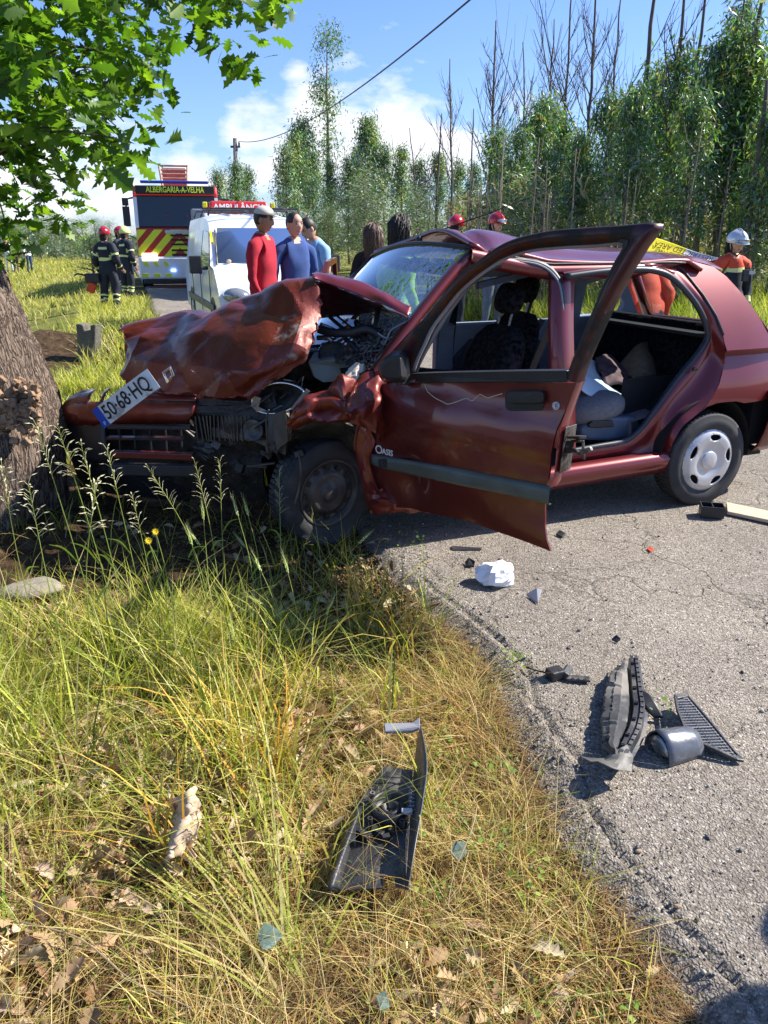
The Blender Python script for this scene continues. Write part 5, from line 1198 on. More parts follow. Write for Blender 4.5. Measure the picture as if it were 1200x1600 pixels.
def people():
    # man in the red jumper, back three-quarter, facing right
    r = person(gp(408, 8.1, 0), math.radians(78), 1.80, 'man in a red knitted jumper and cream cap standing in front of the white van', dict(top='redknit', legs='jeans', hem=.93), head='cap', nod=.12, skin='skindark', arms=dict(L=[(-.25, .03, 1.14), (-.23, -.06, .90)], R=[(.25, .03, 1.14), (.23, -.06, .90)]), width=1.25)
    person(gp(459, 8.4, 0), math.radians(38), 1.75, 'man in a blue zip jumper standing between the red jumper and the officer', dict(top='blueknit', legs='jeans'), head='short', skin='skin', width=1.12, turn=.1)
    o, k, Rz, hc, mb = person(gp(499, 9.4, 0), math.radians(-52), 1.74, 'officer in a light blue polo shirt looking down at his hands', dict(top='lightblue', legs='jeans', short_sleeve=1), head='short', nod=.5, lean=.12, arms=dict(L=[(-.23, -.05, 1.16), (-.08, -.28, 1.12)], R=[(.23, -.05, 1.16), (.08, -.28, 1.12)]), width=1.12)
    b = MB(); b.box(Rz @ Vector((-.02, -.36, 1.14)), (.12, .02, .16), Rz @ Matrix.Rotation(-.6, 3, 'X')); t = mesh('notepad', [v+o.location for v in b.V], b.F, M['whitecloth']); tag(t, 'small white notepad held by the officer in light blue', 'notepad')
    text('shirt_lettering', 'GNR', .07, M['jeans'], o, Matrix.Translation(Rz @ Vector((0, 0, 0))) @ (Rz.to_4x4() @ frame(Vector((-.0, -.155, 1.32)), (1, 0, 0), (0, .05, 1))), .001)
    person(gp(583, 8.3, 0), math.radians(160), 1.63, 'woman with long brown hair and a black top, seen from behind', dict(top='blackcloth', legs='jeans'), head='long', width=.95)
    person(gp(621, 7.4, 0), math.radians(120), 1.69, 'woman with dark curly hair and a hi-vis green vest behind the windscreen', dict(top='hivis', legs='jeans'), head='curly', nod=.2, width=1.0, coat=.015)
    person(gp(712, 12.8, 0.02), math.radians(150), 1.77, 'firefighter whose red helmet shows over the roof, nearer the aerial', dict(top='navy', legs='navy'), head='helmetr', coat=.02)
    person(gp(774, 12.6, 0.02), math.radians(30), 1.80, 'person in an orange shirt, grey jeans and red helmet beyond the front doors', dict(top='orange', legs='greyjeans', hem=.95), head='helmetr', coat=.01, arms=dict(L=[(-.26, -.02, 1.16), (-.10, -.24, 1.05)], R=[(.28, .02, 1.14), (.30, -.12, .95)]))
    person(gp(1026, 8.0, 0), math.radians(200), 1.50, 'person in an orange-red jacket bending behind the rear window of the car', dict(top='orange', legs='navy', hem=.95), head='short', lean=.5, coat=.05, width=1.15)
    o, k, Rz, hc, mb = person(gp(1150, 9.5, -.06), math.radians(12), 1.61, 'firefighter in a white helmet and red-shouldered navy jacket behind the car tail', dict(top='navy', legs='navy', yoke='orange', yz=1.36), head='helmetw', nod=.12, coat=.028, width=1.05, bands=(('torso', 1.31, 1.36), ('arm', .45, .8)), arms=dict(L=[(-.27, .0, 1.12), (-.22, -.2, .98)], R=[(.28, .02, 1.10), (.25, -.10, .86)]))
    b = MB(); b.box((.06, -.19, 1.14), (.07, .04, .13)); b.tube([(.06, -.20, 1.2), (.065, -.21, 1.28)], .008, 6); b.V = [Rz @ v for v in b.V]; mesh('radio', b.V, b.F, M['black2'], o, local=True, bevel=.006)
    b = MB(); b.tube([hc+Vector((s*.033+math.cos(t)*.024, -.108, .012+math.sin(t)*.018)) for s in (-1, 1) for t in [math.pi*2*i/10 for i in range(11)]], .003, 5); b.V = [Rz @ v for v in b.V]; mesh('spectacles', b.V, b.F, M['ink'], o, local=True)
    b = MB(); b.box((.13, -.185, 1.17), (.11, .015, .035)); b.V = [Rz @ v for v in b.V]; mesh('pocket_badge', b.V, b.F, M['silver'], o, local=True)
    bd = (('torso', 1.12, 1.17), ('torso', 1.36, 1.40), ('leg', .27, .31), ('leg', .36, .39), ('arm', .5, .7), ('uarm', .5, .7))
    person(gp(163, 17.6), math.radians(165), 1.74, 'firefighter in navy suit with pale bands walking beside the fire engine, tool in hand', dict(top='navy', legs='navy'), head='helmetr', coat=.035, bands=bd, arms=dict(L=[(-.27, .05, 1.12), (-.26, -.14, .94)], R=[(.27, .05, 1.12), (.3, -.10, .88)]), legs=dict(L=[(-.13, -.05, .5), (-.15, .05, .09), (-.16, -.10, .04)], R=[(.12, .05, .5), (.14, .12, .09), (.15, -.02, .04)]))
    person(gp(192, 20.5), math.radians(150), 1.78, 'firefighter in yellow-green helmet standing at the corner of the fire engine', dict(top='navy', legs='navy'), head='helmety', coat=.035, bands=bd, lean=.1)
    person(gp(186, 23.0), math.radians(80), 1.80, 'firefighter half hidden behind the one at the fire engine corner', dict(top='navy', legs='navy'), head='helmetr', coat=.035, bands=bd)
    person(gp(40, 40), math.radians(70), 1.72, 'distant person in a white shirt and blue jeans out in the field', dict(top='whitecloth', legs='jeans'), head='short', fingers=False)
    person(gp(18, 40), math.radians(160), 1.60, 'distant person in a maroon top and shorts out in the field', dict(top='maroontop', legs='hairbrown', shorts=1), head='long', fingers=False)
    person(gp(8, 41), math.radians(10), 1.65, 'distant person in white at the far edge of the field under the leaves', dict(top='whitecloth', legs='whitecloth'), head='short', fingers=False)
    # the orange saw hanging from the walking firefighter
    p = gp(163, 17.6); c = p+Vector((-.33, -.05, .72)); b = MB(); b.box(c, (.32, .2, .2)); e = empty('cutting_saw', c, 0, 'black and orange power saw carried by the firefighter beside the fire engine', 'saw')
    b.make('motor', M['black'], e, bevel=.03); b = MB(); b.box(c+Vector((-.05, -.02, -.20)), (.16, .12, .22), Matrix.Rotation(.5, 3, 'Y')); b.make('guard', M['orange'], e, bevel=.02); b = MB(); b.tube([c+Vector((-.15, 0, .05)), c+Vector((-.32, 0, .09)), c+Vector((-.4, 0, .06))], .02, 6); b.make('handle', M['black'], e)
people()

# ------------------------------------------------------------------ vehicles up the road
RZ = math.radians(19.3)
def LB(): return MB()
def van():
    e = empty('van', (-1.38, 10.85, 0), math.radians(19.5), 'white panel van parked facing the camera behind the men', 'van')
    def mk(b, n, m, **k): return b.make(n, m, e, local=True, **k)
    # outline in (y, z) for several x stations, lofted
    def sect(x, t):   # half-width fraction t 0..1 (0 centre, 1 side)
        r = .10*t**3; 
        return [(0.02+r, .28), (-.02+r, .50), (.0+r, .62), (.04+r, .78), (.16+r, .90), (.55+.5*r, 1.08), (.95+.4*r, 1.12), (1.42+.2*r, 1.62), (1.62, 1.72), (1.9, 1.80), (2.6, 1.84), (4.15, 1.82), (4.25, 1.7), (4.28, .9), (4.28, .35)]
    cols = []
    for t in (-1, -.97, -.88, -.6, 0, .6, .88, .97, 1):
        a = abs(t); row = []
        for (y, z) in sect(t, a):
            hw = .84 if z < 1.0 else .84-(z-1.0)*.17
            zz = z-(.05*a**4 if z > 1.5 else .03*a**4 if .7 < z < 1.15 else 0)
            row.append(Vector((t*hw, y, zz)))
        cols.append(row)
    V, F = loft(cols); b = mesh('body_shell', V, F, M['white'], e, smooth=True, local=True); b.modifiers.new('e', 'EDGE_SPLIT').split_angle = math.radians(28)
    # side glass / closing sides
    for s in (-1, 1):
        pts = [(y, z) for y, z in sect(0, 1)]
        bb = MB(); bb.add([Vector((s*((.84 if z < 1.0 else .84-(z-1.0)*.17)), y, z-(.05 if z > 1.5 else 0))) for y, z in pts], [tuple(range(len(pts)))]); mk(bb, 'side_panel', M['white'])
        bb = MB(); q = [(1.0, 1.10), (1.40, 1.56), (2.0, 1.60), (2.02, 1.08)]; bb.prism([Vector((s*(.84-(z-1.0)*.17+.002), y, z)) for y, z in q], Vector((s*.008, 0, 0))); mk(bb, 'side_window', M['darkglass'])
        bb = MB(); q = [(2.12, 1.10), (2.12, 1.6), (3.1, 1.62), (3.1, 1.1)]; bb.prism([Vector((s*(.84-(z-1.0)*.17+.002), y, z)) for y, z in q], Vector((s*.004, 0, 0))); mk(bb, 'side_pressing', M['white'])
        for y in (1.0, 2.06, 3.15):
            bb = MB(); bb.tube([Vector((s*.843, y, .42)), Vector((s*.843, y, 1.05))], .006, 5); mk(bb, 'door_gap', M['ink'])
        bb = MB(); bb.box((s*.86, 1.9, .98), (.03, .16, .03)); mk(bb, 'door_handle', M['black'], bevel=.006)
        bb = MB(); bb.box((s*.85, 2.2, .55), (.03, 3.2, .10)); mk(bb, 'side_moulding', M['black2'], bevel=.01)
        # wheels
        for y in (.78, 3.45):
            bb = MB(); bb.lathe([(-.1, .18), (-.1, .29), (-.06, .305), (.06, .305), (.1, .29), (.1, .2), (.07, .18), (.06, 0)], (s*.75, y, .305), (s, 0, 0), 28); w = mk(bb, 'wheel', M['rubber'], smooth=True)
            bb = MB(); bb.lathe([(.075, .185), (.095, .17), (.09, .06), (.10, 0)], (s*.75, y, .305), (s, 0, 0), 24); bb.make('hubcap', M['silver'], w, local=True, smooth=True)
            bb = MB(); bb.lathe([(.0, .36), (.001, 0)], (s*.8405, y, .34), (s, 0, 0), 24); mk(bb, 'wheel_arch', M['ink'])
        # headlamp, mirror, front lamp surrounds
        bb = MB(); bb.ell((s*.60, .10, .74), (.20, .14, .115), Matrix.Rotation(s*-.15, 3, 'Y'), 20, 12); h = mk(bb, 'headlight', M['lampglass'], smooth=True)
        bb = MB(); bb.box((s*1.02, 1.02, 1.13), (.17, .12, .24)); bb.tube([(s*.84, 1.08, 1.08), (s*.96, 1.04, 1.08)], .03, 6); mk(bb, 'wing_mirror', M['black'], bevel=.03)
        bb = MB(); bb.tube([Vector((s*.72, .98, 1.13)), Vector((s*.66, 1.42, 1.60))], .012, 6); mk(bb, 'pillar_seal', M['black'])
        # orange markers on the pillars
        bb = MB(); bb.box((s*.735, 1.30, 1.50), (.03, .03, .20), Matrix.Rotation(-.7, 3, 'X')); mk(bb, 'marker', M['tapeyellow'])
    bb = MB(); V = []
    for i in range(9):
        t = -1+2*i/8
        for j in range(5):
            u = j/4; y = .97+u*.44+.02*0; z = 1.135+u*.48; V.append(Vector((t*(.73-.10*u), y+.06*t*t*(1-u)-.012, z+.012)))
    F = [(i*5+j, i*5+j+1, (i+1)*5+j+1, (i+1)*5+j) for i in range(8) for j in range(4)]
    mesh('windscreen', V, F, M['darkglass'], e, smooth=True, local=True)
    bb = MB(); bb.box((0, .0, .50), (1.5, .10, .22)); bb.box((0, .02, .34), (1.6, .12, .14)); mk(bb, 'front_bumper', M['black2'], bevel=.03)
    bb = MB(); bb.box((0, -.02, .72), (.55, .06, .08)); mk(bb, 'grille', M['black'], bevel=.01)
    bb = MB(); bb.box((0, -.065, .50), (.52, .01, .11)); pl = mk(bb, 'number_plate', M['plate'])
    for x in (-.3, .3):
        bb = MB(); bb.tube([(x, .99, 1.14), (x+.25, 1.1, 1.25)], .008, 5); mk(bb, 'wiper', M['black'])
    bb = MB(); bb.ell((-.55, .99, 1.17), (.035, .015, .03)); mk(bb, 'windscreen_sticker', M['cardboard'])
    for y in (1.75, 2.6, 3.5):
        bb = MB(); bb.tube([(-.70, y, 1.80), (-.66, y, 1.90), (.66, y, 1.90), (.70, y, 1.80)], .018, 6); mk(bb, 'roof_bar', M['black2'])
    bb = MB(); bb.tube([(.25, 1.7, 1.78), (.25, 1.74, 1.98)], .006, 5); mk(bb, 'aerial', M['black'])
    for x in (-.35, 0, .35):
        bb = MB(); bb.tube([(x, 1.9, 1.806), (x, 2.6, 1.846), (x, 4.0, 1.83)], .012, 5); mk(bb, 'roof_rib', M['white'])
van()
def chevron_mat():
    m = bpy.data.materials.new('red_yellow_chevrons'); m.use_nodes = True; nt = m.node_tree; b = nt.nodes['Principled BSDF']; N = nt.nodes.new; L = nt.links.new
    tc = N('ShaderNodeTexCoord'); s = N('ShaderNodeSeparateXYZ'); L(tc.outputs['Object'], s.inputs[0])
    a = N('ShaderNodeMath'); a.operation = 'ABSOLUTE'; L(s.outputs['X'], a.inputs[0])
    c = N('ShaderNodeMath'); c.operation = 'ADD'; L(a.outputs[0], c.inputs[0]); L(s.outputs['Z'], c.inputs[1])
    d = N('ShaderNodeMath'); d.operation = 'MULTIPLY'; d.inputs[1].default_value = 2.1; L(c.outputs[0], d.inputs[0])
    f = N('ShaderNodeMath'); f.operation = 'FRACT'; L(d.outputs[0], f.inputs[0]); g = N('ShaderNodeMath'); g.operation = 'GREATER_THAN'; g.inputs[1].default_value = .45; L(f.outputs[0], g.inputs[0])
    mx = N('ShaderNodeMixRGB'); L(g.outputs[0], mx.inputs[0]); mx.inputs[1].default_value = (.5, .02, .012, 1); mx.inputs[2].default_value = (.85, .86, .03, 1); L(mx.outputs[0], b.inputs['Base Color']); b.inputs['Roughness'].default_value = .35
    return m
M['chevron'] = chevron_mat()
def truck():
    e = empty('fire_engine', (-6.28, 25.0, -.06), math.radians(14), 'red and yellow chevroned fire engine standing on the road beyond the van', 'fire engine')
    def mk(b, n, m, **k): return b.make(n, m, e, local=True, **k)
    e.scale = (1.0, 1.0, 1.07)
    b = MB(); b.prism([(-1.25, y, z) for y, z in [(.05, .55), (0, .9), (0, 1.5), (.06, 1.75), (.16, 2.62), (.35, 2.82), (2.1, 2.86), (2.1, .55)]], (2.5, 0, 0)); mk(b, 'cab', M['red'], bevel=.05)
    b = MB(); b.box((0, 5.0, 1.75), (2.5, 5.6, 2.2)); mk(b, 'rear_body', M['red'], bevel=.04)
    b = MB(); b.box((0, .0, .62), (2.52, .22, .62)); mk(b, 'bumper', M['white'], bevel=.06)
    b = MB(); b.box((0, -.02, .25), (2.3, .2, .14)); mk(b, 'under_bumper', M['black'], bevel=.03)
    b = MB(); b.box((0, -.005, 1.30), (2.46, .03, .72)); mk(b, 'front_panel', M['chevron'], bevel=.01)
    b = MB(); b.box((0.1, -.03, .98), (1.85, .03, .36)); mk(b, 'lower_panel', M['chevron'], bevel=.03)
    for z in (1.50, 1.38, 1.26, 1.10, .98):
        b = MB(); b.box((.30, -.045, z), (1.1, .03, .05)); mk(b, 'grille_slot', M['ink'])
    b = MB(); b.box((0.2, -.035, 1.60), (1.2, .02, .09)); mk(b, 'nameplate', M['silver'])
    # windscreen
    b = MB(); b.prism([(-1.16, .03, 1.72), (1.16, .03, 1.72), (1.14, .12, 2.56), (-1.14, .12, 2.56)], (0, -.02, 0)); mk(b, 'cab_interior', M['interior'])
    b = MB(); b.prism([(-1.14, -.055, 1.74), (1.14, -.055, 1.74), (1.12, .04, 2.52), (-1.12, .04, 2.52)], (0, -.01, 0)); mk(b, 'windscreen', M['darkglass'])
    for i, x in enumerate((-.62, -.32, .0, .30, .62, .85)):
        b = MB(); b.ell((x, -.01, 1.92+.04*(i % 2)), (.13, .025, .13)); mk(b, 'item_behind_windscreen', M['redknit'] if i % 3 else M['orange'])
    b = MB(); b.box((0, -.01, 2.70), (2.3, .12, .22)); mk(b, 'name_board', M['ink'], bevel=.02)
    text('town_name', 'ALBERGARIA-A-VELHA', .215, M['yellow'], e, frame(Vector((0, -.085, 2.70)), (1, 0, 0), (0, 0, 1)), .004, 'CENTER', .78, .004)
    b = MB(); b.box((0, .3, 2.92), (2.0, .22, .07)); mk(b, 'light_bar', M['euroblue'], bevel=.02)
    for s in (-1, 1):
        b = MB(); b.box((s*.92, -.12, .92), (.46, .06, .22)); mk(b, 'headlight', M['headlamp'], bevel=.03)
        b = MB(); b.tube([(s*1.22, .1, 2.5), (s*1.45, .0, 2.45), (s*1.47, -.02, 1.8)], .03, 6); b.box((s*1.47, -.03, 2.0), (.2, .12, .52)); b.box((s*1.47, -.03, 2.38), (.18, .12, .2)); mk(b, 'mirror', M['black'], bevel=.03)
        b = MB(); b.lathe([(-.15, .3), (-.15, .48), (.15, .48), (.15, .3), (.08, .2), (.08, 0)], (s*1.1, 1.5, .48), (s, 0, 0), 24); mk(b, 'wheel', M['rubber'])
        b = MB(); b.lathe([(-.15, .3), (-.15, .48), (.15, .48), (.15, .3), (.08, .2), (.08, 0)], (s*1.1, 5.6, .48), (s, 0, 0), 24); mk(b, 'wheel', M['rubber'])
        b = MB(); b.prism([(s*1.262, .5, 1.75), (s*1.262, 1.8, 1.75), (s*1.262, 1.8, 2.5), (s*1.262, .6, 2.5)], (s*.01, 0, 0)); mk(b, 'side_window', M['darkglass'])
        b = MB(); b.box((s*1.19, .01, 2.1), (.1, .1, .8), Matrix.Rotation(-.1, 3, 'X')); mk(b, 'pillar', M['white'])
        b = MB(); b.box((s*.95, -.04, 2.70), (.22, .05, .09)); mk(b, 'roof_lamp', M['headlamp'])
        for k in range(3):
            b = MB(); b.prism([(s*(.35+k*.3), -.118, .66), (s*(.47+k*.3), -.118, .66), (s*(.55+k*.3), -.118, .80), (s*(.43+k*.3), -.118, .80)], (0, -.004, 0)); mk(b, 'bumper_stripe', M['yellow'])
            b = MB(); b.box((s*(.4+k*.35), -.115, .42), (.2, .01, .10)); mk(b, 'bumper_stripe', M['yellow'])
    b = MB(); b.box((-.25, -.13, .555), (.14, .05, .06)); mk(b, 'blue_lamp', M['bluelamp'], bevel=.01)
    b = MB(); b.box((.45, -.13, .68), (.55, .02, .12)); mk(b, 'number_plate', M['plate'])
    text('plate_number', '10·06·AX', .11, M['ink'], e, frame(Vector((.47, -.142, .68)), (1, 0, 0), (0, 0, 1)), .001)
    # ladder gantry
    for x in (-.42, .42):
        b = MB(); b.tube([(x*.88, 1.5, 2.8), (x*1.1, 3.0, 3.55)], .04, 6); mk(b, 'ladder_rail', M['ladder'])
    for k in range(6):
        b = MB(); t = k/5; b.tube([(-.42*(.88+.22*t), 1.5+1.5*t, 2.84+.7*t), (.42*(.88+.22*t), 1.5+1.5*t, 2.84+.7*t)], .03, 6); mk(b, 'ladder_rung', M['ladder'])
    b = MB(); b.box((0, 3.0, 3.2), (.75, .06, .55), Matrix.Rotation(.1, 3, 'X')); mk(b, 'ladder_head', M['ladder'])
truck()
def ambulance():
    e = empty('ambulance', (-3.3, 20.4, 0), math.radians(19), 'red-topped ambulance mostly hidden behind the white van', 'ambulance')
    def mk(b, n, m, **k): return b.make(n, m, e, local=True, **k)
    b = MB(); b.prism([(-.95, y, z) for y, z in [(.0, .4), (0, 1.0), (.8, 1.25), (1.5, 2.0), (1.9, 2.2), (5.0, 2.3), (5.1, .4)]], (1.9, 0, 0)); mk(b, 'body', M['white'], bevel=.06)
    b = MB(); b.prism([(-.85, 1.62, 2.04), (.85, 1.62, 2.04), (.75, 1.74, 2.40), (-.75, 1.74, 2.40)], (0, .9, 0)); mk(b, 'roof_pod', M['red'], bevel=.05)
    text('ambulance_lettering', 'AMBULÂNCIA', .22, M['white'], e, frame(Vector((0, 1.64, 2.24)), (1, 0, 0), (0, .3, 1)), .004, 'CENTER', 1.0, .004)
    b = MB(); b.prism([(-.8, .86, 1.28), (.8, .86, 1.28), (.75, 1.45, 1.92), (-.75, 1.45, 1.92)], (0, -.02, .02)); mk(b, 'windscreen', M['darkglass'])
    for s in (-1, 1):
        for y in (.9, 4.1):
            b = MB(); b.lathe([(-.1, .2), (-.1, .33), (.1, .33), (.1, .2), (.06, 0)], (s*.86, y, .33), (s, 0, 0), 20); mk(b, 'wheel', M['rubber'])
        b = MB(); b.box((s*.7, -.01, .8), (.3, .06, .2)); mk(b, 'headlight', M['lampglass'], bevel=.02)
        b = MB(); b.box((s*.9, 1.75, 2.30), (.12, .1, .14)); mk(b, 'beacon', M['tapeyellow'], bevel=.02)
ambulance()
def pole_wire():
    b0 = gp(369, 44); e = empty('utility_pole', b0, 0, 'thin grey utility pole carrying a cable beyond the vans', 'utility pole')
    top = YP(367, 216, 44); b = MB(); b.tube([b0-UZ*.5, top], [.15, .10], 10); b.make('post', M['wood'], e, smooth=True)
    b = MB(); b.box(top-UZ*.4, (.5, .1, .1)); b.lathe([(0, .05), (.15, .05), (.15, 0)], top-UZ*.35+Vector((.2, 0, 0)), UZ, 8); b.make('bracket', M['steel'], e)
    c = top-UZ*.3+Vector((.2, 0, .15)); d = YP(735, -1, 14); d2 = d+(d-c)*.6; pts = []
    sg = lambda t: 1.6*(1-(1-t/1.6*2)**2)
    d = d+UZ*sg(1.0)
    for i in range(41):
        t = i/40*1.6; p = c.lerp(d, t); p.z -= sg(t); pts.append(p)
    b = MB(); b.tube(pts, .016, 6, ); o = b.make('overhead_cable', M['ink'], smooth=True); tag(o, 'black overhead cable running from the pole up across the sky', 'cable')
    b = MB(); q = Vector((c.x-9, c.y+40, c.z-.5)); b.tube([c.lerp(q, i/10)-UZ*(1.2*4*(i/10)*(1-i/10)) for i in range(11)], .02, 5); o = b.make('overhead_cable', M['ink']); tag(o, 'fainter cable running on from the pole to the left, away from the camera', 'cable')
pole_wire()
# ------------------------------------------------------------------ vegetation
def fast_mesh(name, V, T, m, col=None, parent=None, smooth=False):
    me = bpy.data.meshes.new(name); V = np.asarray(V, np.float32).reshape(-1, 3); T = np.asarray(T, np.int32).reshape(-1, 3)
    me.vertices.add(len(V)); me.vertices.foreach_set('co', V.ravel()); me.loops.add(len(T)*3); me.loops.foreach_set('vertex_index', T.ravel())
    me.polygons.add(len(T)); me.polygons.foreach_set('loop_start', np.arange(0, len(T)*3, 3, dtype=np.int32)); 
    if smooth: me.polygons.foreach_set('use_smooth', np.ones(len(T), bool))
    me.update(calc_edges=True); me.validate(); me.materials.append(m)
    if col is not None:
        c = np.ones((len(V), 4), np.float32); c[:, :3] = col; a = me.color_attributes.new('Col', 'FLOAT_COLOR', 'POINT'); a.data.foreach_set('color', c.ravel())
    o = bpy.data.objects.new(name, me); COL.objects.link(o)
    if parent: o.parent = parent
    return o
BT = np.array([(0, 1, 3), (0, 3, 2), (2, 3, 5), (2, 5, 4), (4, 5, 6)])
def blades(P, h, w, az, lean, curl, col, tipmul=1.15):
    """P (n,3); returns V,T,C"""
    n = len(P); d = np.stack([np.cos(az), np.sin(az), np.zeros(n)], 1); az2 = az+np.pi/2+nr.uniform(-.6, .6, n); s = np.stack([np.cos(az2), np.sin(az2), np.zeros(n)], 1)
    Vs = []; ts = [0, .35, .7, 1]; ws = [1, .85, .55, 0]
    for t, ww in zip(ts, ws):
        out = (lean*t+curl*t*t)[:, None]*d*h[:, None]; up = (t*np.cos(np.clip(lean+curl*t, 0, 1.5)*.8))*h
        c = P+out; c[:, 2] += up
        if ww > 0: Vs += [c-s*(w*ww/2)[:, None], c+s*(w*ww/2)[:, None]]
        else: Vs += [c]
    V = np.stack(Vs, 1); T = (np.arange(n)*7)[:, None, None]+BT[None]; C_ = np.repeat(col[:, None, :], 7, 1)*np.array([.75, .75, .9, .9, 1, 1, tipmul])[None, :, None]  # roots darkened: occlusion shade painted into the blade colour, tips lightened
    return V.reshape(-1, 3), T.reshape(-1, 3), C_.reshape(-1, 3)
def pal(n, cols, wts, jit=.2):
    c = np.array(cols)[nr.choice(len(cols), n, p=np.array(wts)/sum(wts))]
    return c*nr.uniform(1-jit, 1+jit, (n, 1))*nr.uniform(.93, 1.07, (n, 3))
def scatter(n, x0, x1, y0, y1, f):
    out = []
    while len(out) < n:
        x = rnd.uniform(x0, x1); y = rnd.uniform(y0, y1); p = f(x, y)
        if p > 0 and rnd.random() < p: out.append((x, y, gz(x, y)))
    return np.array(out)
GREEN = [(.16, .21, .025), (.33, .37, .045), (.55, .52, .11), (.07, .11, .02)]
STRAW = [(.54, .37, .12), (.33, .19, .065), (.70, .56, .27), (.17, .09, .035)]
def vis(x, y, pad=.35):
    d = y*CC+1.5*SS; return abs(x) < .5*d+pad and y > .75
def verge(name, n, xr_, yr_, f, hr, wr, leanr, curlr, cols, wts, label, m='grass', base=0.0, group=None, hn=None, jit=.22):
    P = scatter(n, *xr_, *yr_, f); P[:, 2] += base
    h = nr.uniform(*hr, n)*nr.uniform(.6, 1.2, n)
    if hn is not None: h *= np.array([hn(x, y) for x, y, _ in P])
    V, T, c = blades(P, h, nr.uniform(*wr, n), nr.uniform(0, 2*np.pi, n), nr.uniform(*leanr, n), nr.uniform(*curlr, n), pal(n, cols, wts, jit))
    o = fast_mesh(name, V, T, M[m], c); return tag(o, label, 'grass', None, 'stuff')
def dimcar(x, y): return 1-.95*sm(2.75, 3.25, y+.2*max(0, -x-.9))
def near_f(thr=0.0, sc=3.0, sd=1.0, edge=.02):
    def f(x, y):
        if x > xedge(y)-edge or not vis(x, y): return 0
        if rnd.random() > dimcar(x, y): return 0
        return max(0, min(1, .5+1.4*(nz(x, y, sc, sd)-thr)))
    return f
def leftness(x, y): return sm(-.1, -.65, x)*(.22+.78*sm(1.45, 2.05, y))
# green upright grass, thick on the left
verge('grass', 5200, (-2.6, .6), (.8, 4.7), lambda x, y: near_f(.05, 2.6, 1)(x, y)*(.10+.9*leftness(x, y))*1, (.08, .27), (.0022, .0055), (0, .6), (.1, 1.0), GREEN+[(.58, .52, .2)], [3, 4, 4, 1, 4], 'tall green and yellow-green grass at the left of the verge', hn=lambda x, y: .45+.65*leftness(x, y))
verge('grass', 5200, (-2.6, .6), (.8, 4.7), lambda x, y: near_f(.1, 4.6, 3)(x, y)*(.35+.65*leftness(x, y)), (.05, .16), (.002, .0045), (0, .8), (.2, 1.2), GREEN+STRAW[:3], [1.5, 3, 3, 1, 2, 1.5, 2], 'short fine grass growing through the straw of the verge')
# dry straw, flattened
verge('dry_straw', 12500, (-2.0, .66), (.8, 4.0), lambda x, y: max(0, near_f(.12, 3.8, 5, .05)(x, y))**2.2, (.03, .16), (.0012, .0038), (.9, 1.5), (.0, .9), STRAW+[(.20, .26, .06)], [3, 3, 3, 2, 1.2], 'flattened dry straw covering the soil of the verge', base=.012)
verge('dry_straw', 6500, (-1.6, .6), (.8, 3.6), lambda x, y: near_f(.0, 3.5, 9, .04)(x, y)**1.4*(1.1-leftness(x, y)*.7), (.07, .26), (.001, .0024), (.1, 1.0), (.2, 1.2), STRAW+[(.34, .36, .1)], [3, 2, 4, 1, 2], 'loose standing straw stalks in the middle of the verge')
verge('dry_roots', 60000, (-1.6, .75), (.8, 3.6), lambda x, y: near_f(-.15, 5.5, 12, -.03)(x, y)*(1.15-leftness(x, y)*.55), (.010, .055), (.0012, .0032), (.6, 1.6), (.6, 2.2), [(.20, .115, .045), (.30, .19, .08), (.10, .06, .03), (.42, .31, .15)], [4, 3, 4, 1.2], 'brown curled roots, moss and crumbled stems over the soil of the verge', m='dryleaf', base=.006)
def clump_grass(name, spots, n, hr, wr, cols, wts, label, spread=.05, lean=(.0, .55), dirn=None):
    P = []; az = []
    for (x, y) in spots:
        for _ in range(n): P.append((x+rnd.gauss(0, spread), y+rnd.gauss(0, spread), 0)); az.append(rnd.uniform(0, 6.28) if dirn is None else dirn+rnd.gauss(0, .5))
    P = np.array([(x, y, gz(x, y)) for x, y, _ in P]); k = len(P)
    V, T, c = blades(P, nr.uniform(*hr, k), nr.uniform(*wr, k), np.array(az), nr.uniform(*lean, k), nr.uniform(.1, .9, k), pal(k, cols, wts))
    o = fast_mesh(name, V, T, M['grass'], c); return tag(o, label, 'grass', None, 'stuff')
sp = []
while len(sp) < 84:
    x = rnd.uniform(-1.8, .25); y = rnd.uniform(1.5, 3.25)
    if x < xedge(y)-.06 and vis(x, y) and rnd.random() < (.08+.92*leftness(x, y))*dimcar(x, y): sp.append((x, y))
clump_grass('grass', sp, 24, (.16, .44), (.003, .008), GREEN+[(.58, .54, .22)], [3, 4, 5, 1, 4], 'broad bladed tufts of green grass in the verge')
clump_grass('grass', [(-.36, 2.05), (-.42, 1.95), (-.33, 1.9), (-.5, 2.2), (-.1, 2.9), (.05, 2.7), (-.55, 1.6)], 30, (.25, .45), (.005, .009), [(.62, .36, .07), (.6, .45, .14), (.5, .42, .1), (.3, .33, .06)], [4, 3, 2, 2], 'orange and yellow dying grass tufts in the verge')
clump_grass('grass', [ZP(x, y, -.06)[:2] for x, y in [(560, 930), (600, 960), (640, 965), (580, 1000), (500, 930), (520, 880), (440, 900), (660, 1000), (540, 860), (470, 860)]], 20, (.14, .36), (.003, .006), GREEN+[(.5, .45, .2)], [3, 4, 2, 2, 2], 'grass tufts growing along the broken asphalt below the car')
# flattened swathes lying across the bottom
clump_grass('grass', [ZP(x, y, -.05)[:2] for x, y in [(380, 1400), (420, 1470), (460, 1560), (60, 1500)]], 20, (.25, .45), (.004, .008), [(.42, .44, .1), (.3, .36, .06), (.58, .5, .22)], [3, 3, 3], 'flattened long green blades lying over the dry straw', .05, (.9, 1.5), 2.2)
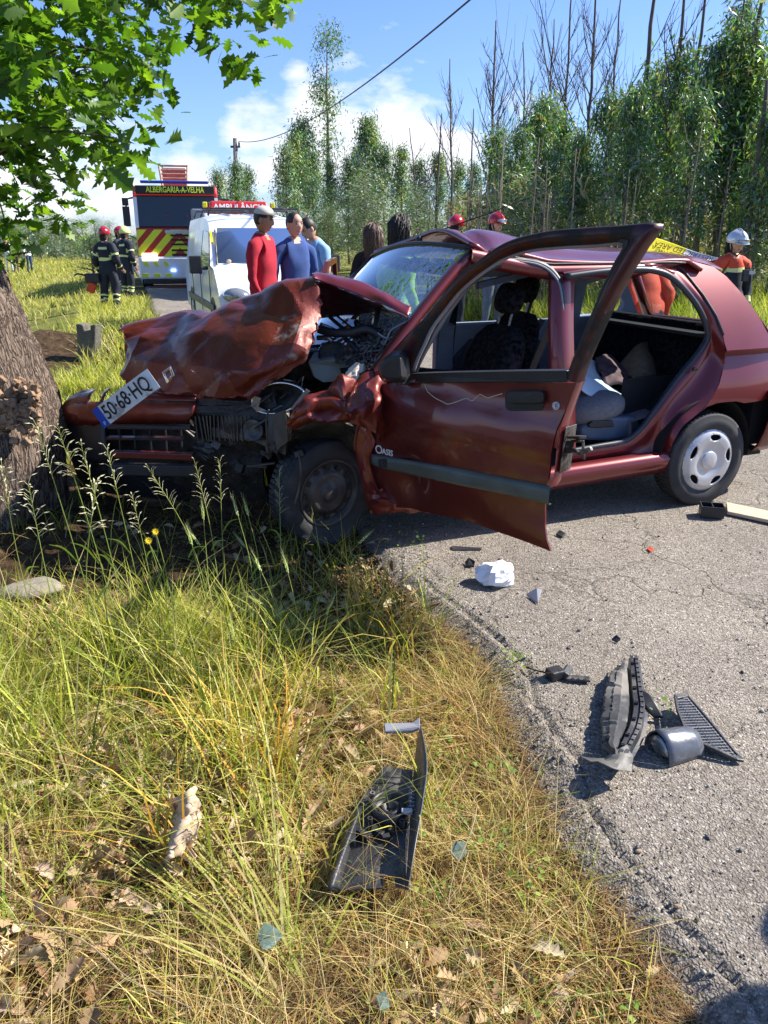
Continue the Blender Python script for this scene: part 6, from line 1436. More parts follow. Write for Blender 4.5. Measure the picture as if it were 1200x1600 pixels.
# little herbs near the asphalt edge
def herbs():
    V = []; T = []; Cc = []
    for (px, py, n) in [(690, 1280, 60), (760, 1330, 70), (690, 1400, 60), (780, 1220, 50), (830, 1400, 40), (700, 1180, 40), (720, 1470, 50), (640, 1330, 30), (790, 1590, 30), (870, 1560, 40), (640, 1290, 30), (560, 1190, 30), (1025, 1132, 22), (640, 860, 30), (620, 840, 24), (800, 1050, 30), (120, 1240, 40), (160, 1260, 30), (960, 1590, 30), (300, 1370, 20)]:
        c = ZP(px, py, -.05 if px < 600 or py > 1100 else -.03); z = gz(c.x, c.y) if c.x < xedge(c.y) else .0
        for _ in range(n):
            x = c.x+rnd.gauss(0, .045); y = c.y+rnd.gauss(0, .04); zz = z+rnd.uniform(.005, .06); a = rnd.uniform(0, 6.28); L_ = rnd.uniform(.008, .02); d = Vector((math.cos(a), math.sin(a), rnd.uniform(-.2, .8))).normalized(); s = Vector((-math.sin(a), math.cos(a), rnd.uniform(-.3, .3)))*L_*.45
            p = Vector((x, y, zz)); b = len(V); V += [p, p+d*L_*.5+s, p+d*L_, p+d*L_*.5-s]; T += [(b, b+1, b+2), (b, b+2, b+3)]; cc = rnd.choice([(.16, .3, .04), (.22, .34, .05), (.3, .38, .08), (.12, .22, .07)]); Cc += [cc]*4
    o = fast_mesh('small_weeds', [tuple(v) for v in V], T, M['grass'], np.array(Cc)); tag(o, 'low leafy weeds at the edge of the asphalt', 'weeds', None, 'stuff')
herbs()
# oak leaf shape
def oakleaf(L=1.0, lobes=3):
    pts = [(0, 0)]
    R_ = [(.10, .05), (.17, .16), (.24, .08), (.36, .30), (.45, .14), (.56, .36), (.66, .18), (.78, .30), (.86, .12), (1.0, .0)]
    right = [(x, y) for x, y in R_]; left = [(x, -y) for x, y in reversed(R_[:-1])]
    return [(0, 0)]+right+left
OL = oakleaf()
def leaf_verts(fold=.15, curl=.2):
    n = len(OL); V = [Vector((x*1.0, y, fold*abs(y)-curl*x*x)) for x, y in OL]; mid = [Vector((x, 0, -curl*x*x)) for x in (.1, .3, .5, .7, .9)]
    T = []
    # strip between midrib and outline on both sides
    k = 11; V2 = V+mid; base = n
    side = list(range(0, k)); ms = [0]+[base+i for i in range(5)]+[10]
    mx = [0, .1, .3, .5, .7, .9, 1.0]
    def stitch(out, ms):
        T = []; i = j = 0
        while i < len(out)-1 or j < len(ms)-1:
            xi = V2[out[i+1]].x if i < len(out)-1 else 9; xj = V2[ms[j+1]].x if j < len(ms)-1 else 9
            if xi <= xj: T.append((out[i], out[i+1], ms[j])); i += 1
            else: T.append((out[i], ms[j+1], ms[j])); j += 1
        return T
    outL = [0]+list(range(n-1, 9, -1))
    T = stitch(list(range(0, 11)), ms)+[(a, c, b) for a, b, c in stitch(outL, ms)]
    T = [t for t in T if len(set(t)) == 3]
    return np.array([tuple(v) for v in V2]), np.array(T)
LVS = [leaf_verts(f, c) for f, c in ((.1, .1), (.35, .3), (-.2, .25), (.5, -.15))]
def rotmats(n, tilt):
    """random orthonormal frames: x = leaf axis, z = face normal"""
    a = nr.uniform(0, 2*np.pi, n); e = nr.uniform(*tilt, n); x = np.stack([np.cos(a)*np.cos(e), np.sin(a)*np.cos(e), np.sin(e)], 1)
    r = nr.normal(0, 1, (n, 3)); r[:, 2] = np.abs(r[:, 2])+.8; y = np.cross(r, x); y /= np.linalg.norm(y, axis=1)[:, None]; z = np.cross(x, y); return np.stack([x, y, z], 2)
def inst(base, T, P, R_, s, cols):
    n = len(P); V = np.einsum('nij,vj->nvi', R_, base)*s[:, None, None]+P[:, None, :]; k = len(base)
    TT = (np.arange(n)*k)[:, None, None]+T[None]; C_ = np.repeat(cols[:, None, :], k, 1)
    return V.reshape(-1, 3), TT.reshape(-1, 3), C_.reshape(-1, 3)
def join_inst(parts):
    Vs = []; Ts = []; Cs = []; b = 0
    for V, T, C_ in parts: Vs.append(V); Ts.append(T+b); Cs.append(C_); b += len(V)
    return np.concatenate(Vs), np.concatenate(Ts), np.concatenate(Cs)
def dry_leaves():
    parts = []
    for base, T in LVS:
        n = 1900; P = scatter(n, -1.6, .75, .85, 4.2, lambda x, y: (near_f(-.1, 1.7, 8, -.04)(x, y))**1.5*(.35+.9*math.exp(-((x+.1)/.55)**2-((y-1.25)/.45)**2))); P[:, 2] += nr.uniform(.008, .05, n)
        c = pal(n, [(.30, .19, .10), (.42, .29, .17), (.20, .115, .06), (.52, .41, .28)], [3, 3, 2, 2]); b2 = base.copy(); b2[:, 1] *= .8; b2[:, 2] *= 1.6
        parts.append(inst(b2, T, P, rotmats(n, (-.5, .6)), nr.uniform(.03, .085, n), c))
    V, T, C_ = join_inst(parts); tag(fast_mesh('dead_leaves', V, T, M['dryleaf'], C_, smooth=True), 'brown dead oak leaves littering the verge', 'leaf litter', None, 'stuff')
dry_leaves()
def grit():
    base = []; 
    ic = [(0, 0, 1), (.9, 0, .2), (.2, .85, .1), (-.8, .5, 0), (-.6, -.7, .1), (.4, -.9, 0), (0, 0, -.6)]; T = [(0, 1, 2), (0, 2, 3), (0, 3, 4), (0, 4, 5), (0, 5, 1), (6, 2, 1), (6, 3, 2), (6, 4, 3), (6, 5, 4), (6, 1, 5)]
    n = 9000; out = []
    while len(out) < n:
        y = rnd.uniform(.9, 4.6) if rnd.random() < .8 else rnd.uniform(4.6, 8); d = abs(rnd.gauss(0, .16)) if rnd.random() < .6 else rnd.uniform(0, 2.5)
        x = xedge(y)+edge_wobble(y)+d-.10
        if not vis(x, y): continue
        z = rz(x, y) if x > xedge(y)+edge_wobble(y) else gz(x, y); out.append((x, y, z+.0015))
    P = np.array(out); c = pal(n, [(.28, .26, .23), (.16, .15, .135), (.4, .37, .33), (.1, .085, .07)], [3, 3, 1, 1]); s = nr.uniform(.0012, .0045, n); s[:500] *= 2.2
    V, T_, C_ = inst(np.array(ic, float), np.array(T), P, rotmats(n, (-.5, .5)), s, c)
    tag(fast_mesh('grit', V, T_, M['dryleaf'], C_), 'loose grit and chippings on the asphalt', 'gravel', None, 'stuff')
    # crumbs of soil and moss at the verge edge
    n = 14000; P = scatter(n, -1.2, 1.0, .85, 4.2, lambda x, y: math.exp(-abs(x-xedge(y)+.12)/.22) if x < xedge(y)+.03 and vis(x, y) else 0); P[:, 2] += .004
    c = pal(n, [(.14, .085, .04), (.24, .15, .06), (.32, .22, .1), (.07, .045, .025)], [3, 3, 2, 2]); V, T_, C_ = inst(np.array(ic, float), np.array(T), P, rotmats(n, (-.5, .5)), nr.uniform(.002, .009, n), c)
    tag(fast_mesh('soil_crumbs', V, T_, M['dryleaf'], C_), 'brown soil crumbs along the asphalt edge', 'soil', None, 'stuff')
grit()
# tall seed heads one can pick out
def stalk(kind, px, py, tx, ty, Y, label, group):
    b = ZP(px, py, -.05); b = Vector((b.x, b.y, gz(b.x, b.y))); t = YP(tx, ty, b.y+.02+Y)
    e = empty(kind, b, 0, label, 'grass stalk', group); mb = MB(); mid = b.lerp(t, .5)+Vector((-(t.x-b.x)*.18, 0, .03)); pts = crp([b, mid, t], 6)
    mb.tube(pts, [.0022-.0012*i/12 for i in range(13)], 5); k = len(mb.V); mesh('stem', mb.V, mb.F, M['grass'], e, col=[(.36, .42, .12, 1)]*k)
    d = (pts[-1]-pts[-3]).normalized(); mb = MB(); ax = d.orthogonal().normalized(); rg = random.Random(int(px*7+ty))
    if kind == 'barley_stalk':
        Ls = .065
        for i in range(18):
            u = i/17; r = d.cross(ax) if i % 2 else ax; r = (Matrix.Rotation(rg.uniform(-.8, .8), 3, d) @ r)*(1 if i % 4 < 2 else -1); p = t+d*(u*Ls); w = .006*math.sin(math.pi*min(1, .25+u*.8))
            q = p+r*w+d*.016; mb.add([p, p+r*w+d.cross(r)*.002, q, p+r*w-d.cross(r)*.002], [(0, 1, 2), (0, 2, 3)]); aw = q+d*.04+r*.010
            mb.add([q, q+d.cross(r)*.0008, aw], [(0, 1, 2)])
    else:
        Ls = .20
        for i in range(22):
            u = (i/21)**1.1; p = t-d*(u*Ls)+d*.01; side = Matrix.Rotation(rg.uniform(0, 6.28), 3, d) @ ax; q = p+side*(.012+.02*u)+d*.022; mb.tube([p, q], .0006, 3, False)
            tip = q+(side*.5+d*.2+Vector((0, 0, -.4))).normalized()*.022 + d*.012; sdv = side.cross(d)*.0028; mb.add([q, q.lerp(tip, .4)+sdv, tip, q.lerp(tip, .4)-sdv], [(0, 1, 2), (0, 2, 3)])
    k = len(mb.V); mesh('seed_head', mb.V, mb.F, M['grass'], e, col=[(.62, .66, .38, 1) if kind == 'barley_stalk' else (.70, .66, .45, 1)]*k)
    # one leaf
    mb = MB(); a = b.lerp(t, .4); dr = Vector((rg.choice((-1, 1))*.5, rg.uniform(-.3, .3), .8)).normalized(); L_ = rg.uniform(.08, .16); sdv = dr.cross(Vector((0, 1, 0))).normalized()*.004
    c = crp([a, a+dr*L_*.5, a+dr*L_*.8+Vector((dr.x*.05, 0, -.02))], 4); V = []; F = []
    for i, p in enumerate(c): w = math.sin(math.pi*min(.98, .15+i/len(c)*.85)); V += [p-sdv*w, p+sdv*w]
    F = [(2*i, 2*i+1, 2*i+3, 2*i+2) for i in range(len(c)-1)]; mesh('blade', V, F, M['grass'], e, col=[(.25, .36, .06, 1)]*len(V))
    return e
ORD = 'first second third fourth fifth sixth seventh eighth ninth tenth eleventh twelfth thirteenth fourteenth fifteenth'.split()
gO = 'wild oat stalks rising in front of the bumper'; gB = 'bearded barley heads in the shade below the car'
OA = [(160, 1000, 58, 668, -.35), (190, 1000, 92, 672, -.3), (205, 1000, 128, 700, -.25), (225, 960, 168, 706, -.2), (120, 1100, 45, 760, -.2), (150, 1050, 150, 760, -.2), (330, 950, 236, 738, -.1), (240, 930, 208, 780, -.15), (345, 940, 306, 728, 0), (60, 1000, 4, 735, -.2), (350, 900, 344, 724, .05), (440, 900, 436, 740, .05)]
for a in OA:
    stalk('wild_oat_stalk', *a, ORD[sum(1 for q in OA if q[2] < a[2])]+' wild oat stalk from the left, pale, before the maroon bumper', gO)
BA = [(330, 960, 318, 812, 0), (402, 960, 372, 806, .05), (410, 930, 388, 806, .05), (350, 940, 312, 852, 0), (440, 1000, 408, 892, 0), (470, 1010, 450, 895, 0), (480, 1000, 414, 945, 0), (400, 900, 384, 856, 0), (560, 960, 576, 940, 0), (500, 1000, 510, 960, 0), (455, 1010, 452, 990, 0), (330, 1000, 300, 852, -.05), (540, 900, 560, 850, 0), (370, 1060, 365, 1000, 0)]
for a in BA:
    stalk('barley_stalk', *a, ORD[sum(1 for q in BA if q[2] < a[2])]+' bearded barley head from the left, in the shade below the car', gB)
# hanging blades standing tall at far left, single yellow flowers
def flower(px, py, bx, by, s, label):
    b = ZP(bx, by, -.05); b = Vector((b.x, b.y, gz(b.x, b.y))); t = YP(px, py, b.y-.05); e = empty('yellow_flower', b, 0, label, 'flower'); mb = MB(); mb.tube(crp([b, b.lerp(t, .5)+Vector((.02, 0, 0)), t], 4), .0018, 5); k = len(mb.V); mesh('stem', mb.V, mb.F, M['grass'], e, col=[(.3, .36, .1, 1)]*k)
    mb = MB(); n = Vector((.1, -.75, .45)).normalized(); a = n.orthogonal().normalized(); c = n.cross(a)
    for ring, (r0, lift) in enumerate(((s, .2), (s*.7, .5))):
        for i in range(13):
            th = 2*math.pi*(i+.5*ring)/13; d = a*math.cos(th)+c*math.sin(th); q = -a*math.sin(th)+c*math.cos(th); mb.add([t, t+d*r0*.6+q*r0*.14+n*r0*lift*.5, t+d*r0+n*r0*lift, t+d*r0*.6-q*r0*.14+n*r0*lift*.5], [(0, 1, 2), (0, 2, 3)])
    mb.make('petals', M['flower'], e); mb = MB(); mb.ell(t, (s*.22, s*.22, s*.22)); mb.make('flower_head', M['flower'], e)
flower(243, 831, 262, 960, .016, 'higher of the two yellow daisy-like flowers before the dark bumper'); flower(232, 845, 255, 965, .017, 'lower of the two yellow daisy-like flowers before the dark bumper'); flower(269, 976, 275, 1020, .010, 'small yellow flower low in the grass below the other two')
# ---- field and far verges
def band(name, n, xr_, yr_, f, hr, wr, cols, wts, label):
    P = scatter(n, *xr_, *yr_, f); k = len(P); sc = 1+.03*P[:, 1]
    V, T, c = blades(P, nr.uniform(*hr, k), nr.uniform(*wr, k)*sc, nr.uniform(0, 6.28, k), nr.uniform(0, .5, k), nr.uniform(.1, .8, k), pal(k, cols, wts)); tag(fast_mesh(name, V, T, M['grass'], c), label, 'grass', None, 'stuff')
def fov(x, y, pad=.6): return abs(x) < .5*(y*CC+.5)+pad
band('grass', 9000, (-4.5, -.6), (4.6, 9.2), lambda x, y: 1.0*(x < xedge(y)-.1 and fov(x, y))*(.45+nz(x, y, 1.5, 2))*(1-sm(8.0, 8.8, y)*sm(1.2, 1.8, xedge(y)-x)), (.08, .26), (.006, .011), GREEN+[(.48, .48, .13), (.6, .55, .25)], [2, 4, 5, .5, 5, 2], 'bright grass left of the bonnet around the old post')
band('grass', 7000, (-7, -1), (9, 20), lambda x, y: max(0, (xedge(y)-x < 1.5)*1.0+(.15 if y > 12 else 0)*(nz(x, y, .7, 4)+.3))*(x < xedge(y)-.05 and fov(x, y)), (.12, .35), (.008, .014), GREEN+[(.5, .48, .15), (.62, .55, .27)], [1, 3, 3, 1, 3, 2], 'rough grass strip beside the road up to the fire engine')
band('field_grass', 13000, (-34, -7), (13, 60), lambda x, y: 1.0*(x < xedge(y)-.4 and fov(x, y, 2)), (.10, .25), (.012, .02), GREEN+[(.46, .44, .14), (.55, .48, .2)], [.6, 2, 3, .3, 6, 4], 'yellow-green meadow stretching away on the left')
band('grass', 17000, (.5, 14), (7.8, 15), lambda x, y: 1.0*(x > xedge(y)+5.62-.1*(y-8)*0 and x-xedge(y) < 14 and fov(x, y, 1)), (.3, .85), (.008, .014), GREEN+[(.42, .5, .12)], [2, 4, 4, 2, 3], 'long lush grass on the far side of the road behind the car')
# ---- the oak at the left
def branch(mb, pts, r0, r1, n=8):
    k = len(pts); mb.tube(pts, [r0+(r1-r0)*i/(k-1) for i in range(k)], n)
def oak():
    base = Vector((-2.55, 4.3, -.12)); e = empty('oak_tree', base, 0, 'big oak with rugged bark and lobed green leaves, struck by the car', 'tree')
    m = bpy.data.materials.new('oak_bark'); m.use_nodes = True; nt = m.node_tree; b = nt.nodes['Principled BSDF']; N = nt.nodes.new; L = nt.links.new; b.inputs['Roughness'].default_value = .95; b.inputs['Specular IOR Level'].default_value = .1
    tc = N('ShaderNodeTexCoord'); mp = N('ShaderNodeMapping'); mp.inputs['Scale'].default_value = (1, 1, .17); L(tc.outputs['Object'], mp.inputs[0])
    v = N('ShaderNodeTexVoronoi'); v.feature = 'DISTANCE_TO_EDGE'; v.inputs['Scale'].default_value = 22; nn = N('ShaderNodeTexNoise'); nn.inputs['Scale'].default_value = 9; nn.inputs['Detail'].default_value = 8; L(mp.outputs[0], nn.inputs['Vector'])
    ad = N('ShaderNodeMixRGB'); ad.blend_type = 'ADD'; ad.inputs[0].default_value = .5; L(mp.outputs[0], ad.inputs[1]); L(nn.outputs['Color'], ad.inputs[2]); L(ad.outputs[0], v.inputs['Vector'])
    r = N('ShaderNodeValToRGB'); L(v.outputs['Distance'], r.inputs[0]); r.color_ramp.elements[0].color = (.03, .022, .017, 1); r.color_ramp.elements[1].position = .16; r.color_ramp.elements[1].color = (.25, .19, .15, 1); q = r.color_ramp.elements.new(.07); q.color = (.14, .105, .085, 1)
    n2 = N('ShaderNodeTexNoise'); n2.inputs['Scale'].default_value = 3; n2.inputs['Detail'].default_value = 8; L(tc.outputs['Object'], n2.inputs['Vector']); mr = N('ShaderNodeMapRange'); mr.inputs[3].default_value = .6; mr.inputs[4].default_value = 1.4; L(n2.outputs[0], mr.inputs[0]); mu = N('ShaderNodeVectorMath'); mu.operation = 'SCALE'; L(r.outputs[0], mu.inputs[0]); L(mr.outputs[0], mu.inputs['Scale']); L(mu.outputs[0], b.inputs['Base Color'])
    bp = N('ShaderNodeBump'); bp.inputs['Strength'].default_value = 1; bp.inputs['Distance'].default_value = .03; L(v.outputs['Distance'], bp.inputs['Height']); bp2 = N('ShaderNodeBump'); bp2.inputs['Strength'].default_value = .6; bp2.inputs['Distance'].default_value = .02; L(nn.outputs[0], bp2.inputs['Height']); L(bp.outputs[0], bp2.inputs['Normal']); L(bp2.outputs[0], b.inputs['Normal'])
    M['oakbark'] = m
    # trunk: right silhouette follows (92,660) (75,600) (30,500) (2,430)
    ax = []
    for z, xr, rad in [(-.2, -1.94, .50), (0, -1.92, .50), (.25, -1.86, .46), (.45, -1.84, .44), (.65, -1.87, .42), (.9, -1.94, .41), (1.15, -2.02, .40), (1.4, -2.11, .39), (1.7, -2.27, .38), (2.1, -2.52, .36), (2.6, -2.9, .34), (3.2, -3.0, .30), (4.2, -3.0, .24), (5.5, -2.9, .14)]:
        ax.append((Vector((xr-rad, 4.3+.02*z, z)), rad))
    V = []; nu = 96; lev = []
    for i in range(len(ax)-1):
        for k in range(14): t = k/14; lev.append((ax[i][0].lerp(ax[i+1][0], t), ax[i][1]+(ax[i+1][1]-ax[i][1])*t))
    for c, rad in lev:
        for j in range(nu):
            t = 2*math.pi*j/nu; d = Vector((math.cos(t), math.sin(t), 0)); q = Vector((d.x*1.6, d.y*1.6, c.z*1.1)); g = noise.noise(Vector((d.x*9, d.y*9, c.z*2.2))); g2 = noise.noise(Vector((d.x*22, d.y*22, c.z*7)))
            V.append(c+d*(rad*(1+.09*noise.noise(q))-.036*abs(g)*2+.014*g2 + .05*sm(.3, -.1, c.z)*math.sin(5*t)))
    F = [(i*nu+j, i*nu+(j+1) % nu, (i+1)*nu+(j+1) % nu, (i+1)*nu+j) for i in range(len(lev)-1) for j in range(nu)]; mesh('trunk', V, F, m, e, smooth=True)
    # torn pale bark patch at the wound
    mb = MB(); rg = random.Random(5)
    for k in range(190):
        p = YP(rg.uniform(-6, 60), rg.gauss(640, 20), 3.96+rg.uniform(-.02, .05)); mb.box(p, (rg.uniform(.01, .05), .03, rg.uniform(.01, .05)), Matrix.Rotation(rg.uniform(-.6, .6), 3, 'Y') @ Matrix.Rotation(rg.uniform(-.5, .5), 3, 'X'))
    o = mb.make('broken_bark', mat('pale_broken_bark', (.27, .17, .10), .9, var=.6, vs=16, bump=.6, bs=60), e, bevel=.006); o['kind'] = 'stuff'
    # limbs
    rg = random.Random(14)
    tips = []
    limbs = [[(-2.95, 4.3, 2.2), (-2.5, 4.4, 2.5), (-2.1, 4.5, 2.45), (-1.85, 4.5, 2.3)], [(-3.1, 4.3, 2.7), (-2.6, 4.6, 3.1), (-2.0, 4.8, 3.3), (-1.3, 4.8, 3.4)], [(-3.1, 4.3, 2.6), (-3.0, 4.0, 3.0), (-2.4, 3.9, 3.3), (-1.4, 4.0, 3.6), (-.8, 4.1, 3.5)], [(-3.1, 4.3, 3.4), (-2.2, 4.4, 4.1), (-1.2, 4.5, 4.5)], [(-3.1, 4.3, 2.4), (-3.6, 3.9, 2.9), (-4.5, 3.6, 3.4)], [(-2.9, 4.2, 1.9), (-2.65, 4.1, 2.1), (-2.35, 4.2, 1.95), (-2.1, 4.3, 1.85)]]
    for l in limbs:
        mb = MB(); pts = crp([Vector(p) for p in l], 5); pts = [p+Vector((rg.uniform(-.03, .03), rg.uniform(-.03, .03), rg.uniform(-.03, .03))) for p in pts]; branch(mb, pts, .10, .012); mb.make('branch', m, e, smooth=True)
    # crown: leaf sprays in the volume seen at the upper left
    out = [(-260, -260), (500, -260), (455, -20), (420, -5), (400, 20), (398, 66), (384, 112), (362, 105), (368, 62), (336, 40), (318, 48), (300, 18), (275, 10), (262, 40), (250, 60), (238, 100), (248, 128), (240, 156), (206, 184), (186, 205), (196, 232), (184, 256), (142, 262), (136, 284), (162, 296), (156, 318), (134, 332), (124, 350), (118, 366), (100, 352), (60, 345), (26, 372), (-10, 398), (-260, 420)]
    cl = []
    while len(cl) < 760:
        x = rg.uniform(-4.6, .1); y = rg.uniform(3.3, 5.6); z = rg.uniform(1.45, 4.8); p = Vector((x, y, z)); px, py = proj(p)
        if -150 < px < 560 and -150 < py < 500:
            if not inpoly(px, py, out): continue
            if px > 290 and rg.random() < .55: continue
            # a few ragged openings
            if noise.noise(Vector((px*.022, py*.022, 3))) < -.30: continue
        else:
            if x > -1.0 or z < 1.6 or rg.random() < .55: continue
        cl.append(p)
    # twigs: link clusters to nearest limb point
    mb = MB(); lp = [Vector(p) for l in limbs for p in crp([Vector(q) for q in l], 5)]
    for i, p in enumerate(cl):
        if i % 3 == 0:
            q = min(lp, key=lambda a: (a-p).length); 
            if (q-p).length < 1.6: mb.tube(crp([q, q.lerp(p, .5)+Vector((rg.uniform(-.1, .1), rg.uniform(-.1, .1), .08)), p], 3), [.009, .008, .007, .006, .005, .004, .003], 4)
    o = mb.make('twigs', M['oakbark'], e); o['kind'] = 'stuff'
    Ps = []; Cs = []
    for p in cl:
        g = rg.random()
        for k in range(13):
            Ps.append(p+Vector((rg.gauss(0, .075), rg.gauss(0, .075), rg.gauss(0, .07)))); Cs.append(g)
    P = np.array([tuple(p) for p in Ps]); n = len(P)
    # lone sprigs hanging at the top
    extra = []
    for px, py in [(455, 8), (442, 14), (430, 4), (447, 26), (420, 0), (385, 118), (378, 105), (390, 90), (380, 80), (395, 100), (372, 92), (405, 92), (415, 60), (360, 60), (350, 72), (345, 55), (335, 60), (325, 45), (382, 112), (392, 108)]:
        q = YP(px, py, 4.15+rg.uniform(-.1, .1)); extra += [tuple(q+Vector((rg.gauss(0, .02), rg.gauss(0, .05), rg.gauss(0, .02)))) for _ in range(2)]
    P = np.concatenate([P, np.array(extra)]); n = len(P); s = nr.uniform(.07, .135, n)
    cols = pal(n, [(.06, .14, .02), (.10, .20, .02), (.17, .29, .025), (.035, .08, .02)], [3, 4, 3, 2], .2)
    R_ = rotmats(n, (-.9, .35)); kind = nr.randint(0, 4, n)
    d2 = np.array([Vector(p).y if -50 < proj(Vector(p))[0] < 520 and -50 < proj(Vector(p))[1] < 420 else 99 for p in P]); order = np.argsort(d2); near = order[:290]; rest = order[290:]
    parts = []
    for q, (bs, T) in enumerate(LVS):
        s_ = rest[kind[rest] == q]; parts.append(inst(bs, T, P[s_]-np.array(base), R_[s_], s[s_], cols[s_]))
    V, T, C_ = join_inst(parts); o = fast_mesh('foliage', V, T, M['leaf'], C_, e, smooth=True); o['kind'] = 'stuff'
    mes = []
    for q, (bs, T) in enumerate(LVS):
        for cc in ((.07, .15, .02), (.14, .25, .03)):
            o = fast_mesh('leaf', bs, T, M['leaf'], np.array([cc]*len(bs)), smooth=True); mes.append(o.data); bpy.data.objects.remove(o)
    for i in near:
        o = bpy.data.objects.new('leaf', mes[int(kind[i])*2+int(i) % 2]); COL.objects.link(o); o.parent = e
        mt = Matrix([list(R_[i][0]), list(R_[i][1]), list(R_[i][2])]).to_4x4(); mt.translation = Vector(P[i])-base; o.matrix_local = mt @ Matrix.Scale(float(s[i]), 4)
oak()
ORD = 'first second third fourth fifth sixth seventh eighth ninth tenth eleventh twelfth thirteenth fourteenth fifteenth sixteenth seventeenth eighteenth nineteenth twentieth twenty-first twenty-second twenty-third twenty-fourth twenty-fifth twenty-sixth'.split()
# ---- eucalyptus wood on the right
EL = np.array([(0, 0, 0), (.35, .13, .02), (1, 0, -.08), (.35, -.13, .02)]); ET = np.array([(0, 1, 2), (0, 2, 3)])
def eucalyptus_mesh(seed, h, spread, nleaf, lean=0, lo=.25, ls=(.10, .2), top=.0, cols=None, hang=True, clusters=60, conical=.75):
    """returns (trunk object data, crown object data)"""
    rg = random.Random(seed); mb = MB(); pts = []; x = y = 0
    for i in range(9):
        t = i/8; pts.append(Vector((x, y, h*t))); x += rg.uniform(-.05, .05)*h*.1+lean*h/8; y += rg.uniform(-.05, .05)*h*.1
    r0 = .012*h+.03; branch(mb, pts, r0, .012, 7)
    def tp(t): i = min(7, int(t*8)); return pts[i].lerp(pts[i+1], t*8-i)
    cen = []
    for k in range(clusters):
        t = lo+(1-lo)*rg.random()**.85; a = rg.uniform(0, 6.28); rr = spread*(1-conical*((t-lo)/(1-lo))**1.3)*rg.uniform(.25, 1.0)*(.6+.4*min(1, (t-lo)*5)); b = tp(t); c = b+Vector((math.cos(a)*rr, math.sin(a)*rr, rg.uniform(-.1, .5)*rr+.05*h*0))
        mb.tube([b, b.lerp(c, .5)+Vector((0, 0, .1*rr)), c], [.012+.004*h*.3*(1-t), .008, .004], 4); cen.append((c, rg.random()))
    tr = mesh('trunk', mb.V, mb.F, M['bark_e'], None, smooth=True)
    Ps = []; Cs = []; per = nleaf//clusters; pal_ = cols or [(.07, .12, .045), (.10, .17, .05), (.06, .11, .06), (.16, .22, .07), (.17, .22, .16)]
    for c, g in cen:
        base = pal_[int(g*len(pal_)) % len(pal_)]
        for _ in range(per):
            Ps.append(tuple(c+Vector((rg.gauss(0, .17), rg.gauss(0, .17), rg.gauss(0, .20)))*(1+spread*.2))); Cs.append([v*rg.uniform(.8, 1.6) for v in base])
    P = np.array(Ps); n = len(P); V, T, C_ = inst(EL, ET, P, rotmats(n, (-1.3, .1) if hang else (-.5, .6)), nr.uniform(*ls, n), np.array(Cs))
    cr = fast_mesh('crown', V, T, M['eleaf'], C_)
    a, b = tr.data, cr.data; bpy.data.objects.remove(tr); bpy.data.objects.remove(cr); return a, b
def place_tree(name, meshes, loc, rz_, sc, label, group, cat='tree'):
    e = empty(name, loc, rz_, label, cat, group); e.scale = (sc, sc, sc)
    for nm, me in zip(('trunk', 'crown'), meshes):
        if me is None: continue
        o = bpy.data.objects.new(nm, me); COL.objects.link(o); o.parent = e
    return e
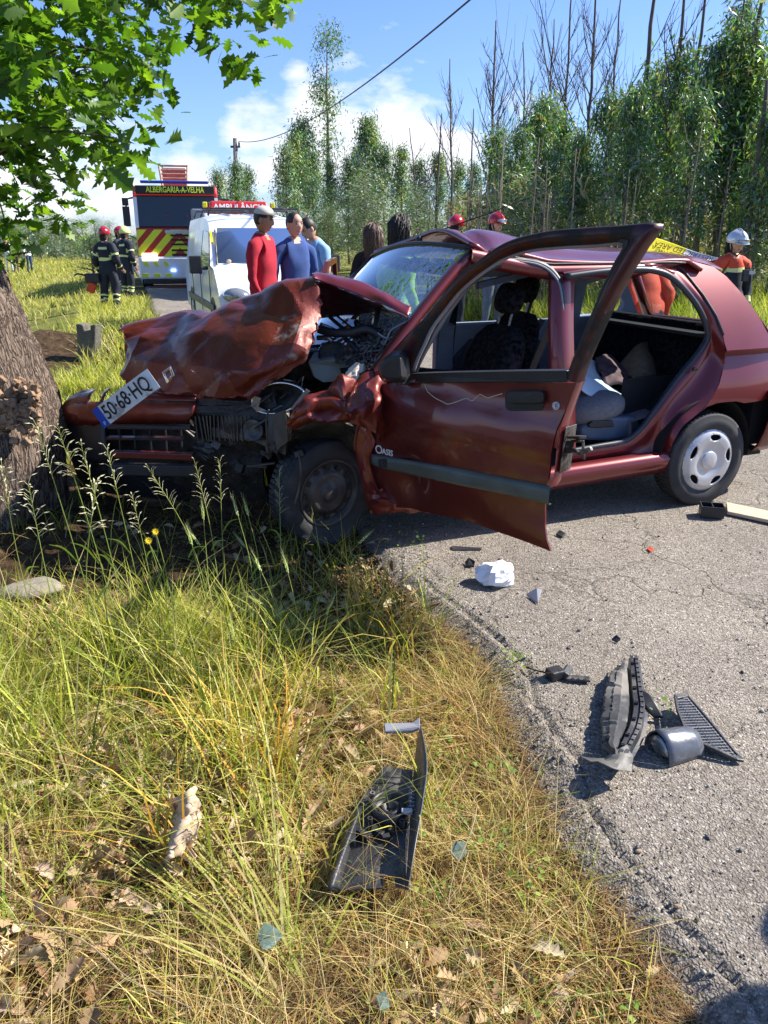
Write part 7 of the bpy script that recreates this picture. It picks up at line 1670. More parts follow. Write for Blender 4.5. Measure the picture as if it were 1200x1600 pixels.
def woods():
    GR = [(.06, .12, .05), (.09, .17, .06), (.13, .22, .06), (.32, .40, .11), (.06, .11, .08), (.24, .31, .26)]; SIL = [(.20, .26, .20), (.15, .2, .14), (.26, .31, .26), (.10, .15, .08)]
    tall = [eucalyptus_mesh(i, 7.0, 1.1, 3900, lo=.36, cols=GR, clusters=66, ls=(.15, .27)) for i in (1, 2, 3, 4)]
    bush = [eucalyptus_mesh(i, 3.6, 1.3, 3600, lo=.08, cols=SIL+GR[:3], hang=False, clusters=70, ls=(.10, .17), conical=.55) for i in (11, 12, 13)]
    thin = [eucalyptus_mesh(i, 9.0, .8, 2600, lo=.45, cols=GR[:3], clusters=60, ls=(.12, .22), conical=.4) for i in (21, 22)]
    def W(px, Y): p = gp(px, Y); return p
    rg = random.Random(9)
    gT = 'leafy eucalyptus of the roadside wood'
    # front rank, crown tops follow the photograph
    front = [(772, 19, 4.9), (800, 17, 5.1), (835, 18, 5.0), (868, 19, 5.3), (842, 21, 6.0), (900, 16, 5.2), (938, 18, 5.6), (975, 15, 5.9), (1002, 17, 7.2), (1030, 16, 6.2), (1065, 14, 5.4), (1092, 15, 6.9), (1122, 15, 6.9), (1152, 15, 6.4), (1182, 13, 5.2), (1212, 14, 6.0), (1240, 13, 5.9), (1280, 13, 6.3), (1320, 14, 6.4), (960, 21, 7.0), (1050, 20, 7.8), (1110, 21, 8.4), (1170, 20, 7.2), (890, 22, 6.2)]
    TOP = [(700, 290), (750, 240), (790, 178), (845, 165), (880, 222), (910, 185), (950, 155), (995, 85), (1025, 100), (1050, 140), (1090, 70), (1130, 65), (1160, 120), (1180, 165), (1210, 150), (1260, 110), (1330, 140)]
    def topz(px, Y): return 1.5+(370-lerp1(TOP, px))*Y/1200*.97
    for i, (px, Y, top) in enumerate(front):
        top = topz(px, Y)*rg.uniform(.76, .93) if i % 3 else topz(px, Y)*.92
        place_tree('eucalyptus_tree', tall[i % 4], W(px, Y), rg.uniform(0, 6.28), top/7.0, ORD[sum(1 for q in front if q[0] < px)]+' leafy eucalyptus counted from the left end of the roadside wood', gT)
    gB2 = 'silvery young eucalyptus bushes'
    BX = [rg.uniform(500, 1250) for _ in range(20)]
    for i in range(20):
        px = BX[i]; Y = rg.uniform(14, 24)+max(0, (760-px)/14); place_tree('young_eucalyptus', bush[i % 3], W(px, Y), rg.uniform(0, 6.28), rg.uniform(.55, .85)*(1.0 if px > 760 else 1.15), ORD[sum(1 for q in BX if q < BX[i])]+' silvery bush counted from the left along the wood edge', gB2, 'bush')
    # background rank and middle-distance row
    ROW = [450, 468, 492, 520, 545, 575, 600, 628, 655, 684, 712, 735, 480, 560]
    YT = [248, 240, 262, 275, 268, 225, 258, 262, 272, 270, 280, 285, 215, 262]
    for i, (px, Y, top) in enumerate([(450, 34, 5.6), (468, 38, 6.2), (492, 40, 5.6), (520, 42, 4.8), (545, 42, 4.9), (575, 38, 6.6), (600, 38, 4.9), (628, 36, 4.5), (655, 34, 4.2), (684, 34, 4.3), (712, 32, 4.2), (735, 30, 4.0), (480, 46, 7.2), (560, 48, 5.6)]):
        top = 1.5+(370-YT[i])*Y/1200
        place_tree('eucalyptus_tree', tall[(i*3) % 4], W(px, Y), rg.uniform(0, 6.28), top/7.0, ORD[sum(1 for q in ROW if q < px)]+' pale eucalyptus right of the utility pole, in the distant row', 'eucalyptus row in the middle distance')
    place_tree('tall_slender_eucalyptus', thin[0], W(517, 46), 1.0, 11.4/9.0, 'tallest slender eucalyptus, standing clear above the row beside the cable', None)
    place_tree('slender_eucalyptus', thin[1], W(581, 42), 2.0, 6.9/9.0, 'second slender eucalyptus rising right of the tallest one', None)
    for i, (px, Y, top) in enumerate([(345, 40, 4.8), (372, 42, 5.2), (390, 44, 5.1), (328, 44, 3.9), (415, 42, 2.8)]):
        place_tree('eucalyptus_tree', tall[i % 4], W(px, Y), i*1.3, top/7.0*.95, ['tree just left of the utility pole', 'tree right behind the utility pole', 'tree just right of the utility pole', 'leftmost tree of the clump at the utility pole', 'lowest tree of the clump at the utility pole, at its right'][i], 'trees by the utility pole')
    SH = (30, 60, 84, 108, 130, 150, 5, -30, 172, 255, 280, 305)
    for i, px in enumerate((30, 60, 84, 108, 130, 150, 5, -30, 172, 255, 280, 305)):
        place_tree('grey_shrub', bush[i % 3], W(px, 52+3*(i % 3)), i*1.1, rg.uniform(.55, .95) if i != 4 else .7, ORD[sum(1 for q in SH if q < px)]+' grey-green shrub from the left, beyond the meadow', 'shrubs beyond the meadow', 'bush')
    place_tree('roadside_bush', eucalyptus_mesh(31, 1.5, .8, 1600, lo=.05, cols=[(.22, .32, .05), (.28, .36, .07)], hang=False, clusters=40, ls=(.06, .11)), W(140, 27), 0, 1.0, 'bright green bush left of the walking firefighter', None, 'bush')
    # thin bare stems inside the wood
    st = []
    for sd in range(4):
        r2 = random.Random(50+sd); mb = MB(); a_ = r2.uniform(-.05, .05); pts = [Vector((a_*i+r2.uniform(-.02, .02), r2.uniform(-.02, .02), i*.75)) for i in range(8)]; branch(mb, pts, .05, .012, 6)
        for k in range(10):
            a = r2.uniform(0, 6.28); p = pts[r2.randint(1, 6)]; mb.tube([p, p+Vector((math.cos(a)*.3, math.sin(a)*.3, .3)), p+Vector((math.cos(a)*.45, math.sin(a)*.45, .8))], [.012, .008, .004], 4)
        o = mesh('trunk', mb.V, mb.F, M['bark_e'], None, smooth=True); st.append(o.data); bpy.data.objects.remove(o)
    for i in range(80):
        px = rg.uniform(640, 1260); Y = rg.uniform(13, 24)+max(0, (760-px)/12); place_tree('sapling', (st[i % 4], None), W(px, Y), rg.uniform(0, 6.28), rg.uniform(.4, .62)*(1 if px > 760 else .9), 'thin bare sapling stem inside the roadside wood', 'sapling stems inside the wood')
    # tall dead trees above the wood
    def dead(px0, py0, px1, py1, Y, r, nb, seed, label, fork=False, group=None):
        b = gp(px0, Y); t = YP(px1, py1, Y); b = Vector((YP(px0, py0, Y).x-(t.x-YP(px0, py0, Y).x)*.0, Y, gz(b.x, Y))); r2 = random.Random(seed); e = empty('bare_tree', b, 0, label, 'tree', group)
        n = 12; pts = [b.lerp(t, i/n)+Vector((r2.uniform(-.03, .03), r2.uniform(-.03, .03), 0))*(1 if 0 < i < n else 0) for i in range(n+1)]; r *= .72; mb = MB(); branch(mb, pts, r, r*.28, 7); mb.make('trunk', M['bark_dead'], e, smooth=True)
        mb = MB(); H = t.z-b.z
        for k in range(int(nb*.75)):
            u = .40+.60*k/nb+r2.uniform(-.02, .02); i = min(n-1, int(u*n)); p = pts[i].lerp(pts[i+1], u*n-i); a = r2.uniform(0, 6.28); L_ = H*(.26*(1.1-u)+.05)*r2.uniform(.6, 1.3)*(2.1 if fork and k < 3 else 1); d = Vector((math.cos(a)*.75, math.sin(a)*.75, 1)).normalized()
            q = [p]; 
            for s in range(5): d = (d+Vector((r2.uniform(-.14, .14), r2.uniform(-.14, .14), .12))).normalized(); q.append(q[-1]+d*L_/5)
            mb.tube(q, [r*.30*(1-s/6.5)*(1.15-u) + .005 for s in range(6)], 5)
            for s in range(1, 5):
                for w in range(2):
                    d2 = (d+Vector((r2.uniform(-.8, .8), r2.uniform(-.8, .8), .1))).normalized(); mb.tube([q[s], q[s]+d2*L_*.2, q[s]+d2*L_*.34+Vector((0, 0, L_*.10))], [.007, .005, .003], 4)
        mb.make('branch', M['bark_dead'], e)
    D = [(668, 300, 640, 200, 30, .07, 10), (680, 285, 690, 178, 30, .09, 3), (712, 290, 703, 92, 29, .08, 16), (738, 300, 740, 170, 27, .07, 0), (768, 260, 775, 32, 26, .10, 30), (832, 230, 817, 66, 25, .07, 14), (862, 180, 866, 30, 27, .08, 18), (884, 190, 895, -30, 24, .09, 12), (925, 230, 932, -40, 22, .10, 22, ), (958, 160, 972, -20, 24, .08, 14), (1010, 160, 1026, -60, 17, .13, 2), (1060, 140, 1074, -60, 16, .10, 8), (1054, 120, 1062, 58, 19, .09, 0), (1094, 80, 1106, -40, 18, .11, 10), (1166, 190, 1198, -60, 15, .11, 5), (1190, 230, 1199, 125, 13, .13, 0), (1155, 100, 1168, -50, 17, .07, 9), (745, 300, 800, 60, 33, .05, 10), (640, 290, 612, 210, 38, .05, 8)]
    names = ['leftmost bare tree of the wood, short with wispy twigs', 'leaning pale stump of a trunk without branches left of the twiggy pair', 'thin bare tree with fine upright twigs, left of the branchless pole', 'branchless dead pole in front of the cloud', 'full fan-shaped bare tree, most twiggy of all', 'forked bare tree right of the fan-shaped one', 'small feathery bare tree between the forked ones', 'tall bare tree leaving the frame at the top, left of the wide forked one', 'wide forked bare tree with long rising limbs', 'bare tree with dense top right of the wide forked one', 'thick dark branchless trunk leaning right out of the frame', 'dark slanting trunk with few twigs right of the thick one', 'short pale broken trunk between the dark slanting trunks', 'reddish trunk with side twigs leaving at the top', 'long dark trunk leaning right near the right edge', 'dark broken trunk at the right edge of the frame', 'light forked bare tree just left of the right-edge trunk', 'faint thin bare tree behind the fan-shaped one', 'faint bare tree farthest left over the pale shrubs']
    for i, a in enumerate(D): dead(*a, 100+i, names[i], fork=(i in (5, 8, 7)))
    # undergrowth and far wood as masses
    n = 22000; out = []; cs = []
    while len(out) < n:
        y = rg.uniform(14.5, 30); x = rg.uniform(2, 26); px, py = proj(Vector((x, y, 1)))
        if not 600 < px < 1330: continue
        z = gz(x, y)+rg.random()**1.6*2.6; out.append((x, y, z)); cs.append(rg.choice([(.30, .28, .12), (.14, .16, .06), (.40, .33, .2), (.24, .27, .15), (.33, .24, .15)]))
    P = np.array(out); V, T, C_ = inst(EL, ET, P, rotmats(n, (-1.2, .6)), nr.uniform(.12, .26, n), np.array(cs)); tag(fast_mesh('undergrowth', V, T, M['eleaf'], C_), 'tangled brown and green undergrowth between the trunks of the wood', 'undergrowth', None, 'stuff')
    n = 30000; out = []; cs = []
    while len(out) < n:
        px = rg.uniform(-200, 1500); Y = rg.uniform(62, 90) if px < 700 else rg.uniform(26, 42); p = gp(px, Y); hh = (2.6+1.2*nz(p.x, p.y, .2, 3)) if px < 700 else 2.6+.6*nz(p.x, 0, .4, 3)
        if 120 < px < 330: hh *= .55
        out.append((p.x, p.y, rg.random()*hh)); cs.append(rg.choice([(.16, .2, .15), (.2, .24, .19), (.12, .16, .1)] if px < 700 else [(.16, .18, .09), (.24, .24, .14), (.2, .25, .18), (.3, .26, .17)]))
    P = np.array(out); V, T, C_ = inst(EL, ET, P, rotmats(n, (-1.2, .6)), nr.uniform(.35, .75, n)*np.where(P[:, 1] > 50, 1.4, .7), np.array(cs)); tag(fast_mesh('distant_woodland', V, T, M['eleaf'], C_), 'grey-green woodland closing the view far beyond the field and road', 'woodland', None, 'stuff')
woods()
# ------------------------------------------------------------------ things lying about
def G(px, py, z=0.0): return ZP(px, py, z)
def sheetobj(name, rows, m, label, cat, parent=None, ku=4, kv=3, amp=0, fr=8, solid=.004, sd=0, smooth=True):
    g = patch(rows, ku, kv); g = crumple(g, amp, fr, sd) if amp else g; V, F = loft(g); o = mesh(name, V, F, m, parent, smooth=smooth, solid=solid)
    if label: tag(o, label, cat)
    return o
def debris():
    # white crumpled tissue
    c = G(775, 905, .02); rows = []
    rg = random.Random(4)
    mb = MB(); mb.ell(c+UZ*.02, (.085, .060, .048), None, 22, 13); V = [v+(v-c).normalized()*(.022*(1-2.4*abs(noise.noise(v*14)))+.007*rg.uniform(-1, 1)) for v in mb.V]
    for v in V: v.z = max(v.z, .002)
    o = mesh('crumpled_paper', V, mb.F, M['whitecloth']); tag(o, 'crumpled white paper on the asphalt below the open door', 'paper')
    # long wiper cowl: curved plate with a ribbed rail beside it, foot flared
    e = empty('cowl_trim', G(965, 1130), 0, 'long curved black plastic cowl trim with a flared dusty foot on the asphalt', 'car part')
    DUST = mat('dusty_grey_plastic', (.075, .075, .075), .5, var=.3, vs=14, dirt=(.22, .2, .17), ds=7, dth=.5)
    L_ = [(972, 1028, .04), (950, 1058, .05), (944, 1090, .045), (940, 1130, .05), (942, 1160, .06), (954, 1176, .07)]; R_ = [(980, 1040, .05), (984, 1070, .055), (986, 1100, .06), (981, 1130, .065), (970, 1155, .07), (964, 1180, .075)]
    r3 = random.Random(12)
    Lc = resample([G(*p) for p in L_], 46); Rc = resample([G(*p) for p in R_], 46)
    Lc = [p+Vector((r3.uniform(-.006, .006), r3.uniform(-.003, .003), r3.uniform(-.003, .003))) for p in Lc]
    cols = []
    for u, dz in ((0, -.012), (.06, 0), (.3, .006), (.34, .010), (.62, .012), (.66, .004), (.92, .0), (1, -.02)): cols.append([p.lerp(q, u)+UZ*(dz+.003*noise.noise((p+q)*14)) for p, q in zip(Lc, Rc)])
    V, F = loft(cols); F = [f for f in F if not (f[0]//46 == 2 and f[0] % 46 in (9, 10, 24, 25, 27, 28)) and not (f[0]//46 in (0, 1) and f[0] % 46 in (0, 1, 2, 3, 14, 39, 40))]
    o = mesh('cowl_plate', V, F, DUST, e, smooth=True, solid=.003); resplit(o, 22)
    A = [(984, 1024, .05), (986, 1050, .055), (988, 1080, .06), (990, 1104, .065), (984, 1132, .07), (972, 1158, .075), (966, 1176, .08)]; B = [(997, 1024, .05), (1000, 1048, .055), (1005, 1080, .06), (1008, 1104, .065), (1003, 1136, .065), (991, 1160, .07), (982, 1178, .08)]
    a = resample(crp([G(*p) for p in A], 5), 60); b = resample(crp([G(*p) for p in B], 5), 60); cols = []
    for u, dz in ((-.1, -.05), (0, -.004), (.04, 0), (.42, .0), (.46, -.010), (.56, -.010), (.60, .002), (.9, .0), (1.0, -.006), (1.04, -.024), (1.35, -.028)): cols.append([p.lerp(q, u)+UZ*dz for p, q in zip(a, b)])
    V, F = loft(cols); o = mesh('cowl_rail', V, F, M['black2'], e, smooth=True, solid=.0025); resplit(o, 25)
    for k in (6, 14, 22, 31, 40, 49, 55):
        mb = MB(); p = a[k].lerp(b[k], .2); d = (a[k+1]-a[k-1]).normalized(); sd = (b[k]-a[k]).normalized(); Rm = Matrix((sd, d, UZ)).transposed(); mb.box(p+UZ*.004, (.012, .004, .010), Rm); mb.box(p+UZ*.004+d*.008, (.012, .003, .010), Rm); mb.make('rail_clip', M['black'], e)
    for k in range(3, 57, 3):
        mb = MB(); p = a[k].lerp(b[k], .75)+UZ*.003; d = (a[k+1]-a[k-1]).normalized(); sd = (b[k]-a[k]).normalized(); mb.box(p, (.010, .0025, .004), Matrix((sd, d, UZ)).transposed()); mb.make('rail_rib', M['black2'], e)
    rows = [[G(962, 1172, .075), G(970, 1168, .08), (G(980, 1164, .08))], [G(945, 1186, .05), G(968, 1184, .075), G(988, 1184, .07)], [G(908, 1184, .012), G(955, 1200, .075), G(986, 1206, .05)]]
    resplit(sheetobj('flared_foot', rows, mat('dusty_plastic', (.17, .16, .14), .6, var=.2, vs=20, dirt=(.06, .058, .055), ds=16, dth=.6), None, None, e, 5, 5, .008, 16, .003), 18)
    rows = [[G(1004, 1082, .05), G(1012, 1085, .055)], [G(1005, 1104, .04), G(1024, 1098, .05)], [G(1022, 1122, .012), G(1036, 1122, .016)]]
    sheetobj('clip_arm', rows, M['black'], None, None, e, 4, 4, .004, 9, .012)
    # rounded cap and meshed triangular grille
    e = empty('mirror_cap', G(1050, 1185), 0, 'glossy grey curved mirror cap beside the meshed grille', 'car part')
    rows = []
    for k in range(9):
        t = k/8; a = math.pi*(.05+.9*t); x0 = 1024+ 52*t
        rows.append([G(1022+50*t-6*math.sin(a)*0, 1152+ (1185-1152)*t*0, .012) if False else Vector((0, 0, 0))])
    c0 = G(1040, 1178, .0); d = (G(1078, 1168, 0)-c0).normalized(); n_ = Vector((-d.y, d.x, 0)); rows = []
    for k in range(13):
        a = math.pi*(-.02+1.04*k/12); r = []
        for j in range(7):
            u = j/6; w = .056*(1-.12*u); hh = .078*(1-.25*u*u)*(1+.10*noise.noise(Vector((k*.7, j*.6, 2))))
            r.append(c0+d*(-.035+.135*u)+n_*(math.cos(a)*w)+UZ*(.003+max(0, math.sin(a))*hh))
        rows.append(r)
    V, F = loft(rows); mesh('cap_shell', V, F, mat('graphite_gloss', (.13, .14, .16), .34, .3, var=.3, vs=14, coat=.25, bump=.06, bs=60, dirt=(.26, .26, .26), ds=14, dth=.56), e, smooth=True, solid=.004)
    rows = []
    for k in range(9):
        a = math.pi*(.08+.8*k/8); rows.append([c0+d*(-.030)+n_*(math.cos(a)*.050*s)+UZ*(.004+math.sin(a)*.066*s) for s in (0.02, .5, 1)])
    V, F = loft(rows); mesh('cap_inside', V, F, M['lampglass'], e, smooth=True, solid=.002)
    e = empty('speaker_grille', G(1100, 1150), 0, 'triangular black meshed speaker grille leaning on the asphalt', 'car part')
    tri = [G(1052, 1088, .055), G(1072, 1084, .05), G(1162, 1192, .008), G(1150, 1190, .014), G(1084, 1160, .035), G(1070, 1148, .045), G(1056, 1112, .055)]
    cen = sum(tri, Vector())/len(tri); nrm = (tri[1]-tri[4]).cross(tri[3]-tri[4]).normalized(); nrm = nrm if nrm.z > 0 else -nrm
    mb = MB(); inn = [p.lerp(cen, .14) for p in tri]
    for i in range(7):
        j = (i+1) % 7; mb.prism([tri[i], tri[j], inn[j], inn[i]], nrm*.010)
    mb.make('grille_frame', M['black2'], e, bevel=.002)
    mb = MB(); mb.prism([p-nrm*.004 for p in inn], nrm*.002); mb.make('grille_backing', M['ink'], e)
    # mesh bars clipped to the triangle
    ux = (tri[2]-tri[1]).normalized(); uy = nrm.cross(ux); P2 = [((p-cen).dot(ux), (p-cen).dot(uy)) for p in inn]
    mb = MB(); st = .0125
    for ang in (0, 1):
        for k in range(-30, 31):
            c = k*st*(1 if ang else 1.0); run = []
            for q in range(-140, 141):
                t = q*.002; pt = (c, t) if ang else (t, c)
                if inpoly(pt[0], pt[1], P2): run.append(pt)
            if len(run) > 2:
                a, b = run[0], run[-1]; w = .0012 if k else .002; mb.tube([cen+ux*a[0]+uy*a[1]+nrm*.003, cen+ux*b[0]+uy*b[1]+nrm*.003], w, 4)
    o = mb.make('grille_mesh', M['sealgrey'], e)
    # stalk/bracket by the asphalt edge
    e = empty('switch_bracket', G(880, 1055), 0, 'small torn black bracket with a loose wire near the verge edge', 'car part')
    mb = MB(); mb.box(G(868, 1052, .02), (.06, .05, .035), Matrix.Rotation(.4, 3, 'Z')); mb.box(G(885, 1050, .018), (.03, .06, .03), Matrix.Rotation(-.5, 3, 'Z') @ Matrix.Rotation(.4, 3, 'Y')); mb.make('bracket_body', M['black2'], e, bevel=.006)
    mb = MB(); mb.box(G(903, 1060, .012), (.085, .03, .01), Matrix.Rotation(-.15, 3, 'Z')); mb.make('bracket_tongue', M['black2'], e, bevel=.003)
    mb = MB()
    for x in (895, 904, 914): mb.lathe([(0, .006), (.0004, 0)], G(x, 1060+.1*(x-895), .018), UZ, 8)
    mb.make('screw_hole', M['ink'], e)
    mb = MB(); mb.tube(crp([G(862, 1054, .02), G(848, 1050, .02), G(832, 1046, .012), G(818, 1040, .004)], 4), .0035, 6); mb.make('wire', M['black'], e)
    def shard(name, pts, h, m, label, cat='car part'):
        mb = MB(); mb.prism([G(*p) for p in pts], Vector((.002, .002, h))); o = mb.make(name, m, bevel=.0015); return tag(o, label, cat)
    shard('plastic_shard', [(822, 930, .004), (838, 921, .035), (846, 923, .03), (840, 944, .004), (833, 939, .004)], .006, M['sealgrey'], 'grey triangular shard right of the white paper')
    shard('plastic_shard', [(726, 880, .004), (732, 874, .02), (742, 880, .02), (740, 887, .004), (730, 886, .004)], .01, M['black2'], 'small dark shard just above the white paper')
    shard('metal_sliver', [(702, 856, .006), (708, 854, .012), (752, 857, .006), (752, 860, .004), (708, 860, .004)], .004, M['black2'], 'thin dark sliver lying under the open door')
    shard('plastic_shard', [(955, 1000, .004), (962, 994, .02), (970, 1000, .012), (964, 1005, .004)], .006, M['black'], 'small black chip alone on the asphalt above the cowl trim')
    shard('orange_chip', [(1010, 858, .004), (1016, 855, .012), (1022, 860, .006), (1016, 863, .004)], .004, M['orange'], 'tiny orange chip on the asphalt behind the open door')
    shard('plastic_shard', [(868, 836, .004), (874, 830, .02), (884, 836, .01), (878, 841, .004)], .008, M['black2'], 'dark chip beside the lower corner of the open door')
    for i, (x, y) in enumerate([(998, 1330), (996, 1324), (1106, 1308), (1058, 1416), (765, 955), (788, 996), (1010, 1118), (905, 985), (1160, 1050)]):
        p = G(x, y, .004); mb = MB(); mb.ell(p, (.010, .006, .005), Matrix.Rotation(i, 3, 'Z'), 7, 5); tag(mb.make('stone_chip', M['twig' if i % 3 == 0 else 'black2'], smooth=False), 'tiny loose chip lying on the asphalt', 'chip', 'loose chips on the asphalt')
    # black open box and pale board by the rear wheel
    e = empty('black_tray', G(1112, 800), 0, 'small open black plastic tray in front of the rear wheel', 'tray')
    mb = MB(); c = G(1112, 797, .04); R_ = Matrix.Rotation(-.25, 3, 'Z')
    for dx, dy, sx, sy in ((0, -.045, .125, .006), (0, .045, .125, .006), (-.06, 0, .006, .09), (.06, 0, .006, .09), (.0, .0, .006, .09)): mb.box(c+R_ @ Vector((dx, dy, 0)), (sx, sy, .065), R_)
    mb.box(c-UZ*.03, (.125, .09, .005), R_); mb.make('tray_body', M['black'], e, bevel=.002)
    a, b, c_, d_ = G(1134, 789, .008), G(1215, 806, .008), G(1222, 822, .008), G(1136, 804, .008); mb = MB(); mb.prism([a, b, c_, d_], UZ*.02); tag(mb.make('wooden_lath', M['cardboard'], bevel=.003), 'pale wooden lath on the ground right of the black tray', 'board')
    # door speaker panel in the verge
    e = empty('inner_door_panel', G(590, 1330, -.04), 0, 'black inner door panel with speaker ring standing among the straw', 'car part')
    pl = [(508, 1392, -.02), (516, 1385, -.02), (556, 1262, .0), (575, 1236, .005), (592, 1212, .01), (600, 1198, .03), (645, 1206, .03), (640, 1300, .01), (634, 1390, .0), (618, 1388, -.01), (616, 1370, -.01), (600, 1369, -.01), (598, 1390, -.012), (525, 1395, -.02)]
    mb = MB(); mb.prism([G(*p) for p in pl], UZ*.006); mb.make('panel_plate', M['black2'], e, bevel=.003)
    rows = [[G(508, 1392, -.015), G(530, 1330, .0), G(556, 1262, .01)], [G(515, 1390, .02), G(536, 1330, .03), G(562, 1262, .035)], [G(528, 1394, -.01), G(546, 1330, .005), G(568, 1265, .012)]]; sheetobj('panel_lip', rows, M['black2'], None, None, e, 4, 4, 0, 1, .003)
    # ring
    c = G(610, 1262, .03); mb = MB(); mb.lathe([(-.02, .055), (.015, .055), (.018, .050), (.010, .044), (-.01, .040), (-.01, .028), (.004, .026), (.004, .018), (-.015, .016), (-.015, 0)], c, UZ, 36); mb.make('speaker_ring', M['black'], e, smooth=True)
    mb = MB()
    for dx, dy in ((-.05, .05), (-.055, -.05), (.03, -.06)): mb.lathe([(0, .008), (.02, .008), (.02, .004), (.012, .003)], c+Vector((dx, dy, -.01)), UZ, 10)
    for k in range(7):
        p = G(558+k*9, 1300+6*(k % 3), .01); mb.box(p, (.014, .02, .03), Matrix.Rotation(k, 3, 'Z'))
    mb.box(G(548, 1310, .02), (.025, .045, .02)); mb.make('fixing_boss', M['black2'], e, bevel=.001)
    # upright flange, sunlit, with comb teeth and hooked top
    bot = [G(635, 1390, .005), G(640, 1320, .02), G(644, 1250, .03), G(650, 1180, .035), G(654, 1146, .035)]
    top_ = [(638, 1392, .03), (650, 1320, .075), (662, 1250, .10), (668, 1190, .10), (658, 1132, .085)]; top_ = [G(*p) for p in top_]
    V, F = loft([crp(bot, 5), crp([p.lerp(q, .5)+Vector((.004, 0, 0)) for p, q in zip(bot, top_)], 5), crp(top_, 5)]); mesh('upright_flange', V, F, mat('flange_plastic', (.09, .09, .095), .33, var=.15, vs=14, dirt=(.2, .19, .17), ds=12, dth=.62), e, smooth=True, solid=.003)
    mb = MB(); mb.prism([G(600, 1134, .05), G(645, 1133, .05), G(656, 1124, .06), G(656, 1140, .05), G(644, 1146, .04), G(602, 1147, .04)], UZ*.01); mb.make('hooked_arm', M['sealgrey'], e, bevel=.002)
    mb = MB()
    for k in range(7): mb.box(G(643, 1224+k*6, .05), (.016, .004, .006))
    mb.make('comb_tooth', M['sealgrey'], e); 
    mb = MB(); mb.box(G(636, 1268, .045), (.03, .016, .012)); mb.make('metal_clip', M['silver'], e, bevel=.002)
    # litter in the grass
    for i, (pts, lab) in enumerate([([(401, 1462), (412, 1442), (430, 1446), (442, 1462), (424, 1482), (410, 1484)], 'round blue-green leaf on the straw at the lower middle of the verge'), ([(702, 1330), (712, 1314), (726, 1316), (730, 1334), (716, 1346)], 'blue-green leaf right of the black door panel'), ([(588, 1556), (602, 1548), (610, 1574), (594, 1580)], 'dark teal leaf piece half buried at the bottom of the verge')]):
        mb = MB(); P_ = [G(x, y, .004+.003*(k % 2)) for k, (x, y) in enumerate(pts)]; mb.prism(P_, UZ*.001); tag(mb.make('fallen_leaf', M['teal']), lab, 'leaf')
    rg = random.Random(8)
    # big pale dry leaf caught in the stalks
    rows = []
    for k in range(6):
        u = k/5; r = []
        for j in range(7):
            v = j/6; px = 262+44*v+8*math.sin(u*5)+10*(u-.5); py = 1236+112*u+10*math.sin(v*4+u*3); r.append(YP(px, py, 1.66-.14*u+.03*math.sin(v*6+u*4)))
        rows.append(r)
    g = crumple(patch(rows, 3, 3), .020, 30, 2); V, F = loft(g); o = mesh('large_dry_leaf', V, F, mat('pale_dry_leaf', (.5, .38, .26), .8, var=.25, vs=30), smooth=True, solid=.001)
    tag(o, 'large pale curled dry leaf caught upright in the orange stalks', 'leaf')
    # beige stone/plastic at far left
    mb = MB(); mb.ell(G(48, 922, .0), (.14, .09, .05), Matrix.Rotation(.3, 3, 'Z'), 18, 10, lambda v: Vector((v.x, v.y, max(-.2, v.z)))); V = [v+Vector((0, 0, .02*noise.noise(v*8))) for v in mb.V]; tag(mesh('pale_stone', V, mb.F, mat('pale_stone', (.24, .21, .17), .9, var=.15, vs=9, bump=.4, bs=60), smooth=True), 'flat pale stone half hidden in grass at the foot of the oak', 'stone')
    # twigs
    for i, (a, b, r, lab) in enumerate([((30, 1440), (300, 1575), .004, 'long pale dry stalk lying across the lower left of the verge'), ((560, 1145), (700, 1090), .003, 'thin pale stalk lying above the black door panel'), ((745, 1262), (700, 1420), .003, 'dry stalk leaning right of the black door panel'), ((1000, 1440), (1060, 1530), .004, 'curled straw stem on the asphalt edge near the bottom'), ((858, 1292), (914, 1354), .0025, 'thin dry stem on the cracked asphalt shoulder'), ((640, 1225), (668, 1330), .003, 'pale twig beside the upright flange')]):
        p = G(*a, .03); q = G(*b, .02); mb = MB(); mb.tube(crp([p, p.lerp(q, .35)+Vector((.01, .01, .02)), p.lerp(q, .7)+Vector((-.01, 0, .0)), q], 4), [r*.55*(1-.4*k/12) for k in range(13)], 6); tag(mb.make('dry_stalk', M['twig']), lab, 'stalk')
    # old post
    b = G(133, 572, -.03); h = 0; t = YP(133, 507, b.y); mb = MB(); w = .105
    mb.prism([b+Vector((-w, 0, -.2)), b+Vector((w*.8, 0, -.2)), t+Vector((w*1.2, 0, -.0)), t+Vector((.06, 0, -.01)), t+Vector((.05, 0, -.07)), t+Vector((-.02, 0, -.08)), t+Vector((-.03, 0, .0)), t+Vector((-w*1.1, 0, .01))], Vector((.03, .16, 0))); tag(mb.make('concrete_post', M['concrete'], bevel=.012), 'old weathered post with a notched top in the grass left of the bonnet', 'post')
    # barrier tape folded over the rear of the roof
    m = M['tapeyellow']; a = SP(1000, 372, .62); 
    rows = [[YP(1008, 366, 5.12), YP(1050, 380, 5.02), YP(1085, 393, 4.94), YP(1122, 403, 4.86)], [YP(1010, 380, 5.05), YP(1050, 391, 4.98), YP(1085, 401, 4.92), YP(1118, 406, 4.86)], [YP(1000, 397, 4.98), YP(1046, 403, 4.93), YP(1078, 407, 4.89), YP(1100, 409, 4.86)]]
    g = patch(rows, 8, 6); V, F = loft(g); k = len(g[0]); mi = []
    for f in F:
        c = sum((V[i] for i in f), Vector())/4; px, py = proj(c); mi.append(1 if px > 1078-(py-385)*.9 else 0)
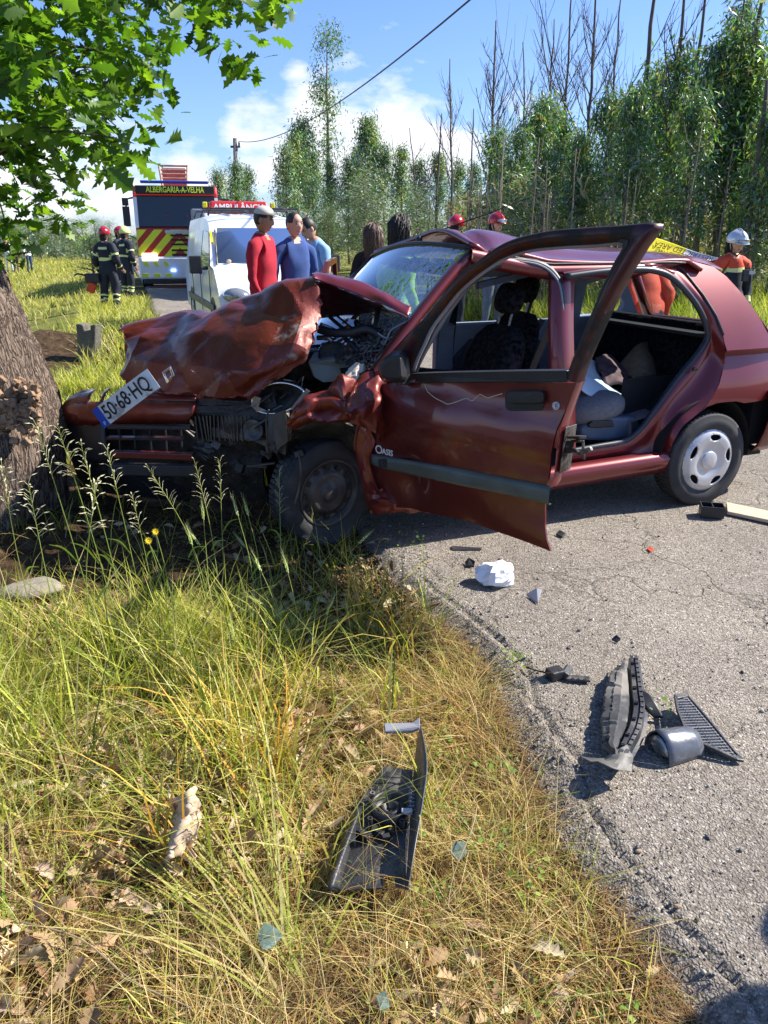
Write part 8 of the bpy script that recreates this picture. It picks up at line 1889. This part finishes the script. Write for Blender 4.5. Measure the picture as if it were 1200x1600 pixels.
    tp = mesh('barrier_tape', V, F, None, solid=.001, mats=[M['tapeyellow'], M['tapewhite']], mi=mi, smooth=True); tag(tp, 'yellow and white restricted-area tape draped upside down over the roof end', 'tape')
    def line(nm, s, p0, p1, size, sx):
        x = (p1-p0).normalized(); upv = (YP(1050, 380, 5.02)-YP(1046, 403, 4.93)).normalized(); up = -upv  # upside down
        n = (-x).cross(up).normalized(); cpt = p0.lerp(p1, .5); n2 = n if n.dot(CAMP-cpt) > 0 else -n
        text(nm, s, size, M['ink'], tp, frame(cpt+n2*.006, -x, up), .0004, 'CENTER', sx)
    line('tape_lettering', 'RESTRICTED AREA', YP(1028, 383, 5.02), YP(1108, 405, 4.84), .065, .68)
    line('tape_lettering', 'INTERDITA', YP(1022, 393, 4.97), YP(1084, 406, 4.86), .055, .72)
    # black radio-like box on the roof end
    mb = MB(); mb.box(YP(1030, 367, 6.2), (.12, .06, .05)); o = mb.make('hand_lamp', M['black']); 
    bpy.data.objects.remove(o)
    # shade at the lower right: another onlooker just outside the frame
debris()
person(Vector((2.51, 1.57, 0)), math.radians(-60), 1.72, 'onlooker just outside the frame whose shadow falls on the asphalt at the lower right', dict(top='navy', legs='jeans'), head='short', width=1.1)

def crumbs():
    ic = np.array([(0, 0, .6), (.9, 0, .2), (0, .8, .1), (-.8, -.3, 0), (0, -.7, .3)], float); T = np.array([(0, 1, 2), (0, 2, 3), (0, 3, 4), (0, 4, 1)])
    P = []
    while len(P) < 420:
        px = rnd.gauss(700, 130) if rnd.random() < .6 else rnd.uniform(560, 1200); py = rnd.gauss(900, 60) if rnd.random() < .6 else rnd.uniform(810, 1250); q = ZP(px, py)
        if q.x > xedge(q.y)+.05: P.append((q.x, q.y, rz(q.x, q.y)+.002))
    P = np.array(P); n = len(P); V, T_, C_ = inst(ic, T, P, rotmats(n, (-.4, .4)), nr.uniform(.002, .005, n), pal(n, [(.55, .62, .6), (.3, .38, .36), (.75, .78, .76)], [2, 2, 1]))
    tag(fast_mesh('glass_crumbs', V, T_, M['chrome'], C_), 'tiny crumbs of broken glass on the asphalt by the open door', 'broken glass', None, 'stuff')
crumbs()
